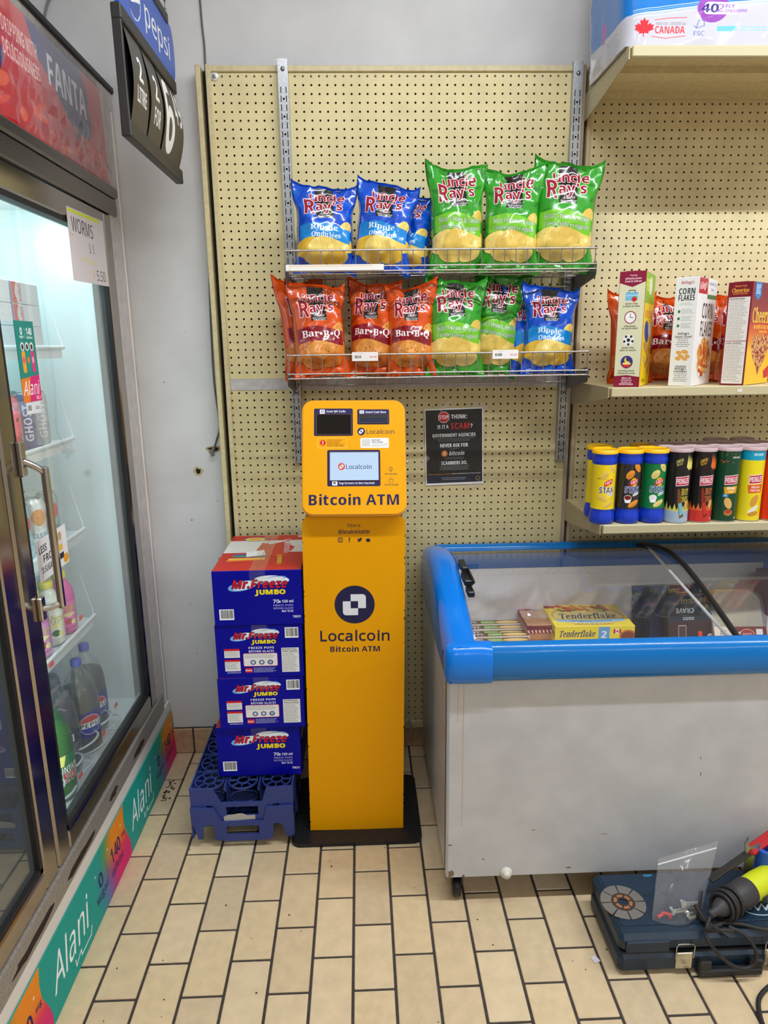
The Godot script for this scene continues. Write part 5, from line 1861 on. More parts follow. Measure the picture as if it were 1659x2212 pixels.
func place_bag(kind: int, var_i: int, x: float, y: float, z: float, yaw: float, lean: float, roll: float, label: String, group: String, w := 0.188, h := 0.300) -> void:
	var t := thing("chip_bag", label, "chip bag", Vector3(x, y, z), group)
	t.basis = Basis.from_euler(Vector3(lean, yaw, roll)) * Basis.from_scale(Vector3(w / 0.188, h / 0.300, 1.0))
	var m: Array = bag_meshes[var_i]
	var p := part(t, "pouch", m[0], bag_mats[kind])
	part(t, "seal", m[1], bag_mats[kind])
	part(t, "seal", m[2], bag_mats[kind])

func build_chip_bags() -> void:
	for k in 3:
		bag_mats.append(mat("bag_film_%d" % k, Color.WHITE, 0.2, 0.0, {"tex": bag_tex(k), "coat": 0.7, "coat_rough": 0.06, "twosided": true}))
	for k in 5:
		bag_meshes.append(bag_mesh(100 + k * 7, 0.188, 0.300, 0.085))
	var g := "chip bags in the upper basket"
	var fy := 1.789
	place_bag(0, 0, 0.338, fy, 0.172, 0.10, -0.10, -0.03, "leftmost blue ripple chip bag in the upper basket", g, 0.198, 0.252)
	place_bag(0, 2, 0.590, fy, 0.095, -0.40, -0.08, -0.09, "blue chip bag half hidden behind others in the upper basket", g, 0.17, 0.235)
	place_bag(0, 1, 0.508, fy, 0.178, -0.12, -0.12, -0.11, "blue ripple chip bag leaning right in the upper basket", g, 0.190, 0.255)
	place_bag(1, 3, 0.752, fy, 0.165, 0.04, -0.10, 0.0, "green chip bag nearest the blue bags, upper basket", g, 0.186, 0.305)
	place_bag(1, 4, 0.915, fy, 0.165, -0.05, -0.10, -0.05, "middle one of three green chip bags, upper basket", g, 0.190, 0.295)
	place_bag(1, 0, 1.078, fy, 0.160, -0.10, -0.09, -0.07, "rightmost green chip bag with raised corner, upper basket", g, 0.208, 0.318)
	g = "chip bags in the lower basket"
	fy = 1.473
	place_bag(2, 3, 0.272, fy, 0.090, 0.55, -0.06, 0.07, "orange chip bag behind the leftmost one in the lower basket", g, 0.175, 0.295)
	place_bag(2, 1, 0.322, fy, 0.185, 0.14, -0.10, 0.05, "leftmost front orange barbecue chip bag in the lower basket", g, 0.182, 0.278)
	place_bag(2, 2, 0.480, fy, 0.140, -0.22, -0.08, -0.02, "middle orange barbecue chip bag behind a price tag", g, 0.172, 0.288)
	place_bag(2, 4, 0.606, fy, 0.182, -0.05, -0.09, 0.0, "right orange barbecue chip bag beside the green bags", g, 0.162, 0.272)
	place_bag(1, 2, 0.868, fy, 0.105, -0.10, -0.03, -0.14, "rear green chip bag leaning right in the lower basket", g, 0.178, 0.318)
	place_bag(1, 0, 0.745, fy, 0.187, 0.0, -0.11, -0.02, "front green chip bag in the lower basket", g, 0.192, 0.290)
	place_bag(0, 3, 1.012, fy, 0.090, 0.40, -0.05, 0.08, "blue chip bag mostly hidden at the right of the lower basket", g, 0.165, 0.260)
	place_bag(0, 1, 1.048, fy, 0.175, -0.08, -0.10, -0.02, "front blue ripple chip bag at the right of the lower basket", g, 0.178, 0.262)
	g = "orange chip bags on the cereal shelf"
	fy = 1.437
	place_bag(2, 0, 1.330, fy, 0.160, 0.20, -0.05, 0.02, "orange chip bag at the left end behind the tall green cereal box", g, 0.170, 0.275)
	place_bag(2, 2, 1.475, fy, 0.085, -0.25, -0.03, -0.02, "orange chip bag between the first and second cereal boxes", g, 0.175, 0.275)
	place_bag(2, 1, 1.545, fy, 0.175, 0.1, -0.04, 0.02, "orange chip bag behind the white cereal box", g, 0.168, 0.268)
	place_bag(2, 4, 1.700, fy, 0.105, -0.1, -0.03, 0.0, "orange chip bag between white and maroon cereal boxes", g, 0.180, 0.275)
	place_bag(2, 3, 1.870, fy, 0.170, 0.1, -0.05, 0.0, "orange chip bag at the right end behind the maroon cereal box", g, 0.176, 0.275)

# ---------- goods on the gondola shelves ----------
func cereal(c: Canvas, k: int, r: RandomNumberGenerator) -> void:
	# side panel at 0,0 size 150x640; front at 160,0 size 380x640
	if k == 0:
		c.rect(0, 0, 150, 640, c8(224, 222, 186))
		c.poly(PackedVector2Array([Vector2(0, 0), Vector2(150, 0), Vector2(150, 56), Vector2(75, 84), Vector2(0, 60)]), c8(140, 18, 56))
		for q in [["Tasty", 22], ["Wholesome", 37], ["Snack Ideas", 52]]:
			c.text(q[0], 78, q[1], 17, Color.WHITE, "sansb", {"fith": 11})
		c.rr(38, 112, 72, 46, 5, c8(116, 190, 226))
		c.rect(38, 128, 72, 4, c8(200, 230, 240))
		c.path([Vector2(56, 112), Vector2(58, 102), Vector2(92, 102), Vector2(94, 112)], 4, c8(50, 60, 70))
		c.ell(90, 150, 15, 14, c8(206, 36, 40))
		c.ell(96, 138, 6, 3, c8(90, 170, 60), -0.4)
		c.text("lunch time", 76, 174, 14, c8(60, 56, 50), "sansb")
		c.text("à l'heure du dîner", 76, 188, 14, c8(60, 56, 50), "sansb", {"fit": 98})
		c.ell(74, 250, 35, 35, c8(150, 40, 60))
		c.ell(74, 250, 30, 30, c8(250, 246, 244))
		c.line(Vector2(74, 250), Vector2(74, 230), 3, c8(40, 40, 50))
		c.line(Vector2(74, 250), Vector2(90, 252), 3, c8(40, 40, 50))
		c.text("afternoon", 74, 298, 14, c8(60, 56, 50), "sansb")
		c.text("en après-midi", 74, 312, 14, c8(60, 56, 50), "sansb")
		c.ell(72, 376, 32, 31, c8(240, 240, 240))
		c.ell(72, 376, 10, 10, c8(36, 36, 40))
		for a in 5:
			c.ell(72 + cos(a * TAU / 5 + 0.3) * 25, 376 + sin(a * TAU / 5 + 0.3) * 24, 7, 7, c8(36, 36, 40))
		c.text("game time", 72, 420, 14, c8(60, 56, 50), "sansb")
		c.text("pour le match", 72, 434, 14, c8(60, 56, 50), "sansb")
		c.ell(70, 500, 36, 36, c8(52, 48, 128))
		c.ell(72, 488, 17, 17, c8(250, 216, 60))
		c.ell(79, 482, 14, 14, c8(52, 48, 128))
		c.poly(PackedVector2Array([Vector2(42, 508), Vector2(98, 508), Vector2(90, 530), Vector2(50, 530)]), c8(206, 50, 50))
		c.ell(70, 508, 26, 7, c8(246, 222, 130))
		c.text("evening snack", 70, 550, 14, c8(60, 56, 50), "sansb")
		c.text("collation de soirée", 70, 563, 14, c8(60, 56, 50), "sansb", {"fit": 104})
		c.poly(PackedVector2Array([Vector2(0, 580), Vector2(75, 560 + 14), Vector2(150, 584), Vector2(150, 640), Vector2(0, 640)]), c8(140, 18, 56))
		for q in [["Idées de", 590], ["collations", 602], ["saines et", 614], ["savoureuses", 626]]:
			c.text(q[0], 74, q[1], 14, Color.WHITE, "sansb", {"fith": 9})
		c.rect(160, 0, 380, 640, c8(250, 214, 20))
		c.rect(160, 0, 380, 170, c8(140, 190, 40))
		c.text("FREE", 250, 70, 90, c8(240, 240, 60), "sansb", {"fit": 120})
		c.ell(360, 70, 60, 50, c8(236, 246, 220))
		c.text("HONEYCOMB", 350, 230, 60, c8(220, 110, 20), "sansb", {"fit": 300})
		c.ell(310, 330, 90, 60, c8(40, 80, 170), 0.3)
		c.ell(430, 320, 60, 40, c8(240, 240, 250), 0.3)
		for i in 40:
			c.ell(r.randf_range(230, 520), r.randf_range(390, 560), 22, 18, [c8(214, 164, 84), c8(190, 132, 60), c8(230, 186, 110)][i % 3])
		c.text("ORIGINAL", 300, 610, 26, c8(80, 60, 20), "sansb")
	elif k == 1:
		c.rect(0, 0, 150, 640, c8(236, 236, 236))
		c.text("Kellogg's", 76, 30, 30, c8(176, 24, 44), "serifb", {"fit": 82, "fith": 22, "shear": 0.2})
		c.text("CORN", 76, 78, 60, c8(24, 24, 26), "sansb", {"fit": 106, "fith": 34})
		c.text("FLAKES", 76, 116, 60, c8(24, 24, 26), "sansb", {"fit": 106, "fith": 34})
		c.lines(34, 146, 84, 2, 9, 3, c8(176, 180, 176), r, true)
		for j in 3:
			c.ell(34, 196 + j * 42, 9, 9, c8(46, 120, 80))
			c.lines(52, 182 + j * 42, 82, 4, 8, 3, c8(150, 170, 160), r)
		for q in [["Kellogg's", 328], ["classic cereal", 344]]:
			c.text(q[0], 76, q[1], 18, c8(50, 50, 50), "sansb")
		c.lines(26, 356, 100, 5, 11, 4, c8(130, 130, 130), r, true)
		for q in [[54, 440, 20, 12], [94, 436, 24, 13], [70, 462, 22, 12], [112, 462, 18, 12], [50, 476, 20, 11], [96, 478, 20, 10]]:
			c.ell(q[0], q[1], q[2], q[3], [c8(226, 170, 90), c8(240, 196, 120)][int(q[0]) % 2], 0.2)
		for q in [["Céréales", 522], ["Kellogg's", 538], ["classiques", 554]]:
			c.text(q[0], 74, q[1], 18, c8(50, 50, 50), "sansb")
		c.lines(22, 566, 110, 5, 11, 4, c8(130, 130, 130), r, true)
		c.rect(160, 0, 380, 640, c8(246, 244, 244))
		c.rect(160, 0, 180, 92, c8(190, 20, 44))
		c.text("Kellogg's", 250, 48, 50, Color.WHITE, "serifb", {"fit": 140, "shear": 0.2, "rot": -0.12})
		c.text("SUGAR MTL 3g", 440, 30, 24, c8(90, 90, 160), "sansb", {"fit": 150})
		c.text("Sucre", 440, 60, 20, c8(90, 90, 160), "sansb")
		c.rect(340, 92, 200, 26, c8(60, 130, 70))
		c.text("CORN", 375, 190, 120, c8(30, 28, 30), "sansb", {"fit": 220, "fith": 92})
		c.text("FLAKES", 375, 298, 120, c8(30, 28, 30), "sansb", {"fit": 240, "fith": 92})
		c.ell(370, 480, 150, 136, c8(220, 220, 224))
		c.ell(370, 470, 136, 124, c8(244, 240, 236))
		for i in 150:
			var a := r.randf() * TAU
			var rr := sqrt(r.randf())
			c.ell(368 + cos(a) * 122 * rr, 470 + sin(a) * 108 * rr, 24, 14, [c8(224, 150, 60), c8(240, 184, 100), c8(206, 120, 50), c8(190, 70, 40)][i % 4 if i % 9 else 3], r.randf() * 3)
	else:
		c.rect(0, 0, 150, 640, c8(122, 16, 36))
		c.text("Honey Nut", 76, 24, 24, c8(250, 190, 50), "serifb", {"fit": 74, "fith": 15})
		c.text("Cheerios", 76, 48, 40, c8(252, 206, 60), "serifb", {"fit": 106, "fith": 26})
		c.text("au miel et aux noix", 76, 68, 14, c8(250, 190, 50), "serifb", {"fit": 90})
		c.rect(8, 90, 134, 270, c8(232, 228, 220))
		c.rect(8, 364, 134, 268, c8(232, 228, 220))
		c.text("Nutrition Facts", 14, 99, 13, c8(40, 30, 30), "sansb", {"align": -1})
		c.text("Valeur nutritive", 14, 374, 13, c8(40, 30, 30), "sansb", {"align": -1})
		c.lines(14, 108, 122, 26, 9.6, 3, c8(140, 132, 128), r)
		c.lines(14, 384, 122, 25, 9.6, 3, c8(140, 132, 128), r)
		c.vgrad(160, 0, 380, 640, c8(120, 14, 34), c8(236, 120, 20))
		c.rect(160, 420, 380, 220, c8(250, 196, 30))
		c.vgrad(160, 250, 380, 170, c8(200, 60, 24), c8(250, 190, 30))
		c.poly(PackedVector2Array([Vector2(200, 0), Vector2(290, 0), Vector2(290, 80), Vector2(245, 112), Vector2(200, 80)]), c8(30, 130, 206))
		c.lines(208, 16, 72, 5, 12, 5, Color.WHITE, r, true)
		c.rect(440, 70, 44, 30, c8(230, 60, 30))
		c.text("Cheerios", 360, 200, 130, c8(252, 214, 60), "serifb", {"fit": 330, "fith": 96})
		c.text("au miel et aux noix", 360, 270, 40, c8(252, 214, 60), "serifb", {"fit": 270})
		c.text("Honey Nut", 380, 305, 22, c8(252, 214, 60), "serifb")
		var heart := PackedVector2Array()
		for i in 40:
			var a := TAU * i / 40
			heart.append(Vector2(360 + 8.6 * 16 * pow(sin(a), 3), 430 - 9.4 * (13 * cos(a) - 5 * cos(2 * a) - 2 * cos(3 * a) - cos(4 * a))))
		c.poly(heart, c8(150, 20, 36))
		for i in 260:
			var p := Vector2(r.randf_range(225, 495), r.randf_range(320, 590))
			if Geometry2D.is_point_in_polygon(p, heart):
				c.ell(p.x, p.y, 9, 9, [c8(222, 172, 96), c8(206, 150, 76), c8(236, 190, 116)][i % 3])
				c.ell(p.x, p.y, 3, 3, c8(150, 96, 46))
		c.poly(PackedVector2Array([Vector2(450, 560), Vector2(540, 520), Vector2(540, 600), Vector2(470, 610)]), c8(206, 30, 40))

func build_shelf_goods() -> void:
	var r := RandomNumberGenerator.new()
	r.seed = 77
	# cereal boxes: corner nearest the camera, turn, side width, front width, height
	var boxes := [[1.268, 0.388, 60.0, 0.074, 0.192, 0.330, "tall cereal box with snack icons on its pale green side"], [1.424, 0.388, 49.0, 0.066, 0.193, 0.312, "white corn flakes cereal box between two others"], [1.585, 0.385, 41.0, 0.070, 0.193, 0.298, "maroon and yellow toasted oat cereal box at the right"]]
	for k in 3:
		var q: Array = boxes[k]
		var c := Canvas.new(544, 640, c8(220, 210, 190))
		cereal(c, k, r)
		var m := mat("cereal_%d" % k, Color.WHITE, 0.38, 0.0, {"tex": c.tex()})
		var t := thing("cereal_box", q[6], "cereal box", Vector3(q[0], 1.435, q[1]), "cereal boxes on the middle shelf")
		t.rotation.y = -deg_to_rad(90.0 - q[2])
		var side := Rect2(0, 0, 150 / 544.0, 1)
		var front := Rect2(160 / 544.0, 0, 380 / 544.0, 1)
		var s := S()
		# local: +z is the narrow side, +x the printed front; the near corner is the origin
		cb(s, Vector3(-q[3] / 2, q[5] / 2, -q[4] / 2), Vector3(q[3], q[5], q[4]), 0.001, Transform3D.IDENTITY, [side, side, front, front, Rect2(0.01, 0.02, 0.2, 0.04), Rect2(0.01, 0.9, 0.2, 0.05)])
		part(t, "carton", s, m)
		s = S()
		cb(s, Vector3(-q[3] / 2, q[5] + 0.0006, -q[4] / 2), Vector3(q[3] * 0.55, 0.0012, q[4] * 0.98))
		part(t, "top_flap", s, mat("cereal_flap_%d" % k, [c8(140, 30, 60), c8(210, 208, 206), c8(110, 20, 34)][k], 0.5))
	# stacking chip canisters
	for k in 5:
		var col: Color = [c8(248, 216, 24), c8(40, 38, 38), c8(14, 122, 62), c8(248, 216, 24), c8(14, 122, 62)][k]
		var pos: Array = [[1.1945, 0.345], [1.274, 0.345], [1.353, 0.345], [1.205, 0.262], [1.345, 0.262]][k]
		if k < 3:
			var c := Canvas.new(1024, 400, col)
			stax_print(c, 512, k)
			textures["stax_%d" % k] = c.tex()
		var tk: int = [0, 1, 2, 0, 2][k]
		var t := thing("chip_canister", ["yellow chip canister with blue ends, front row far left", "black chip canister with blue ends in the front row", "green chip canister with blue ends in the front row", "yellow chip canister half hidden behind the front left one", "yellow lidded canister hidden behind the green one"][k], "canister", Vector3(pos[0], 1.0125, pos[1]), "blue ended chip canisters")
		var H := 0.232
		var R := 0.0388
		var s := S()
		lathe(s, [Vector2(R - 0.0025, 0.048), Vector2(R - 0.0035, 0.12), Vector2(R - 0.0025, 0.188)], 40)
		part(t, "label", s, mat("stax_print_%d" % tk, Color.WHITE, 0.32, 0.0, {"tex": textures["stax_%d" % tk]}))
		s = S()
		lathe(s, [Vector2(0, 0), Vector2(R - 0.004, 0), Vector2(R, 0.006), Vector2(R, 0.022), Vector2(R - 0.002, 0.034), Vector2(R - 0.004, 0.042), Vector2(R - 0.003, 0.049)], 40)
		part(t, "base", s, mat("stax_blue", c8(22, 60, 190), 0.3))
		s = S()
		lathe(s, [Vector2(R - 0.003, 0.187), Vector2(R - 0.001, 0.191), Vector2(R - 0.001, 0.205), Vector2(R - 0.0035, 0.212), Vector2(R, 0.218), Vector2(R, 0.222)], 40)
		part(t, "collar", s, mat("stax_blue", Color.WHITE))
		s = S()
		lathe(s, [Vector2(R + 0.0012, 0.221), Vector2(R + 0.0012, H), Vector2(R - 0.003, H + 0.0015), Vector2(R - 0.004, H), Vector2(0, H)], 40)
		part(t, "lid", s, mat("stax_lid", c8(250, 190, 10), 0.4))
	# tall snack tubes
	var fronts := [[1.427, 0.352, 0, "black snack tube with pale yellow flames and a pale base"], [1.503, 0.350, 1, "black snack tube with red base and orange flames"], [1.582, 0.348, 2, "dark green snack tube with gold flavour band"], [1.660, 0.346, 3, "yellow snack tube with blue top band"], [1.738, 0.346, 4, "red snack tube at the right edge of the lower shelf"]]
	for q in fronts:
		var c := Canvas.new(900, 420, c8(30, 26, 26))
		tube_print(c, 450, q[2])
		snack_tube(q[0], q[1], mat("snack_print_%d" % q[2], Color.WHITE, 0.28, 0.05, {"tex": c.tex()}), q[3], "snack tubes in the front row")
	var dim := mat("snack_plain", c8(40, 30, 34), 0.35)
	var back := [[1.405, 0.262, "leftmost snack tube of the rear row, behind the green canister"], [1.484, 0.262, "second snack tube of the rear row, grey lid showing"], [1.562, 0.260, "third snack tube of the rear row, behind the red based one"], [1.642, 0.260, "fourth snack tube of the rear row, behind the dark green one"], [1.722, 0.260, "fifth snack tube of the rear row, at the right edge"], [1.628, 0.172, "snack tube standing last against the pegboard"], [1.720, 0.172, "snack tube against the pegboard at the right edge"]]
	for q in back:
		snack_tube(q[0], q[1], dim, q[2], "snack tubes in the rear rows")
	# bathroom tissue pack on the top shelf
	var t := thing("bathroom_tissue_pack", "large plastic wrapped bathroom tissue pack on the top shelf", "tissue pack", Vector3(1.172, 2.336, 0.0))
	var c := Canvas.new(1200, 560, c8(200, 198, 208))
	tissue_print(c, r)
	var W := 0.86
	var H := 0.40
	var s := S()
	s.set_smooth_group(1)
	var f := FastNoiseLite.new()
	f.seed = 4
	f.frequency = 4.0
	var n := 40
	var m := 16
	var P := func(i: int, j: int) -> Vector3:
		var u := float(i) / n * (W + 0.30)
		var y := 0.004 + float(j) / m * H
		var bulge := 0.010 * sin(float(j) / m * PI)
		var x := 0.0
		var z := 0.0
		if u < 0.30:
			x = -bulge
			z = 0.08 + u
		else:
			x = u - 0.30
			z = 0.38 + bulge - 0.006
		# round the vertical corner
		var cd := absf(u - 0.30)
		if cd < 0.03:
			x += (0.03 - cd) * 0.35
			z -= (0.03 - cd) * 0.35
		var nz := f.get_noise_3d(u * 3, y * 6, 2.0) * 0.006
		return Vector3(x + (nz if u < 0.30 else 0.0), y, z + (nz if u >= 0.30 else 0.0))
	for i in n:
		for j in m:
			quad(s, P.call(i, j), P.call(i + 1, j), P.call(i + 1, j + 1), P.call(i, j + 1), Rect2(float(i) / n, 1.0 - float(j + 1) / m, 1.0 / n, 1.0 / m))
	s.set_smooth_group(-1)
	quad(s, Vector3(0, 0.004, 0.08), Vector3(W, 0.004, 0.08), Vector3(W, 0.004, 0.37), Vector3(0, 0.004, 0.37), Rect2(0.5, 0.95, 0.01, 0.01))
	quad(s, Vector3(W, 0.004, 0.37), Vector3(W, 0.004, 0.08), Vector3(W, H, 0.08), Vector3(W, H, 0.37), Rect2(0.5, 0.95, 0.01, 0.01))
	quad(s, Vector3(W, 0.004, 0.08), Vector3(0, 0.004, 0.08), Vector3(0, H, 0.08), Vector3(W, H, 0.08), Rect2(0.5, 0.95, 0.01, 0.01))
	quad(s, Vector3(0, H, 0.37), Vector3(W, H, 0.37), Vector3(W, H, 0.08), Vector3(0, H, 0.08), Rect2(0.5, 0.1, 0.01, 0.01))
	part(t, "wrap", s, mat("tissue_print", Color.WHITE, 0.22, 0.0, {"tex": c.tex(), "coat": 0.5}))

func tissue_print(c: Canvas, r: RandomNumberGenerator) -> void:
	var side := 1200.0 * 0.30 / 1.16
	var k := 1200.0 / 1.16
	# u in pixels: front starts at side
	var wave := PackedVector2Array([Vector2(0, 0), Vector2(1200, 0), Vector2(1200, 330)])
	for i in 30:
		var x := 1200.0 - i * 41.0
		wave.append(Vector2(x, 436 + 26 * sin((x - side) / 170.0 + 2.2)))
	c.poly(wave, c8(20, 120, 206))
	for i in 5:
		var pts := []
		for j in 12:
			var x := side + 10 + j * 70.0
			pts.append(Vector2(x, 424 + i * 6 + 26 * sin((x - side) / 170.0 + 2.2)))
		c.path(pts, 2.0, c8(150, 200, 240) if i % 2 else c8(230, 240, 250))
	c.ell(side + 235, 438, 44, 46, c8(150, 70, 176))
	c.rr(side + 210, 420, 96, 38, 10, c8(238, 236, 246))
	c.text("40", side + 226, 439, 46, c8(60, 40, 130), "sansb", {"fith": 26})
	c.text("2", side + 256, 438, 46, c8(150, 90, 190), "sans", {"fith": 24})
	c.text("PLY", side + 282, 432, 16, c8(150, 90, 190), "sansb")
	c.text("ÉPAISSEURS", side + 300, 446, 14, c8(150, 90, 190), "sansb", {"fit": 60})
	# certified maple leaf and lettering
	var L := [[0, -30], [6, -20], [14, -24], [11, -8], [20, -14], [22, -8], [31, -8], [26, 0], [30, 6], [14, 14], [16, 20], [2, 18], [1, 30], [-1, 30], [-2, 18], [-16, 20], [-14, 14], [-30, 6], [-26, 0], [-31, -8], [-22, -8], [-20, -14], [-11, -8], [-14, -24], [-6, -20]]
	var leaf := PackedVector2Array()
	for q in L:
		leaf.append(Vector2(side + 46 + q[0] * 0.95, 500 + q[1] * 1.05))
	c.poly(leaf, c8(222, 40, 54))
	c.text("CANADA", side + 120, 508, 40, c8(226, 60, 72), "sansb", {"fit": 84, "fith": 24})
	c.text("MADE IN · CERTIFIÉ AU", side + 122, 486, 14, c8(150, 140, 150), "sansb", {"fit": 84})
	c.path([Vector2(side + 76, 476), Vector2(side + 110, 470), Vector2(side + 164, 468)], 2, c8(226, 60, 72))
	c.path([Vector2(side + 70, 530), Vector2(side + 110, 536), Vector2(side + 164, 528)], 2, c8(226, 60, 72))
	c.path([Vector2(side + 188, 494), Vector2(side + 194, 502), Vector2(side + 200, 476), Vector2(side + 214, 478), Vector2(side + 216, 494), Vector2(side + 196, 502)], 2, c8(90, 110, 170))
	c.text("FSC", side + 202, 520, 20, c8(90, 110, 170), "sans")
	c.rect(side + 252, 496, 54, 16, c8(110, 196, 230))
	c.lines(side + 318, 498, 120, 2, 9, 4, c8(150, 206, 230), r)
	c.text("BATHROOM TISSUE", side + 420, 300, 60, Color.WHITE, "sansb", {"fit": 400})
	# side print
	c.ell(130, 430, 22, 40, c8(170, 80, 180))
	c.lines(150, 480, 120, 8, 9, 3, c8(130, 140, 170), r)
	c.lines(30, 500, 90, 5, 10, 3, c8(130, 140, 170), r)

func stax_print(c: Canvas, cx: float, k: int) -> void:
	# 1024 px around = 0.23 m
	if k == 0:
		c.line(Vector2(cx - 140, 130), Vector2(cx - 100, 118), 5, c8(40, 30, 80))
		c.line(Vector2(cx + 130, 230), Vector2(cx + 40, 350), 4, c8(60, 50, 40))
	elif k == 1:
		for i in 6:
			c.line(Vector2(cx - 160 + i * 70, 0), Vector2(cx - 260 + i * 70, 400), 16, c8(60, 58, 58))
	var chip: Color = [c8(244, 204, 90), c8(240, 150, 40), c8(240, 214, 130)][k]
	for q in [[-40, 90, 62, 34, -0.4], [70, 30, 60, 30, 0.5], [-60, 300, 74, 26, 0.2], [30, 350, 80, 24, -0.3]]:
		if k > 0 and q[1] == 300:
			continue
		c.ell(cx + q[0], q[1] + 4, q[2], q[3], chip.darkened(0.25), q[4])
		c.ell(cx + q[0], q[1], q[2], q[3], chip, q[4])
		c.ell(cx + q[0] + 8, q[1] + 10, q[2] * 0.8, q[3] * 0.45, chip.darkened(0.08), q[4])
	if k > 0:
		c.ell(cx - 56, 300, 52, 26, Color.WHITE)
		c.poly(PackedVector2Array([Vector2(cx - 108, 300), Vector2(cx - 4, 300), Vector2(cx - 22, 345), Vector2(cx - 90, 345)]), Color.WHITE)
		c.ell(cx - 56, 298, 46, 20, c8(130, 24, 20) if k == 1 else c8(240, 240, 236))
	c.ell(cx + 20, 158, 50, 38, c8(250, 196, 20))
	c.poly(PackedVector2Array([Vector2(cx - 40, 150), Vector2(cx + 82, 122), Vector2(cx + 80, 166), Vector2(cx - 44, 196)]), c8(206, 24, 36))
	c.text("Lay's", cx + 20, 158, 50, Color.WHITE, "sansb", {"fit": 96, "fith": 42, "rot": -0.18})
	c.text("STAX", cx, 226, 70, c8(24, 40, 150), "sansb", {"fit": 214, "fith": 54, "out": 3.5, "outc": Color.WHITE})
	c.poly(PackedVector2Array([Vector2(cx + 10, 262), Vector2(cx + 110, 246), Vector2(cx + 108, 268), Vector2(cx + 12, 286)]), c8(240, 240, 236))
	c.text(["ORIGINAL", "BAR-B-Q", "SOUR CREAM & ONION"][k], cx + 60, 266, 18, c8(50, 50, 60), "sansb", {"fit": 84, "fith": 9, "rot": -0.17})

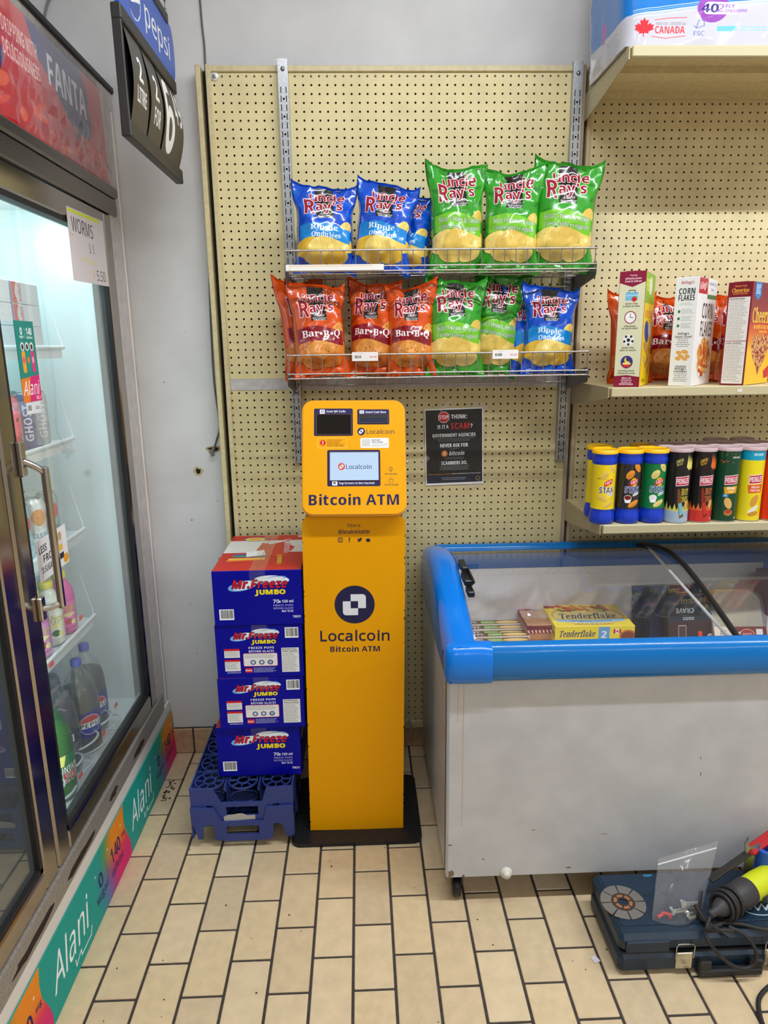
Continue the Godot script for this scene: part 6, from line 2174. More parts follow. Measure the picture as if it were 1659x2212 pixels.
func tube_print(c: Canvas, cx: float, k: int) -> void:
	var r := RandomNumberGenerator.new()
	r.seed = 90 + k
	var ground: Color = [c8(30, 26, 26), c8(30, 24, 24), c8(18, 70, 44), c8(244, 222, 30), c8(220, 52, 24)][k]
	c.rect(0, 0, 900, 420, ground)
	if k < 2:
		c.rect(0, 340, 900, 80, [c8(170, 190, 206), c8(206, 52, 44)][k])
		for i in 18:
			var x := i * 50.0
			c.poly(PackedVector2Array([Vector2(x, 350), Vector2(x + 25, 316 - (i % 3) * 10), Vector2(x + 50, 350)]), [c8(222, 214, 80), c8(230, 110, 50)][k])
		for i in 6:
			c.poly(PackedVector2Array([Vector2(cx + 30 + i * 18, 90), Vector2(cx + 46 + i * 18, 14 + i * 6), Vector2(cx + 52 + i * 18, 60), Vector2(cx + 66 + i * 18, 110)]), [c8(236, 226, 110), c8(232, 110, 40)][k])
		c.text("LIMITED", cx - 55, 54, 26, [c8(232, 222, 120), c8(240, 190, 60)][k], "sansb", {"fit": 80, "rot": -0.2})
		c.text("TIME ONLY", cx - 55, 74, 16, [c8(232, 222, 120), c8(240, 190, 60)][k], "sansb", {"fit": 70, "rot": -0.2})
		c.text("HOT", cx + 34, 236, 50, [c8(246, 220, 70), c8(238, 130, 60)][k], "serifb", {"fit": 90, "fith": 38})
		c.text("ONES", cx + 34, 280, 50, [c8(246, 220, 70), c8(238, 130, 60)][k], "serifb", {"fit": 100, "fith": 34})
		c.poly(PackedVector2Array([Vector2(cx - 56, 220), Vector2(cx - 30, 216), Vector2(cx - 8, 280), Vector2(cx + 40, 380), Vector2(cx - 10, 396), Vector2(cx - 46, 300)]), [c8(120, 76, 30), c8(140, 36, 20)][k])
		c.poly(PackedVector2Array([Vector2(cx - 36, 306), Vector2(cx + 2, 298), Vector2(cx + 32, 366), Vector2(cx - 8, 380)]), [c8(120, 190, 206), c8(206, 50, 40)][k])
		c.ell(cx + 70, 312, 34, 24, c8(232, 180, 90), -0.6)
	elif k == 2:
		for i in 26:
			c.ell(cx - 150 + r.randf() * 300, r.randf() * 70, 7, 5, [c8(110, 50, 90), c8(196, 90, 40), c8(90, 130, 60)][i % 3], r.randf())
		c.text("FLAVOURS FROM INDIA", cx + 30, 40, 14, Color.WHITE, "sansb", {"fit": 96})
		c.poly(PackedVector2Array([Vector2(cx - 84, 214), Vector2(cx + 84, 206), Vector2(cx + 70, 250), Vector2(cx - 70, 256)]), c8(232, 170, 30))
		c.text("MASALA", cx, 220, 26, Color.WHITE, "sansb", {"fit": 96, "fith": 16})
		c.text("FLAVOUR", cx, 240, 14, Color.WHITE, "sansb")
		c.rr(cx - 90, 256, 64, 18, 6, c8(40, 130, 200))
		c.text("NEW", cx - 58, 265, 14, Color.WHITE, "sansb")
		c.ell(cx - 20, 310, 50, 30, c8(226, 180, 100), 0.4)
		c.ell(cx - 10, 366, 50, 20, c8(196, 120, 50))
		c.ell(cx - 10, 360, 36, 10, c8(190, 60, 40))
	elif k == 3:
		c.rect(0, 0, 900, 60, c8(20, 160, 196))
		c.text("NEW FLAVOUR", cx, 26, 20, Color.WHITE, "sansb", {"fit": 110})
		c.poly(PackedVector2Array([Vector2(cx - 90, 206), Vector2(cx + 90, 200), Vector2(cx + 80, 250), Vector2(cx - 76, 256)]), c8(232, 96, 30))
		c.text("MEXICAN", cx, 218, 20, Color.WHITE, "sansb", {"fit": 96, "fith": 13})
		c.text("STREET CORN", cx, 238, 20, Color.WHITE, "sansb", {"fit": 124, "fith": 13})
		c.ell(cx, 300, 54, 30, c8(220, 160, 60), -0.5)
		c.ell(cx, 350, 70, 14, c8(240, 236, 220), -0.3)
		c.ell(cx, 378, 64, 14, c8(214, 150, 50), -0.1)
	else:
		c.ell(cx - 20, 320, 60, 36, c8(236, 180, 90), 0.3)
		c.text("ORIGINAL", cx, 226, 26, Color.WHITE, "sansb", {"fit": 120})
	# wordmark on its red plaque
	c.poly(PackedVector2Array([Vector2(cx - 84, 148), Vector2(cx + 84, 140), Vector2(cx + 80, 196), Vector2(cx - 80, 202)]), Color.WHITE)
	c.poly(PackedVector2Array([Vector2(cx - 80, 152), Vector2(cx + 80, 144), Vector2(cx + 76, 192), Vector2(cx - 76, 198)]), c8(196, 20, 60))
	c.text("PRINGLES", cx, 171, 40, Color.WHITE, "sansb", {"fit": 146, "fith": 32, "rot": -0.04})
	c.text("156 g", cx + 96, 402, 16, Color.WHITE, "sansb")

func snack_tube(x: float, z: float, m: Material, label: String, group: String) -> void:
	var t := thing("snack_tube", label, "snack tube", Vector3(x, 1.0125, z), group)
	var R := 0.0375
	var H := 0.236
	var s := S()
	lathe(s, [Vector2(R, 0.003), Vector2(R, H - 0.010)], 40)
	part(t, "label", s, m)
	s = S()
	lathe(s, [Vector2(0, 0.001), Vector2(R - 0.001, 0.0), Vector2(R + 0.0008, 0.0015), Vector2(R, 0.004)], 36)
	part(t, "base_rim", s, mat("tube_metal", c8(190, 186, 182), 0.3, 0.9))
	s = S()
	lathe(s, [Vector2(R + 0.0018, H - 0.012), Vector2(R + 0.0018, H - 0.002), Vector2(R - 0.001, H), Vector2(R - 0.003, H - 0.003), Vector2(0, H - 0.003)], 36)
	part(t, "lid", s, mat("lid_clear", c8(196, 170, 172), 0.3, 0.0, {"back": Color(0.2, 0.2, 0.2)}))

# ---------- goods inside the chest freezer ----------
func printed(t: Node3D, called: String, size: Vector3, c: Canvas, key: String, rects: Array, at := Vector3.ZERO, rough := 0.4) -> MeshInstance3D:
	var s := S()
	cb(s, Vector3(0, size.y / 2, 0), size, 0.001, Transform3D.IDENTITY, rects)
	if not mats.has(key):
		mat(key, Color.WHITE, rough, 0.0, {"tex": c.tex()})
	return part(t, called, s, mats[key], at)

func build_freezer_goods() -> void:
	var r := RandomNumberGenerator.new()
	r.seed = 15
	# flat pizza boxes, three layers on supports of the same kind
	var c := Canvas.new(512, 320, c8(226, 214, 196))
	c.rect(0, 0, 512, 60, c8(96, 60, 44))
	for k in 2:
		c.text("GIUSEPPE", 110, 26, 40, c8(236, 232, 226), "serifb", {"fit": 190, "fith": 30, "out": 1.5, "outc": c8(60, 50, 46)})
	c.rect(232, 6, 100, 46, c8(120, 160, 70))
	c.text("PIZZERIA", 282, 30, 22, c8(240, 236, 200), "sansb", {"fit": 84})
	c.ell(420, 32, 90, 24, c8(216, 160, 80))
	c.ell(420, 28, 80, 18, c8(238, 206, 130))
	c.ell(256, 190, 230, 118, c8(214, 160, 80))
	c.ell(256, 190, 200, 100, c8(226, 190, 110))
	for i in 24:
		c.ell(100 + r.randf() * 310, 120 + r.randf() * 140, 24, 12, [c8(176, 40, 36), c8(70, 120, 50), c8(240, 220, 160)][i % 3])
	var front := Rect2(0, 0.2, 1, 0.8)
	var top := Rect2(0, 0, 1, 60 / 320.0)
	for k in 5:
		var t := thing("frozen_pizza_box", "frozen pizza box standing on edge, %s from the freezer's rear wall" % ["first", "second", "third", "fourth", "fifth"][k], "pizza box", Vector3(0.872 + 0.006 * (k % 2), 0.451, 0.108 + k * 0.037), "frozen pizza boxes standing on edge")
		printed(t, "carton", Vector3(0.262, 0.132 - 0.004 * (k % 3), 0.0355), c, "pizza_print", [front, front, Rect2(0, 0.5, 0.1, 0.1), Rect2(0, 0.5, 0.1, 0.1), top, front])
	# long narrow red boxes
	c = Canvas.new(256, 128, c8(150, 30, 40))
	for i in 8:
		c.poly(PackedVector2Array([Vector2(i * 34, 40), Vector2(i * 34 + 14, 40), Vector2(i * 34 + 24, 66), Vector2(i * 34 + 10, 66)]), c8(236, 220, 212))
	c.rect(0, 0, 256, 36, c8(120, 24, 34))
	c.rect(0, 72, 256, 56, c8(196, 140, 96))
	for k in 3:
		var t := thing("red_frozen_box", ["red striped frozen food box, lowest beside the pizza boxes", "red striped frozen food box, middle one of three", "red striped frozen food box, topmost of three"][k], "frozen food box", Vector3(1.052, 0.451 + k * 0.055, 0.17 - k * 0.015), "red striped frozen boxes")
		printed(t, "carton", Vector3(0.10 + 0.006 * (k % 2), 0.054, 0.17), c, "red_frozen", [Rect2(0, 0, 1, 1), Rect2(0, 0, 1, 1), Rect2(0, 0, 1, 1), Rect2(0, 0, 1, 1), Rect2(0, 0.5, 1, 0.4), Rect2(0, 0, 1, 0.2)])
	# clear torn wrapper
	var wt := thing("clear_wrapper", "crumpled clear plastic wrapper lying on the red frozen boxes", "wrapper", Vector3(1.04, 0.617, 0.165))
	var s := S()
	var f := FastNoiseLite.new()
	f.seed = 9
	f.frequency = 22.0
	for i in 9:
		for j in 9:
			var P := func(a: int, b: int) -> Vector3:
				return Vector3((a - 4.5) * 0.010, 0.016 + 0.022 * f.get_noise_2d(a * 0.012, b * 0.012), (b - 4.5) * 0.008)
			quad(s, P.call(i, j), P.call(i, j + 1), P.call(i + 1, j + 1), P.call(i + 1, j))
	part(wt, "film", s, mat("wrapper_film", Color(0.9, 0.9, 0.92), 0.08, 0.0, {"alpha": 0.16}))
	# yellow pie shell box on its support box
	var t := thing("support_box", "plain brown frozen box underneath the yellow pie shell box", "frozen food box", Vector3(1.225, 0.451, 0.185))
	c = Canvas.new(64, 64, c8(170, 120, 84))
	printed(t, "carton", Vector3(0.24, 0.105, 0.20), c, "support_print", [])
	c = Canvas.new(640, 512, c8(250, 222, 70))
	c.ell(320, 170, 300, 150, c8(232, 176, 80))
	c.ell(320, 178, 282, 132, c8(248, 226, 130))
	for i in 34:
		c.ell(120 + r.randf() * 400, 20 + r.randf() * 90, 34, 16, [c8(200, 36, 34), c8(236, 190, 60), c8(226, 120, 50), c8(90, 140, 50)][i % 4], r.randf())
	c.text("Tenderflake", 320, 180, 120, c8(24, 36, 110), "serifb", {"fit": 470, "fith": 84, "shear": 0.22})
	c.poly(PackedVector2Array([Vector2(40, 230), Vector2(320, 246), Vector2(600, 228), Vector2(600, 262), Vector2(320, 286), Vector2(40, 264)]), c8(150, 196, 232))
	c.text("All Vegetable Shortening", 320, 258, 26, c8(30, 60, 120), "sansb", {"fit": 330})
	c.lines(150, 290, 340, 2, 16, 6, c8(140, 100, 50), r, true)
	c.rect(0, 10, 90, 44, c8(150, 40, 30))
	c.rect(0, 332, 640, 180, c8(250, 222, 60))
	c.text("Tenderflake", 180, 400, 80, c8(24, 36, 110), "serifb", {"fit": 290, "fith": 60, "shear": 0.22})
	c.rect(290 + 60, 340, 90, 172, c8(110, 170, 220))
	c.text("2", 395, 410, 90, Color.WHITE, "sansb")
	c.rect(470, 362, 62, 40, c8(244, 240, 236))
	c.rect(470, 362, 16, 40, c8(206, 30, 36))
	c.rect(516, 362, 16, 40, c8(206, 30, 36))
	c.ell(501, 382, 9, 10, c8(206, 30, 36))
	c.ell(590, 430, 70, 60, c8(196, 110, 50))
	c.ell(590, 430, 56, 44, c8(140, 60, 40))
	t = thing("pie_shell_box", "yellow frozen pie shell box with blue script lettering", "frozen food box", Vector3(1.225, 0.557, 0.175))
	t.rotation.y = -0.03
	printed(t, "carton", Vector3(0.272, 0.072, 0.20), c, "pie_print", [Rect2(0, 0.65, 1, 0.35), Rect2(0, 0.65, 1, 0.35), Rect2(0, 0.66, 0.3, 0.3), Rect2(0, 0.66, 0.3, 0.3), Rect2(0, 0, 1, 0.65), Rect2(0, 0.66, 0.3, 0.3)])
	# dark blue upright boxes and the black-brown box in front
	c = Canvas.new(512, 400, c8(26, 30, 76))
	c.rect(0, 0, 512, 60, c8(34, 36, 60))
	c.text("ÉPICE", 300, 26, 30, c8(240, 214, 90), "sansb", {"fit": 90})
	c.text("ÉPICE", 330, 70, 30, c8(240, 214, 90), "sansb", {"fit": 90})
	c.ell(380, 60, 90, 22, c8(206, 160, 90))
	c.ell(330, 240, 110, 120, c8(176, 130, 70))
	for i in 40:
		c.ell(250 + r.randf() * 170, 150 + r.randf() * 190, 22, 14, [c8(206, 160, 90), c8(150, 100, 50), c8(226, 190, 120)][i % 3], r.randf() * 3)
	c.text("N2", 90, 300, 60, c8(240, 214, 70), "sansb", {"rot": -1.4})
	for k in 2:
		t = thing("blue_frozen_meal_box", ["dark blue frozen meal box leaning at the back of the freezer", "dark blue frozen meal box in front of the leaning one"][k], "frozen food box", Vector3(1.545 + 0.02 * k, 0.4515, 0.125 + 0.055 * k), "dark blue frozen meal boxes")
		t.rotation = Vector3(-0.16, 0.12, 0)
		printed(t, "carton", Vector3(0.24, 0.255 - 0.02 * k, 0.045), c, "blue_meal", [Rect2(0, 0, 1, 1), Rect2(0, 0, 0.2, 0.2), Rect2(0, 0.2, 0.2, 0.6), Rect2(0, 0.2, 0.2, 0.6), Rect2(0, 0, 1, 0.15), Rect2(0, 0, 0.1, 0.1)])
	c = Canvas.new(512, 380, c8(64, 44, 46))
	c.rect(0, 0, 512, 66, c8(34, 34, 42))
	c.text("CRAVE", 170, 34, 44, c8(240, 240, 240), "sansb", {"fit": 180, "fith": 28, "rot": PI})
	c.rect(0, 66, 512, 30, c8(44, 50, 60))
	c.lines(150, 74, 130, 2, 10, 6, c8(190, 196, 206), r)
	c.rr(100, 120, 80, 80, 8, c8(200, 180, 176))
	c.rr(105, 125, 70, 70, 6, c8(84, 60, 60))
	c.text("C", 420, 200, 90, c8(230, 220, 220), "sansb", {"rot": PI / 2})
	c.text("R", 420, 280, 90, c8(230, 220, 220), "sansb", {"rot": PI / 2})
	c.rect(300, 160, 40, 46, c8(240, 70, 50))
	for i in 60:
		c.ell(70 + r.randf() * 180, 220 + r.randf() * 150, 26, 15, [c8(214, 160, 100), c8(186, 120, 66), c8(234, 196, 146)][i % 3], r.randf() * 3)
	t = thing("brown_frozen_meal_box", "dark brown frozen meal box with upside down lettering and orange sticker", "frozen food box", Vector3(1.585, 0.4515, 0.245))
	t.rotation = Vector3(-0.22, 0.04, 0)
	printed(t, "carton", Vector3(0.185, 0.225, 0.04), c, "crave_print", [Rect2(0, 0, 1, 1), Rect2(0, 0, 0.1, 0.1), Rect2(0, 0.3, 0.1, 0.5), Rect2(0, 0.3, 0.1, 0.5), Rect2(0, 0.02, 1, 0.15), Rect2(0, 0, 0.1, 0.1)])
	# cake in a domed tray with a paper sleeve
	t = thing("cake_tray", "white topped cake in a clear domed tray with maroon sleeve", "cake", Vector3(1.735, 0.572, 0.225))
	t.rotation = Vector3(1.1, -0.05, 0.03)
	s = S()
	prism(s, round_rect(-0.095, -0.11, 0.095, 0.15, 0.05, 8), -0.02, 0.0, Transform3D(Basis(Vector3.RIGHT, Vector3(0, 0, -1), Vector3.UP), Vector3.ZERO))
	part(t, "tray", s, mat("tray_gold", c8(170, 120, 60), 0.3, 0.4))
	s = S()
	prism(s, round_rect(-0.085, -0.10, 0.085, 0.14, 0.045, 8), 0.0, 0.035, Transform3D(Basis(Vector3.RIGHT, Vector3(0, 0, -1), Vector3.UP), Vector3.ZERO))
	part(t, "cake", s, mat("cake_icing", c8(232, 214, 180), 0.8, 0.0, {"noise": [60.0, 0.55, 1.0, 115, 0.09]}))
	s = S()
	prism(s, round_rect(-0.09, -0.105, 0.09, 0.145, 0.048, 8), 0.036, 0.046, Transform3D(Basis(Vector3.RIGHT, Vector3(0, 0, -1), Vector3.UP), Vector3.ZERO))
	part(t, "dome", s, mat("dome_clear", Color(0.95, 0.95, 0.95), 0.05, 0.0, {"alpha": 0.06}))
	c = Canvas.new(400, 300, c8(120, 30, 40))
	c.poly(PackedVector2Array([Vector2(0, 0), Vector2(150, 0), Vector2(130, 60), Vector2(60, 300), Vector2(0, 300)]), c8(232, 214, 196))
	c.text("Marque", 60, 120, 60, c8(40, 24, 24), "serif", {"rot": PI / 2, "fit": 200, "shear": 0.3})
	c.poly(PackedVector2Array([Vector2(120, 60), Vector2(200, 40), Vector2(280, 220), Vector2(190, 290), Vector2(90, 230)]), c8(226, 214, 200))
	c.ell(250, 80, 62, 62, c8(214, 180, 120))
	c.ell(250, 80, 56, 56, c8(160, 40, 46))
	c.lines(214, 56, 74, 5, 11, 5, c8(240, 220, 200), r, true)
	c.rect(320, 20, 50, 120, c8(240, 236, 232))
	c.ell(345, 110, 16, 16, c8(30, 30, 34))
	c.ell(345, 110, 9, 9, c8(240, 236, 232))
	s = S()
	quad(s, Vector3(-0.088, 0.0475, 0.108), Vector3(0.088, 0.0475, 0.108), Vector3(0.088, 0.0475, -0.015), Vector3(-0.088, 0.0475, -0.015))
	quad(s, Vector3(-0.088, 0.0, 0.110), Vector3(0.088, 0.0, 0.110), Vector3(0.088, 0.0475, 0.108), Vector3(-0.088, 0.0475, 0.108), Rect2(0.6, 0.8, 0.1, 0.1))
	part(t, "sleeve", s, mat("cake_sleeve", Color.WHITE, 0.4, 0.0, {"tex": c.tex(), "twosided": true}))
	# purple carton at the right end
	c = Canvas.new(128, 256, c8(232, 228, 232))
	c.rect(0, 0, 128, 110, c8(92, 44, 84))
	c.text("B", 34, 140, 44, c8(60, 60, 66), "sansb")
	c.lines(20, 180, 90, 6, 10, 4, c8(130, 120, 130), r)
	t = thing("purple_carton", "white and purple ice cream carton at the freezer's right", "carton", Vector3(1.868, 0.451, 0.20))
	printed(t, "carton", Vector3(0.075, 0.33, 0.10), c, "purple_print", [Rect2(0, 0, 1, 1), Rect2(0, 0, 1, 1), Rect2(0, 0, 1, 1), Rect2(0, 0, 1, 1), Rect2(0, 0, 0.3, 0.1), Rect2(0, 0.9, 0.3, 0.1)])

# ---------- drinks inside the cooler and papers on its glass ----------
func can_at(x: float, y: float, z: float, k: int, label: String, group: String) -> void:
	var t := thing("drink_can", label, "can", Vector3(x, y, z), group)
	t.rotation.y = PI / 2 - 0.7
	var R := 0.0285
	var H := 0.148
	var key := "can_print_%d" % k
	if not mats.has(key):
		var base: Color = [c8(206, 120, 140), c8(196, 60, 80), c8(96, 90, 150), c8(196, 196, 200), c8(226, 226, 226), c8(150, 180, 190)][k]
		var c := Canvas.new(512, 384, base)
		var r := RandomNumberGenerator.new()
		r.seed = k
		for i in 40:
			c.ell(r.randf() * 512, r.randf() * 384, 40, 24, [base.lightened(0.25), base.darkened(0.2), c8(120, 200, 180)][i % 3] if k < 2 else [base.lightened(0.1), base.darkened(0.08)][i % 2], r.randf() * 3)
		if k == 2 or k == 3:
			c.text("GHOST", 256, 200, 90, c8(232, 232, 240), "sansb", {"rot": -PI / 2, "fit": 250})
		elif k >= 4:
			c.ell(256, 130, 60, 60, [c8(226, 150, 80), c8(200, 70, 90)][k % 2])
			c.text("CELSIUS", 256, 260, 50, c8(40, 44, 50), "sansb", {"fit": 190})
		else:
			c.ell(256, 180, 90, 90, c8(240, 90, 110))
			c.ell(230, 160, 10, 14, c8(90, 20, 30))
			c.ell(282, 160, 10, 14, c8(90, 20, 30))
		mat(key, Color.WHITE, 0.25, 0.3, {"tex": c.tex()})
	var s := S()
	lathe(s, [Vector2(R - 0.004, 0.0), Vector2(R, 0.007), Vector2(R, H - 0.014), Vector2(R - 0.005, H - 0.003)], 26)
	part(t, "body", s, mats[key])
	s = S()
	lathe(s, [Vector2(R - 0.005, H - 0.003), Vector2(R - 0.004, H), Vector2(R - 0.006, H), Vector2(R - 0.007, H - 0.004), Vector2(0, H - 0.004)], 22)
	part(t, "lid", s, mat("can_lid", c8(200, 204, 206), 0.25, 0.9))

func bottle_2l(x: float, y: float, z: float, kind: int, label: String) -> void:
	var t := thing("soda_bottle", label, "bottle", Vector3(x, y, z), "large soda bottles on the cooler floor")
	t.rotation.y = PI / 2 - 0.75
	var prof := [Vector2(0.0, 0.004), Vector2(0.040, 0.0), Vector2(0.051, 0.010), Vector2(0.054, 0.03), Vector2(0.054, 0.17), Vector2(0.052, 0.19), Vector2(0.047, 0.215), Vector2(0.036, 0.245), Vector2(0.022, 0.268), Vector2(0.0135, 0.280), Vector2(0.013, 0.294)]
	var s := S()
	lathe(s, prof, 32)
	var shell: StandardMaterial3D = [mat("pet_clear", Color(0.75, 0.78, 0.80), 0.06, 0.0, {"alpha": 0.12}), mat("pet_clear", Color.WHITE), mat("pet_green", Color(0.05, 0.42, 0.12), 0.06, 0.0, {"alpha": 0.55})][kind]
	part(t, "shell", s, shell)
	s = S()
	var lq := []
	for p in prof:
		if p.y < 0.24:
			lq.append(Vector2(maxf(0.0, p.x - 0.0015), p.y + 0.001))
	lq.append(Vector2(0.0, 0.235))
	lathe(s, lq, 28)
	part(t, "drink", s, [mat("cola", c8(26, 12, 10), 0.1), mat("cola", Color.WHITE), mat("lime_drink", c8(92, 160, 30), 0.12)][kind])
	s = S()
	lathe(s, [Vector2(0.0545, 0.06), Vector2(0.0545, 0.145)], 32)
	var key := "bottle_label_%d" % kind
	if not mats.has(key):
		var c := Canvas.new(800, 220, [c8(24, 34, 130), c8(58, 58, 64), c8(30, 120, 50)][kind])
		var r := RandomNumberGenerator.new()
		r.seed = kind
		if kind == 0:
			c.ell(400, 110, 84, 84, Color.WHITE)
			c.ell(400, 110, 80, 80, c8(200, 30, 44))
			c.rect(315, 86, 170, 48, Color.WHITE)
			c.poly(PackedVector2Array([Vector2(322, 134), Vector2(478, 134), Vector2(455, 170), Vector2(400, 190), Vector2(345, 170)]), c8(24, 50, 160))
			c.text("PEPSI", 400, 110, 50, c8(20, 20, 24), "sansb", {"fit": 150, "fith": 36})
		elif kind == 1:
			c.barcode(330, 20, 110, 60, r)
			c.lines(280, 100, 240, 9, 12, 5, c8(170, 170, 176), r)
		else:
			c.poly(PackedVector2Array([Vector2(390, 0), Vector2(430, 0), Vector2(410, 80), Vector2(372, 80)]), c8(250, 240, 120))
			c.text("MOUNTAIN", 420, 110, 60, Color.WHITE, "sansb", {"fit": 220, "fith": 44, "out": 2.0, "outc": c8(20, 50, 24)})
			c.text("DEW", 430, 174, 90, c8(206, 24, 40), "sansb", {"fit": 190, "fith": 74, "out": 3.0, "outc": Color.WHITE})
		mat(key, Color.WHITE, 0.3, 0.0, {"tex": c.tex()})
	part(t, "label", s, mats[key])
	s = S()
	lathe(s, [Vector2(0.016, 0.284), Vector2(0.0165, 0.303), Vector2(0.014, 0.306), Vector2(0.0, 0.306)], 18)
	part(t, "cap", s, mat("cap_%d" % kind, [c8(70, 84, 190), c8(86, 90, 96), c8(30, 130, 60)][kind], 0.4))

func juice_bottle(x: float, y: float, z: float, k: int, label: String) -> void:
	var t := thing("juice_bottle", label, "bottle", Vector3(x, y, z), "yellow capped juice bottles")
	t.rotation.y = PI / 2 - 0.7
	var drink: Color = [c8(226, 92, 170), c8(226, 226, 206), c8(206, 120, 176), c8(150, 186, 110)][k]
	var prof := [Vector2(0.0, 0.002), Vector2(0.033, 0.0), Vector2(0.037, 0.008), Vector2(0.037, 0.115), Vector2(0.034, 0.135), Vector2(0.022, 0.158), Vector2(0.017, 0.168), Vector2(0.017, 0.180)]
	var s := S()
	lathe(s, prof, 26)
	part(t, "drink", s, mat("juice_%d" % k, drink, 0.1, 0.0, {"coat": 0.8}))
	s = S()
	lathe(s, [Vector2(0.0374, 0.022), Vector2(0.0374, 0.10)], 26)
	var key := "juice_label_%d" % k
	if not mats.has(key):
		var c := Canvas.new(512, 180, drink.lightened(0.15))
		c.text("Calypso", 256, 50, 60, c8(236, 214, 70), "serif", {"fit": 200, "shear": 0.3, "out": 1.5, "outc": drink.darkened(0.4)})
		c.poly(PackedVector2Array([Vector2(200, 90), Vector2(256, 76), Vector2(312, 90), Vector2(256, 112)]), c8(240, 226, 160))
		c.ell(250, 142, 26, 22, [c8(206, 60, 110), c8(40, 110, 60), c8(170, 40, 90), c8(70, 120, 50)][k])
		c.ell(286, 150, 20, 18, c8(240, 230, 150))
		mat(key, Color.WHITE, 0.3, 0.0, {"tex": c.tex()})
	part(t, "label", s, mats[key])
	s = S()
	lathe(s, [Vector2(0.0195, 0.168), Vector2(0.020, 0.186), Vector2(0.018, 0.188), Vector2(0.0, 0.188)], 18)
	part(t, "cap", s, mat("cap_yellow", c8(226, 214, 80), 0.4))

func glass_paper(called: String, label: String, cat: String, c: Canvas, y0: float, y1: float, z_near: float, z_far: float, skew := 0.0) -> void:
	var s := S()
	var x := -0.3335
	for dx in [0.0]:
		quad(s, Vector3(x, y0, z_near), Vector3(x, y0 + skew, z_far), Vector3(x, y1 + skew, z_far), Vector3(x, y1, z_near))
		quad(s, Vector3(x - 0.0008, y0 + skew, z_far), Vector3(x - 0.0008, y0, z_near), Vector3(x - 0.0008, y1, z_near), Vector3(x - 0.0008, y1 + skew, z_far), Rect2(0.01, 0.01, 0.01, 0.01))
	var o := part(self, numbered(called), s, mat("paper_" + label.substr(0, 18), Color.WHITE, 0.6, 0.0, {"tex": c.tex()}))
	tag(o, label, cat)

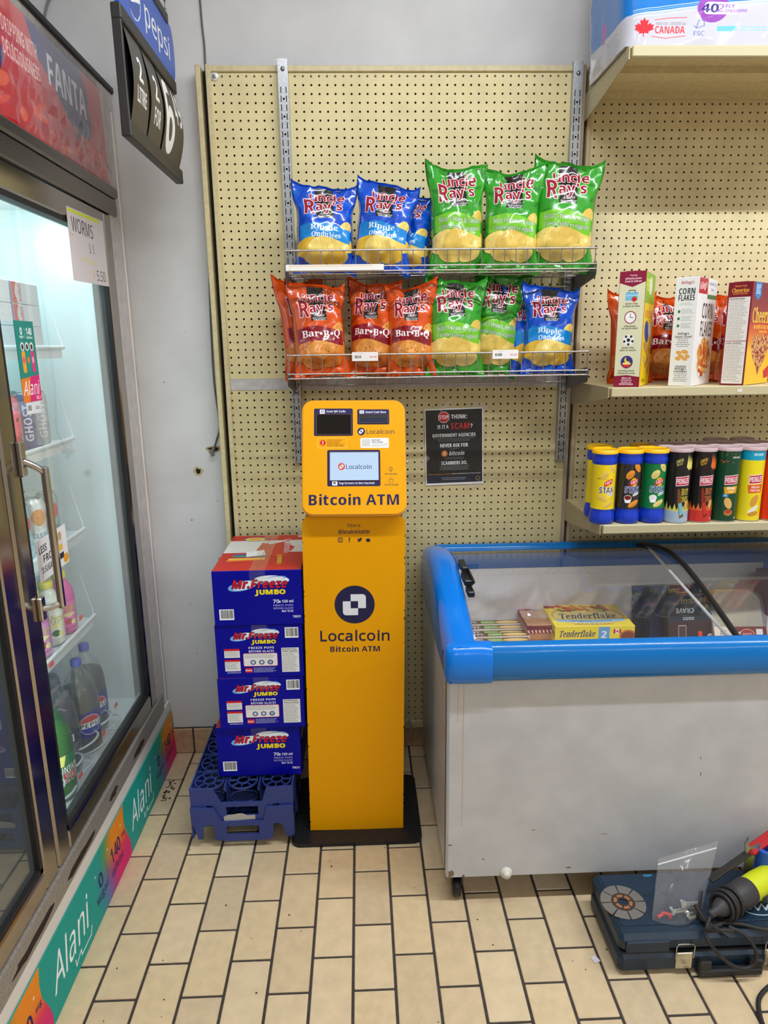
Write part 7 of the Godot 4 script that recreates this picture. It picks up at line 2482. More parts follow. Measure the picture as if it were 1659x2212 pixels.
func build_cooler_goods() -> void:
	# energy drink multipacks on the top shelf
	var c := Canvas.new(512, 256, c8(226, 230, 236))
	c.rect(0, 0, 200, 256, c8(206, 206, 216))
	c.poly(PackedVector2Array([Vector2(20, 0), Vector2(110, 0), Vector2(70, 120), Vector2(110, 256), Vector2(20, 256)]), c8(206, 60, 66))
	c.text("RedBull", 160, 128, 60, c8(206, 40, 50), "sansb", {"rot": -PI / 2, "fit": 200})
	c.rect(0, 0, 14, 256, c8(70, 90, 170))
	for i in 14:
		c.rect(220 + i * 20, 0, 2, 256, c8(190, 200, 210))
	var n := 0
	for j in 3:
		for i in 2:
			var t := thing("drink_multipack", ["energy drink multipack, %s of the %s stack on the top cooler shelf" % [["bottom", "middle", "top"][j], ["near", "far"][i]]][0], "drink pack", Vector3(-0.53, 1.571 + j * 0.055, 0.53 + (1 - i) * 0.16), "energy drink multipacks")
			printed(t, "carton", Vector3(0.20, 0.054, 0.155), c, "multipack", [Rect2(0, 0, 1, 1), Rect2(0, 0, 1, 1), Rect2(0, 0, 1, 1), Rect2(0, 0, 1, 1), Rect2(0.5, 0, 0.5, 1), Rect2(0.5, 0, 0.5, 1)])
			n += 1
	# cans on the second and third shelves
	var names := ["nearest", "second", "third", "fourth", "farthest"]
	for i in 5:
		can_at(-0.465, 1.306, 0.80 - i * 0.085 + (0.01 if i > 2 else 0.0), [0, 0, 1, 2, 3][i], "front row can on the second cooler shelf, %s from the handle" % names[i], "cans on the second cooler shelf")
		can_at(-0.545, 1.306, 0.80 - i * 0.085, [0, 1, 1, 3, 2][i], "rear row can on the second cooler shelf, %s from the handle" % names[i], "rear cans on the second cooler shelf")
		can_at(-0.465, 1.023, 0.82 - i * 0.085, [4, 4, 5, 4, 5][i], "front row pale can on the third cooler shelf, %s from the handle" % names[i], "cans on the third cooler shelf")
		can_at(-0.545, 1.023, 0.82 - i * 0.085, [5, 4, 4, 5, 4][i], "rear row pale can on the third cooler shelf, %s from the handle" % names[i], "rear cans on the third cooler shelf")
	var jk := ["pink juice bottle farthest from the cooler handle", "pale yellow juice bottle beside the far pink one", "mauve juice bottle second from the cooler handle", "green juice bottle right behind the cooler handle"]
	for i in 4:
		juice_bottle(-0.470, 0.736, 0.455 + i * 0.088, i, jk[i])
	# two litre bottles on the cooler floor
	bottle_2l(-0.475, 0.331, 0.330, 0, "blue labelled cola bottle farthest into the cooler corner")
	bottle_2l(-0.455, 0.331, 0.445, 0, "blue labelled cola bottle with facing round emblem")
	bottle_2l(-0.470, 0.331, 0.570, 1, "dark cola bottle with grey cap and plain label")
	bottle_2l(-0.440, 0.331, 0.690, 2, "green soda bottle with lime label behind the glass")
	bottle_2l(-0.590, 0.331, 0.390, 0, "rear blue capped cola bottle behind the far pair")
	bottle_2l(-0.590, 0.331, 0.530, 0, "rear blue capped cola bottle in the middle")
	bottle_2l(-0.590, 0.331, 0.670, 1, "rear dark cola bottle behind the green one")
	# papers and stickers on the glass
	c = Canvas.new(512, 360, c8(222, 214, 216))
	c.rect(8, 6, 440, 16, c8(224, 232, 60))
	c.text("WORMS", 190, 80, 90, c8(54, 46, 60), "sans", {"fit": 290, "fith": 72, "rot": 0.03})
	for k in 2:
		c.ell(270 + k * 50, 165, 8, 16, c8(60, 54, 60))
		c.ell(270 + k * 50, 165, 5, 12, c8(222, 214, 216))
		c.rect(268 + k * 50, 186, 10, 16 - k * 4, c8(80, 70, 76))
	c.text("Fishing lures", 230, 245, 40, c8(226, 214, 110), "serif", {"fit": 240, "rot": 0.05})
	c.line(Vector2(16, 130), Vector2(60, 132), 4, c8(236, 170, 90))
	c.line(Vector2(30, 60), Vector2(40, 330), 2, c8(240, 200, 150))
	c.text("$", 290, 310, 60, c8(236, 180, 120), "sans")
	c.text("5.50", 400, 312, 80, c8(56, 44, 44), "sans", {"fit": 130, "fith": 56})
	glass_paper("paper_sign", "handwritten bait price paper taped to the cooler door corner", "paper sign", c, 1.748, 1.938, 0.440, 0.165, 0.006)
	c = Canvas.new(256, 480, c8(28, 140, 128))
	c.text("0", 80, 60, 60, Color.WHITE, "sansb")
	c.text("sugar", 80, 96, 22, Color.WHITE, "sansb")
	c.rect(126, 40, 2, 60, Color.WHITE)
	c.text("140", 186, 60, 60, Color.WHITE, "sansb", {"fit": 76})
	c.text("caffeine", 186, 96, 22, Color.WHITE, "sansb")
	for k in 3:
		c.ell(74 + k * 62, 150, 26, 26, c8(230, 230, 230))
		c.ell(74 + k * 62, 152, 14, 16, c8(40, 40, 44))
		c.rr(52 + k * 62, 176, 46, 130, 14, [c8(246, 170, 40), c8(34, 150, 140), c8(226, 60, 130)][k])
		c.ell(74 + k * 62, 230, 16, 20, [c8(240, 90, 120), c8(240, 130, 50), c8(250, 160, 190)][k])
	c.poly(PackedVector2Array([Vector2(0, 340), Vector2(256, 320), Vector2(256, 480), Vector2(0, 480)]), c8(240, 130, 40))
	c.poly(PackedVector2Array([Vector2(130, 330), Vector2(256, 320), Vector2(256, 480), Vector2(90, 480)]), c8(222, 40, 120))
	c.text("Alani", 130, 395, 110, Color.WHITE, "sans", {"fit": 210, "fith": 90, "shear": 0.25})
	c.text("NU", 210, 460, 30, Color.WHITE, "sans", {"fit": 56})
	glass_paper("hanging_strip", "teal energy drink advert strip on the cooler door glass", "advert", c, 1.446, 1.630, 0.816, 0.722)
	c = Canvas.new(192, 64, c8(228, 232, 232))
	var r := RandomNumberGenerator.new()
	r.seed = 2
	c.barcode(10, 12, 60, 40, r)
	c.text("$3.29", 150, 34, 24, c8(60, 60, 66), "sansb", {"fit": 48})
	glass_paper("shelf_tag", "small white price tag under the teal advert strip", "price tag", c, 1.418, 1.445, 0.806, 0.735)
	c = Canvas.new(320, 200, c8(238, 238, 240))
	c.text("LESS", 60, 50, 50, c8(24, 24, 28), "sansb", {"fit": 80})
	c.text("FROZ.", 120, 100, 50, c8(24, 24, 28), "sansb", {"fit": 130})
	c.text("'0 SUGAR", 90, 150, 44, c8(24, 24, 28), "sansb", {"fit": 130})
	c.rr(220, 20, 50, 110, 16, c8(226, 226, 230))
	c.ell(245, 44, 22, 22, c8(200, 170, 120))
	c.ell(245, 100, 22, 18, c8(240, 190, 60))
	c.rect(226, 130, 46, 30, c8(40, 40, 44))
	c.ell(290, 170, 30, 24, c8(240, 160, 40))
	glass_paper("drink_advert", "white drink advert card stuck low behind the chrome handle", "advert", c, 1.020, 1.122, 0.850, 0.682, 0.004)
	# little orange price stickers
	var k := 0
	for q in [[-0.425, 0.770, 0.44], [-0.425, 0.722, 0.66], [-0.392, 0.415, 0.33], [-0.385, 0.395, 0.47], [-0.385, 0.375, 0.66]]:
		var s := S()
		cb(s, Vector3.ZERO, Vector3(0.001, 0.014, 0.026))
		var o := part(self, numbered("price_sticker"), s, mat("orange_sticker", c8(250, 96, 70), 0.5), Vector3(q[0], q[1], q[2]))
		tag(o, ["orange price sticker by the far pink juice bottle", "orange price sticker by the green juice bottle", "orange price sticker by the corner cola bottle", "orange price sticker in front of the second cola bottle", "orange price sticker below the green soda bottle"][k], "sticker", "orange price stickers in the cooler")
		k += 1

# ---------- hanging price sign ----------
func build_price_sign() -> void:
	# the sign hangs along z at x -0.10, facing the aisle (+x)
	var t := thing("hanging_price_sign", "hanging black and blue soda price sign on chains above the cooler", "sign", Vector3(-0.104, 2.063, 0.0))
	var za := 0.600
	var zb := 0.118
	var black := mat("sign_black", c8(40, 38, 38), 0.45)
	var s := S()
	bx(s, Vector3(-0.012, 0.0, zb), Vector3(0.002, 0.27, za), 0.002)
	part(t, "back_board", s, mat("sign_back", c8(26, 24, 26), 0.5))
	for q in [[-0.004, 0.036], [0.245, 0.280]]:
		s = S()
		bx(s, Vector3(-0.014, q[0], zb - 0.012), Vector3(0.010, q[1], za + 0.012), 0.003)
		part(t, "channel", s, black)
	s = S()
	bx(s, Vector3(-0.014, 0.0, za), Vector3(0.008, 0.275, za + 0.010), 0.002)
	part(t, "end_post", s, black)
	# blue header board, bulging out at its end
	var c := Canvas.new(640, 240, c8(20, 84, 190))
	c.ell(150, 118, 76, 92, Color.WHITE)
	c.poly(PackedVector2Array([Vector2(84, 96), Vector2(100, 50), Vector2(150, 26), Vector2(200, 50), Vector2(216, 84), Vector2(170, 100), Vector2(120, 118)]), c8(222, 40, 50))
	c.poly(PackedVector2Array([Vector2(82, 160), Vector2(130, 160), Vector2(180, 136), Vector2(222, 120), Vector2(214, 160), Vector2(180, 200), Vector2(140, 206), Vector2(104, 192)]), c8(20, 70, 170))
	c.text("pepsi", 420, 130, 150, Color.WHITE, "sans", {"fit": 300, "fith": 130})
	var pts := PackedVector2Array([Vector2(za, 0.278), Vector2(zb + 0.01, 0.278)])
	for k in 9:
		var a := -PI / 2 + PI * k / 8.0
		pts.append(Vector2(zb - 0.006 - 0.034 * cos(a), 0.278 + 0.075 + 0.075 * sin(a)))
	pts.append(Vector2(za, 0.428))
	s = S()
	for side in [1, -1]:
		for i in range(1, pts.size() - 1):
			var tri_p := [pts[0], pts[i], pts[i + 1]]
			if side < 0:
				tri_p = [pts[0], pts[i + 1], pts[i]]
			var v := []
			var uv := []
			for p in tri_p:
				v.append(Vector3(0.004 if side > 0 else -0.006, p.y, p.x))
				uv.append(Vector2((za - p.x) / (za - zb + 0.04), 1.0 - (p.y - 0.278) / 0.15))
			tri(s, v[0], v[1], v[2], uv[0], uv[1], uv[2])
	for i in pts.size():
		var a := pts[i]
		var b := pts[(i + 1) % pts.size()]
		quad(s, Vector3(-0.006, a.y, a.x), Vector3(-0.006, b.y, b.x), Vector3(0.004, b.y, b.x), Vector3(0.004, a.y, a.x), Rect2(0.01, 0.01, 0.01, 0.01))
	part(t, "header_board", s, mat("pepsi_print", Color.WHITE, 0.3, 0.0, {"tex": c.tex()}))
	s = S()
	bx(s, Vector3(-0.012, 0.420, zb + 0.02), Vector3(0.008, 0.447, za), 0.003)
	part(t, "channel", s, black)
	# price cards, bowed forward
	var cards := [[0.585, 0.460, ["2", "LITRE"], 0.016], [0.452, 0.340, ["2", "FOR"], 0.020], [0.325, 0.212, ["6"], 0.022], [0.212, 0.168, ["4"], 0.022], [0.168, 0.124, ["9"], 0.022]]
	for k in cards.size():
		var q: Array = cards[k]
		var cc := Canvas.new(256, 420, c8(70, 64, 58))
		if k == 0:
			cc.text("2", 140, 150, 120, Color.WHITE, "sansb", {"fit": 70, "fith": 110})
			cc.text("LITRE", 140, 270, 60, Color.WHITE, "sansb", {"fit": 150, "fith": 72})
		elif k == 1:
			cc.text("2", 140, 150, 120, Color.WHITE, "sansb", {"fit": 80, "fith": 120})
			cc.text("FOR", 140, 290, 60, Color.WHITE, "sansb", {"fit": 130, "fith": 84})
		elif k == 2:
			cc.text("6", 128, 210, 300, Color.WHITE, "sansb", {"fit": 200, "fith": 380})
		else:
			cc.text(q[2][0], 128, 120, 200, Color.WHITE, "sansb", {"fit": 190, "fith": 180})
		s = S()
		s.set_smooth_group(1)
		for i in 12:
			var ya := 0.034 + 0.212 * i / 12.0
			var yb := 0.034 + 0.212 * (i + 1) / 12.0
			var ba: float = 0.003 + q[3] * sin(PI * i / 12.0)
			var bb: float = 0.003 + q[3] * sin(PI * (i + 1) / 12.0)
			quad(s, Vector3(ba, ya, q[0]), Vector3(ba, ya, q[1]), Vector3(bb, yb, q[1]), Vector3(bb, yb, q[0]), Rect2(0, 1.0 - (i + 1) / 12.0, 1, 1 / 12.0))
		part(t, "price_card", s, mat("price_card_%d" % k, Color.WHITE, 0.4, 0.0, {"tex": cc.tex(), "twosided": true}))
	# chains
	for z in [0.135, 0.56]:
		s = S()
		var n := 36
		for i in n:
			var cy := 0.452 + i * 0.0205
			var flip := i % 2 == 0
			var u := Vector3(0.0045, 0, 0) if flip else Vector3(0, 0, 0.0045)
			tube(s, arc_pts(Vector3(0, cy, z), u, Vector3(0, 0.013, 0), 0, TAU * 9 / 10.0, 9), 0.0011, 4, true)
		part(t, "chain", s, mat("chain", c8(150, 148, 146), 0.35, 0.9))

# ---------- scam warning poster ----------
func build_poster() -> void:
	var c := Canvas.new(512, 680, c8(236, 234, 232))
	var ink := c8(24, 24, 28)
	c.rect(8, 12, 496, 652, ink)
	c.rect(8, 592, 496, 72, c8(24, 32, 56))
	var oct := PackedVector2Array()
	for k in 8:
		oct.append(Vector2(168 + cos(TAU * (k + 0.5) / 8) * 52, 76 + sin(TAU * (k + 0.5) / 8) * 52))
	c.poly(oct, Color.WHITE)
	var oct2 := PackedVector2Array()
	for p in oct:
		oct2.append(Vector2(168, 76) + (p - Vector2(168, 76)) * 0.92)
	c.poly(oct2, c8(206, 34, 40))
	c.text("STOP", 168, 76, 40, Color.WHITE, "sansb", {"fit": 78, "fith": 34})
	c.text("THINK:", 302, 74, 50, Color.WHITE, "sansb", {"fit": 140, "fith": 36})
	c.text("IS IT A", 160, 160, 50, Color.WHITE, "sansb", {"fit": 98, "fith": 32})
	c.text("SCAM", 310, 156, 70, c8(214, 36, 40), "sansb", {"fit": 164, "fith": 52})
	c.text("?", 410, 158, 50, Color.WHITE, "sansb", {"fith": 34})
	c.text("GOVERNMENT AGENCIES", 256, 236, 40, Color.WHITE, "sansb", {"fit": 380, "fith": 30})
	var r := RandomNumberGenerator.new()
	r.seed = 6
	c.lines(70, 262, 370, 3, 12, 3.5, c8(150, 150, 152), r, true)
	c.text("NEVER ASK FOR", 256, 326, 40, Color.WHITE, "sansb", {"fit": 246, "fith": 32})
	c.text("payment in", 256, 358, 14, c8(170, 170, 172), "sans")
	c.ell(170, 398, 28, 28, c8(238, 140, 40))
	c.text("B", 170, 398, 36, Color.WHITE, "sansb", {"rot": 0.2, "fith": 28})
	c.text("bitcoin", 280, 396, 50, Color.WHITE, "sansb", {"fit": 132, "fith": 40, "shear": 0.2})
	c.lines(150, 434, 220, 2, 12, 3.5, c8(150, 150, 152), r, true)
	c.text("SCAMMERS DO.", 256, 484, 40, Color.WHITE, "sansb", {"fit": 230, "fith": 32})
	c.lines(80, 510, 350, 4, 11, 3.5, c8(150, 150, 152), r, true)
	c.text("Bitcoin transactions are irreversible.", 126, 582, 14, c8(238, 160, 60), "sansb", {"fit": 210})
	c.text("Please take the time to ask \"Is this a scam?\"", 364, 582, 14, Color.WHITE, "sansb", {"fit": 256})
	c.lines(130, 616, 240, 2, 14, 5, c8(170, 176, 190), r, true)
	c.ell(464, 628, 18, 20, c8(190, 160, 80))
	c.ell(464, 628, 14, 16, c8(30, 38, 60))
	var t := thing("warning_poster", "black laminated scam warning poster taped to the pegboard", "poster", Vector3(0.7705, 1.2115, 0.0))
	t.rotation.z = 0.022
	var s := S()
	cb(s, Vector3(0, 0, 0.003), Vector3(0.207, 0.273, 0.001), 0.0, Transform3D.IDENTITY, [Rect2(0, 0, 1, 1), Rect2(0, 0, 0.01, 0.01), Rect2(0, 0, 0.01, 0.01), Rect2(0, 0, 0.01, 0.01), Rect2(0, 0, 0.01, 0.01), Rect2(0, 0, 0.01, 0.01)])
	part(t, "sheet", s, mat("poster_print", Color.WHITE, 0.35, 0.0, {"tex": c.tex(), "spec": 0.35}))
	s = S()
	cb(s, Vector3(0.004, -0.004, 0.0048), Vector3(0.232, 0.30, 0.0006))
	part(t, "lamination", s, mat("laminate", Color(0.9, 0.88, 0.84), 0.03, 0.0, {"alpha": 0.006, "spec": 0.3}))
	for q in [[-0.03, 0.146, 0.5], [0.09, 0.145, -0.3], [-0.11, -0.05, 0.9], [0.07, -0.14, 0.2]]:
		s = S()
		cb(s, Vector3.ZERO, Vector3(0.05, 0.018, 0.0008), 0.0, Transform3D(Basis(Vector3.BACK, q[2]), Vector3.ZERO))
		part(t, "tape", s, mat("clear_tape", Color(0.95, 0.93, 0.9), 0.1, 0.0, {"alpha": 0.10}), Vector3(q[0], q[1], 0.0058))

# ---------- tool case and what lies on it ----------
func build_toolbox() -> void:
	var navy := mat("case_navy", c8(22, 48, 70), 0.42, 0.0, {"noise": [8.0, 0.75, 1.0, 121, 0.04]})
	var x0 := 1.063
	var x1 := 1.627
	var z0 := 0.806
	var z1 := 1.034
	var t := thing("tool_case", "dark blue plastic power tool case lying on the tiles", "tool case", Vector3.ZERO)
	var s := S()
	bx(s, Vector3(x0, 0.004, z0), Vector3(x1, 0.062, z1), 0.012)
	part(t, "bottom_shell", s, navy)
	s = S()
	bx(s, Vector3(x0 + 0.001, 0.064, z0 + 0.001), Vector3(x1 - 0.001, 0.112, z1 - 0.004), 0.012)
	bx(s, Vector3(x0 + 0.018, 0.1115, z0 + 0.014), Vector3(x1 - 0.018, 0.1145, z1 - 0.040), 0.001)
	bx(s, Vector3(x0 + 0.016, 0.070, z1 - 0.006), Vector3(1.190, 0.103, z1 + 0.003), 0.003)
	part(t, "lid", s, navy)
	s = S()
	bx(s, Vector3(x0 + 0.005, 0.060, z0 + 0.005), Vector3(x1 - 0.005, 0.066, z1 - 0.006))
	part(t, "seam", s, mat("seam_dark", c8(12, 20, 28), 0.6))
	for lx in [1.229, 1.457]:
		s = S()
		bx(s, Vector3(lx - 0.021, 0.018, z1 - 0.002), Vector3(lx + 0.021, 0.066, z1 + 0.004), 0.002)
		bx(s, Vector3(lx - 0.012, 0.026, z1 + 0.003), Vector3(lx + 0.012, 0.030, z1 + 0.0055))
		bx(s, Vector3(lx - 0.012, 0.048, z1 + 0.003), Vector3(lx + 0.012, 0.052, z1 + 0.0055))
		var o := part(t, "latch", s, mat("latch_steel", c8(200, 192, 170), 0.3, 0.8))
		s = S()
		tube(s, [Vector3(lx - 0.023, 0.050, z1 + 0.003), Vector3(lx - 0.023, 0.088, z1 + 0.005), Vector3(lx - 0.018, 0.093, z1 + 0.004), Vector3(lx + 0.018, 0.093, z1 + 0.004), Vector3(lx + 0.023, 0.088, z1 + 0.005), Vector3(lx + 0.023, 0.050, z1 + 0.003)], 0.0016, 6)
		part(o, "bail", s, chrome())
	# carry handle
	s = S()
	var hb := mat("handle_black", c8(26, 28, 32), 0.45)
	for hx in [1.262, 1.392]:
		bx(s, Vector3(hx, 0.006, z1 - 0.004), Vector3(hx + 0.034, 0.050, z1 + 0.018), 0.004)
	bx(s, Vector3(1.262, 0.004, z1 + 0.002), Vector3(1.426, 0.026, z1 + 0.020), 0.004)
	part(t, "carry_handle", s, hb)
	# pale maker's emblem print on the lid
	var c := Canvas.new(256, 160, c8(22, 48, 70))
	c.ell(128, 80, 120, 70, c8(190, 200, 206))
	c.ell(128, 80, 110, 62, c8(22, 48, 70))
	c.path([Vector2(60, 90), Vector2(100, 50), Vector2(110, 100), Vector2(160, 50), Vector2(165, 100), Vector2(200, 60)], 12, c8(190, 200, 206))
	s = S()
	quad(s, Vector3(1.41, 0.1149, 0.985), Vector3(1.51, 0.1149, 0.985), Vector3(1.51, 0.1149, 0.925), Vector3(1.41, 0.1149, 0.925))
	part(t, "emblem", s, mat("case_emblem", Color.WHITE, 0.4, 0.0, {"tex": c.tex()}))
	s = S()
	prism(s, PackedVector2Array([Vector2(-0.014, -0.003), Vector2(0.0, -0.005), Vector2(0.014, -0.001), Vector2(0.010, 0.004), Vector2(-0.012, 0.004)]), 0.0, 0.0004, Transform3D(Basis(Vector3.RIGHT, Vector3(0, 0, -1), Vector3.UP), Vector3(1.215, 0.1146, 0.829)))
	part(t, "paint_smear", s, mat("smear", c8(40, 110, 150), 0.6))
	# segmented cutting disc
	var dt := thing("cutting_disc", "worn segmented diamond cutting disc lying on the tool case", "cutting disc", Vector3(1.111, 0.1148, 0.921))
	var seg := mat("disc_steel", c8(176, 170, 162), 0.35, 0.7, {"noise": [40.0, 0.7, 1.0, 131, 0.08]})
	for k in 8:
		s = S()
		var pl := PackedVector2Array()
		var a0 := TAU * k / 8 + 0.035
		var a1 := TAU * (k + 1) / 8 - 0.035
		for i in 7:
			var a := lerpf(a0, a1, i / 6.0)
			pl.append(Vector2(cos(a), sin(a)) * 0.058)
		for i in 7:
			var a := lerpf(a1, a0, i / 6.0)
			pl.append(Vector2(cos(a), sin(a)) * 0.031)
		prism(s, pl, 0.0, 0.0022, Transform3D(Basis(Vector3.RIGHT, Vector3(0, 0, -1), Vector3.UP), Vector3.ZERO))
		part(dt, "segment", s, seg)
	s = S()
	var ring := PackedVector2Array()
	for i in 33:
		ring.append(Vector2(cos(TAU * i / 32), sin(TAU * i / 32)) * 0.0325)
	for i in 33:
		ring.append(Vector2(cos(-TAU * i / 32), sin(-TAU * i / 32)) * 0.0115)
	for i in 32:
		var a := TAU * i / 32
		var b := TAU * (i + 1) / 32
		quad(s, Vector3(cos(a) * 0.0325, 0.002, sin(a) * 0.0325), Vector3(cos(a) * 0.0115, 0.002, sin(a) * 0.0115), Vector3(cos(b) * 0.0115, 0.002, sin(b) * 0.0115), Vector3(cos(b) * 0.0325, 0.002, sin(b) * 0.0325))
	part(dt, "core", s, mat("disc_core", c8(104, 84, 70), 0.5, 0.5, {"noise": [50.0, 0.5, 1.0, 132, 0.08]}))
	s = S()
	for i in 24:
		if i % 4 == 3:
			continue
		var a := TAU * i / 24
		var b := TAU * (i + 0.9) / 24
		quad(s, Vector3(cos(a) * 0.024, 0.0028, sin(a) * 0.024), Vector3(cos(a) * 0.016, 0.0028, sin(a) * 0.016), Vector3(cos(b) * 0.016, 0.0028, sin(b) * 0.016), Vector3(cos(b) * 0.024, 0.0028, sin(b) * 0.024))
	part(dt, "maker_print", s, mat("disc_copper", c8(180, 120, 76), 0.5, 0.3))
	# resealable bag with bolts
	var zt := thing("resealable_bag", "clear resealable plastic bag standing on the tool case", "plastic bag", Vector3(1.228, 0.116, 0.962))
	s = S()
	s.set_smooth_group(1)
	var f := FastNoiseLite.new()
	f.seed = 3
	f.frequency = 14.0
	var BL := Vector3(-0.064, 0.0, 0.018)
	var BR := Vector3(0.066, 0.0, 0.010)
	var TL := Vector3(-0.030, 0.128, -0.045)
	var TR := Vector3(0.128, 0.172, -0.050)
	var bag := func(i: int, j: int, side: float) -> Vector3:
		var u := i / 16.0
		var v := j / 18.0
		var p := BL.lerp(BR, u).lerp(TL.lerp(TR, u), v)
		var bulge := sin(u * PI) * (1.0 - v) * 0.026 + 0.002
		return p + Vector3(0, 0, side * bulge + 0.006 * f.get_noise_2d(u * 0.13 + side, v * 0.15) * sin(u * PI))
	for side in [1.0, -1.0]:
		for i in 16:
			for j in 18:
				if side > 0: quad(s, bag.call(i, j, side), bag.call(i + 1, j, side), bag.call(i + 1, j + 1, side), bag.call(i, j + 1, side))
				else: quad(s, bag.call(i + 1, j, side), bag.call(i, j, side), bag.call(i, j + 1, side), bag.call(i + 1, j + 1, side))
	part(zt, "pouch", s, mat("zip_film", Color(0.86, 0.86, 0.88), 0.10, 0.0, {"alpha": 0.085}))
	s = S()
	tube(s, [TL.lerp(BL, 0.10), TR.lerp(BR, 0.10)], 0.0022, 6)
	part(zt, "zip_strip", s, mat("zip_white", c8(222, 220, 222), 0.35))
	var bolts := [[1.252, 0.141, 0.962, 0.35, 0.30], [1.222, 0.127, 0.970, 0.50, 0.22], [1.262, 0.126, 0.984, 2.2, 0.0], [1.262, 0.130, 0.955, 0.1, 0.15]]
	for k in bolts.size():
		var q: Array = bolts[k]
		var bt := thing("hex_bolt", ["bright zinc hex bolt lying highest inside the clear bag", "zinc hex bolt at the left inside the clear bag", "zinc hex bolt head facing out at the bag's bottom", "zinc hex bolt at the right inside the clear bag"][k], "bolt", Vector3(q[0], q[1], q[2]), "bolts inside the clear bag")
		bt.rotation = Vector3(0, q[3] - 0.4, 1.35 + q[4])
		s = S()
		lathe(s, [Vector2(0, 0), Vector2(0.0115, 0), Vector2(0.0115, 0.0075), Vector2(0, 0.0075)], 6, 0, 1, Vector3.ZERO, false)
		var zn := mat("zinc_bright", c8(206, 210, 210), 0.2, 0.95)
		part(bt, "head", s, zn)
		s = S()
		var th := [Vector2(0.0048, 0.0)]
		for i in 22:
			th.append(Vector2(0.0062 if i % 2 == 0 else 0.0048, -0.006 - i * 0.0016))
		th.append(Vector2(0, -0.042))
		th.reverse()
		lathe(s, th, 10, 0, 1, Vector3.ZERO, false)
		part(bt, "threaded_shank", s, zn)
	s = S()
	var anchor := thing("red_wall_anchor", "red plastic wall anchors at the bottom left of the clear bag", "wall anchor", Vector3(1.190, 0.121, 0.975))
	for q in [[0.0, 0.0, 0.4], [0.014, 0.004, -0.5], [0.026, 0.0, 0.9]]:
		s = S()
		tube(s, [Vector3(-0.012, 0, 0).rotated(Vector3.UP, q[2]) + Vector3(q[0], q[1], 0), Vector3(0.012, 0.002, 0).rotated(Vector3.UP, q[2]) + Vector3(q[0], q[1], 0)], 0.0042, 7)
		part(anchor, "anchor", s, mat("anchor_red", c8(206, 40, 44), 0.4))
	# angle grinder
	var gt := thing("angle_grinder", "black and lime yellow angle grinder lying across the tool case", "power tool", Vector3(1.345, 0.152, 0.985))
	var dir := Vector3(0.185, 0.006, -0.095)
	gt.basis = Basis(dir.normalized(), Vector3.UP, dir.normalized().cross(Vector3.UP))
	var gx := Transform3D(Basis(Vector3(0, 0, 1), Vector3(1, 0, 0), Vector3(0, 1, 0)), Vector3.ZERO)
	s = S()
	lathe(s, [Vector2(0.0, -0.055), Vector2(0.009, -0.05), Vector2(0.011, -0.03), Vector2(0.018, -0.02), Vector2(0.026, 0.0), Vector2(0.029, 0.02), Vector2(0.030, 0.045), Vector2(0.035, 0.055), Vector2(0.036, 0.095), Vector2(0.034, 0.10)], 28)
	var go := part(gt, "rear_housing", s, mat("grinder_black", c8(62, 58, 60), 0.55, 0.0, {"noise": [20.0, 0.8, 1.0, 141, 0.06]}))
	go.transform = gx
	s = S()
	lathe(s, [Vector2(0.033, 0.098), Vector2(0.034, 0.14), Vector2(0.031, 0.19), Vector2(0.030, 0.24), Vector2(0.034, 0.26), Vector2(0.0, 0.27)], 28)
	go = part(gt, "motor_housing", s, mat("grinder_lime", c8(206, 214, 20), 0.45))
	go.transform = gx
	c = Canvas.new(256, 64, c8(48, 46, 48))
	c.text("RYOBI", 128, 32, 50, c8(220, 224, 60), "sansb", {"fit": 150})
	s = S()
	bx(s, Vector3(0.115, -0.022, 0.028), Vector3(0.19, -0.002, 0.036), 0.002)
	part(gt, "badge", s, mat("grinder_badge", Color.WHITE, 0.4, 0.0, {"tex": c.tex()}))
	s = S()
	bx(s, Vector3(0.20, -0.034, 0.02), Vector3(0.26, 0.02, 0.04), 0.006)
	part(gt, "gear_head", s, mat("gear_head", c8(190, 186, 170), 0.4, 0.6))
	s = S()
	for i in 4:
		tube(s, arc_pts(Vector3(-0.005 + i * 0.011, 0, 0), Vector3(0.004, 0.031 + 0.004 * (i % 2), 0), Vector3(0, 0, 0.031 + 0.004 * (i % 2)), 0.2 * i, 0.2 * i + TAU * 19 / 20.0, 19), 0.005, 7, true)
	part(gt, "wound_cord", s, mat("cord_black", c8(38, 34, 34), 0.6))
	s = S()
	tube(s, smooth_path([Vector3(-0.05, -0.005, 0.0), Vector3(-0.085, -0.015, 0.018), Vector3(-0.08, 0.01, 0.05), Vector3(-0.045, 0.0, 0.06)]), 0.0045, 7)
	part(gt, "cord_tail", s, mat("cord_black", Color.WHITE))
	# loose power cord
	var ct := thing("extension_lead", "black power lead looping over the front of the tool case", "cord", Vector3.ZERO)
	var cm := mat("cord_black", Color.WHITE)
	s = S()
	tube(s, smooth_path([Vector3(1.300, 0.175, 0.955), Vector3(1.292, 0.150, 0.968), Vector3(1.285, 0.125, 0.985), Vector3(1.300, 0.119, 1.000), Vector3(1.339, 0.120, 1.004), Vector3(1.385, 0.120, 1.012), Vector3(1.438, 0.120, 1.030), Vector3(1.52, 0.118, 1.020)]), 0.0048, 8)
	part(ct, "strand", s, cm)
	s = S()
	tube(s, smooth_path([Vector3(1.270, 0.160, 0.985), Vector3(1.292, 0.130, 1.010), Vector3(1.318, 0.118, 1.022), Vector3(1.335, 0.112, 1.040)]), 0.0048, 8)
	part(ct, "strand", s, cm)
	s = S()
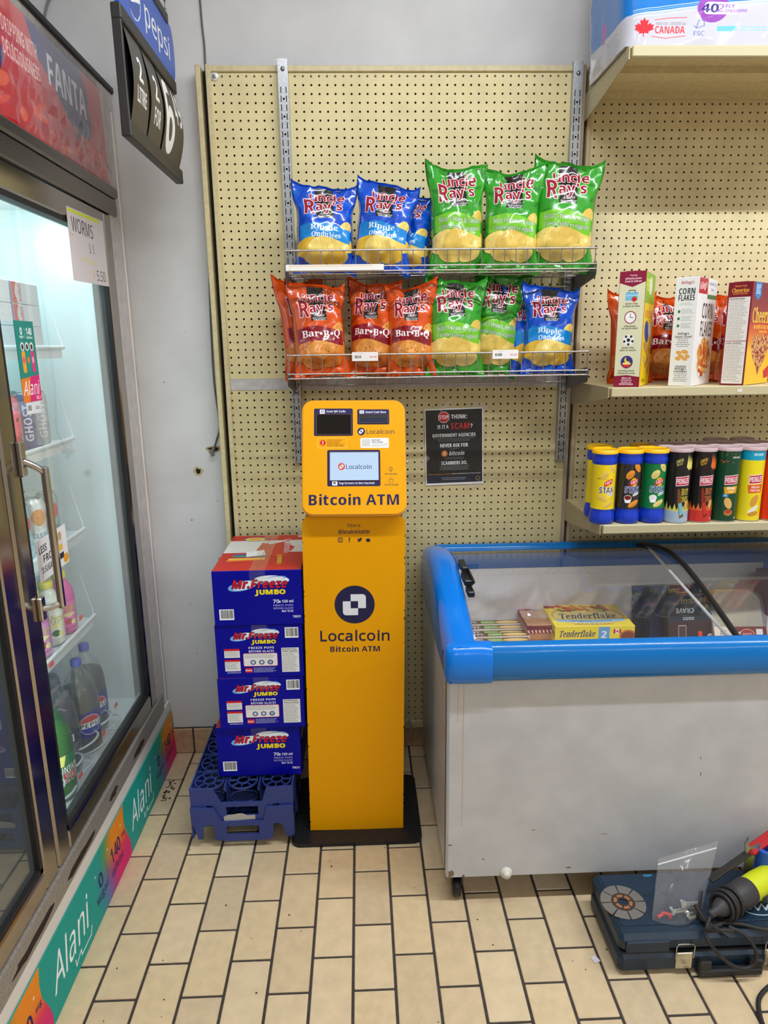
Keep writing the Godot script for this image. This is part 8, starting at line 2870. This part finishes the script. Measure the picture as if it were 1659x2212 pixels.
	tube(s, smooth_path([Vector3(1.330, 0.121, 1.010), Vector3(1.285, 0.120, 1.022), Vector3(1.278, 0.112, 1.045), Vector3(1.300, 0.085, 1.062), Vector3(1.332, 0.056, 1.066), Vector3(1.365, 0.042, 1.066), Vector3(1.391, 0.052, 1.064), Vector3(1.397, 0.085, 1.058), Vector3(1.376, 0.115, 1.040), Vector3(1.345, 0.122, 1.018)]), 0.0048, 8)
	part(ct, "strand", s, cm)
	var lc := S()
	tube(lc, smooth_path([Vector3(1.50, 0.006, 1.060), Vector3(1.432, 0.006, 1.082), Vector3(1.385, 0.006, 1.112), Vector3(1.362, 0.006, 1.150), Vector3(1.352, 0.006, 1.20), Vector3(1.375, 0.006, 1.27), Vector3(1.46, 0.006, 1.34)]), 0.0055, 8)
	var fo := part(self, "floor_cord", lc, cm)
	tag(fo, "black cord lying loose on the tiles before the tool case", "cord")
	# bar with a red grip, spanner and blue roll
	var pt := thing("pry_bar", "dark steel bar tool with a red grip above the grinder", "hand tool", Vector3(1.362, 0.172, 0.905))
	var pd := Vector3(0.160, 0.050, -0.060)
	pt.basis = Basis(pd.normalized(), Vector3.UP, pd.normalized().cross(Vector3.UP)).orthonormalized()
	s = S()
	cb(s, Vector3(0.055, 0, 0), Vector3(0.150, 0.007, 0.020), 0.002)
	part(pt, "bar", s, mat("bar_steel", c8(64, 60, 58), 0.4, 0.7))
	s = S()
	cb(s, Vector3(0.185, 0.004, 0), Vector3(0.130, 0.020, 0.032), 0.007)
	part(pt, "red_grip", s, mat("grip_red", c8(178, 24, 32), 0.45))
	var wt := thing("spanner", "steel spanner jaw standing up behind the red grip", "hand tool", Vector3(1.475, 0.1165, 0.866))
	s = S()
	var jaw := PackedVector2Array([Vector2(-0.010, 0.0), Vector2(0.010, 0.0), Vector2(0.012, 0.09), Vector2(0.024, 0.105), Vector2(0.022, 0.122), Vector2(0.010, 0.112), Vector2(0.0, 0.108), Vector2(-0.008, 0.118), Vector2(-0.010, 0.142), Vector2(-0.018, 0.122), Vector2(-0.014, 0.10)])
	prism(s, jaw, -0.003, 0.003)
	part(wt, "jaw", s, mat("spanner_steel", c8(150, 150, 150), 0.3, 0.9))
	var bt2 := thing("blue_tape_roll", "blue tape roll lying behind the red grip", "tape roll", Vector3(1.522, 0.1165, 0.865))
	s = S()
	lathe(s, [Vector2(0.016, 0.0), Vector2(0.028, 0.0), Vector2(0.028, 0.105), Vector2(0.016, 0.105), Vector2(0.016, 0.0)], 28, 0, 1, Vector3.ZERO, false)
	part(bt2, "roll", s, mat("tape_blue", c8(36, 90, 190), 0.4))

func build_small_things() -> void:
	# scraps on the floor
	var s := S()
	cb(s, Vector3.ZERO, Vector3(0.016, 0.002, 0.020), 0.0, Transform3D(Basis(Vector3.UP, 0.4), Vector3.ZERO))
	var o := part(self, "paper_scrap", s, mat("scrap", c8(214, 206, 210), 0.6), Vector3(1.022, 0.0015, 0.984))
	tag(o, "tiny white paper scrap on the tiles beside the tool case", "litter")
	var r := RandomNumberGenerator.new()
	r.seed = 44
	s = S()
	for k in 60:
		var x := r.randf_range(-0.26, 1.3)
		var z := r.randf_range(0.1, 1.2)
		if x > 0.6 and z < 0.8:
			continue
		var d := r.randf_range(0.0008, 0.0028)
		cb(s, Vector3(x, 0.0006, z), Vector3(d * 2, 0.0008, d * r.randf_range(0.8, 2.4)), 0.0, Transform3D.IDENTITY)
	for k in 26:
		cb(s, Vector3(-0.29 + r.randf_range(-0.012, 0.02), 0.0007, 0.20 + r.randf_range(-0.07, 0.07)), Vector3(r.randf_range(0.002, 0.009), 0.001, r.randf_range(0.003, 0.014)), 0.0)
	o = part(self, "floor_grit", s, mat("grit", c8(60, 48, 38), 0.9))
	o.set_meta("kind", "stuff")
	tag(o, "dark specks of grit scattered over the beige floor tiles", "grit")
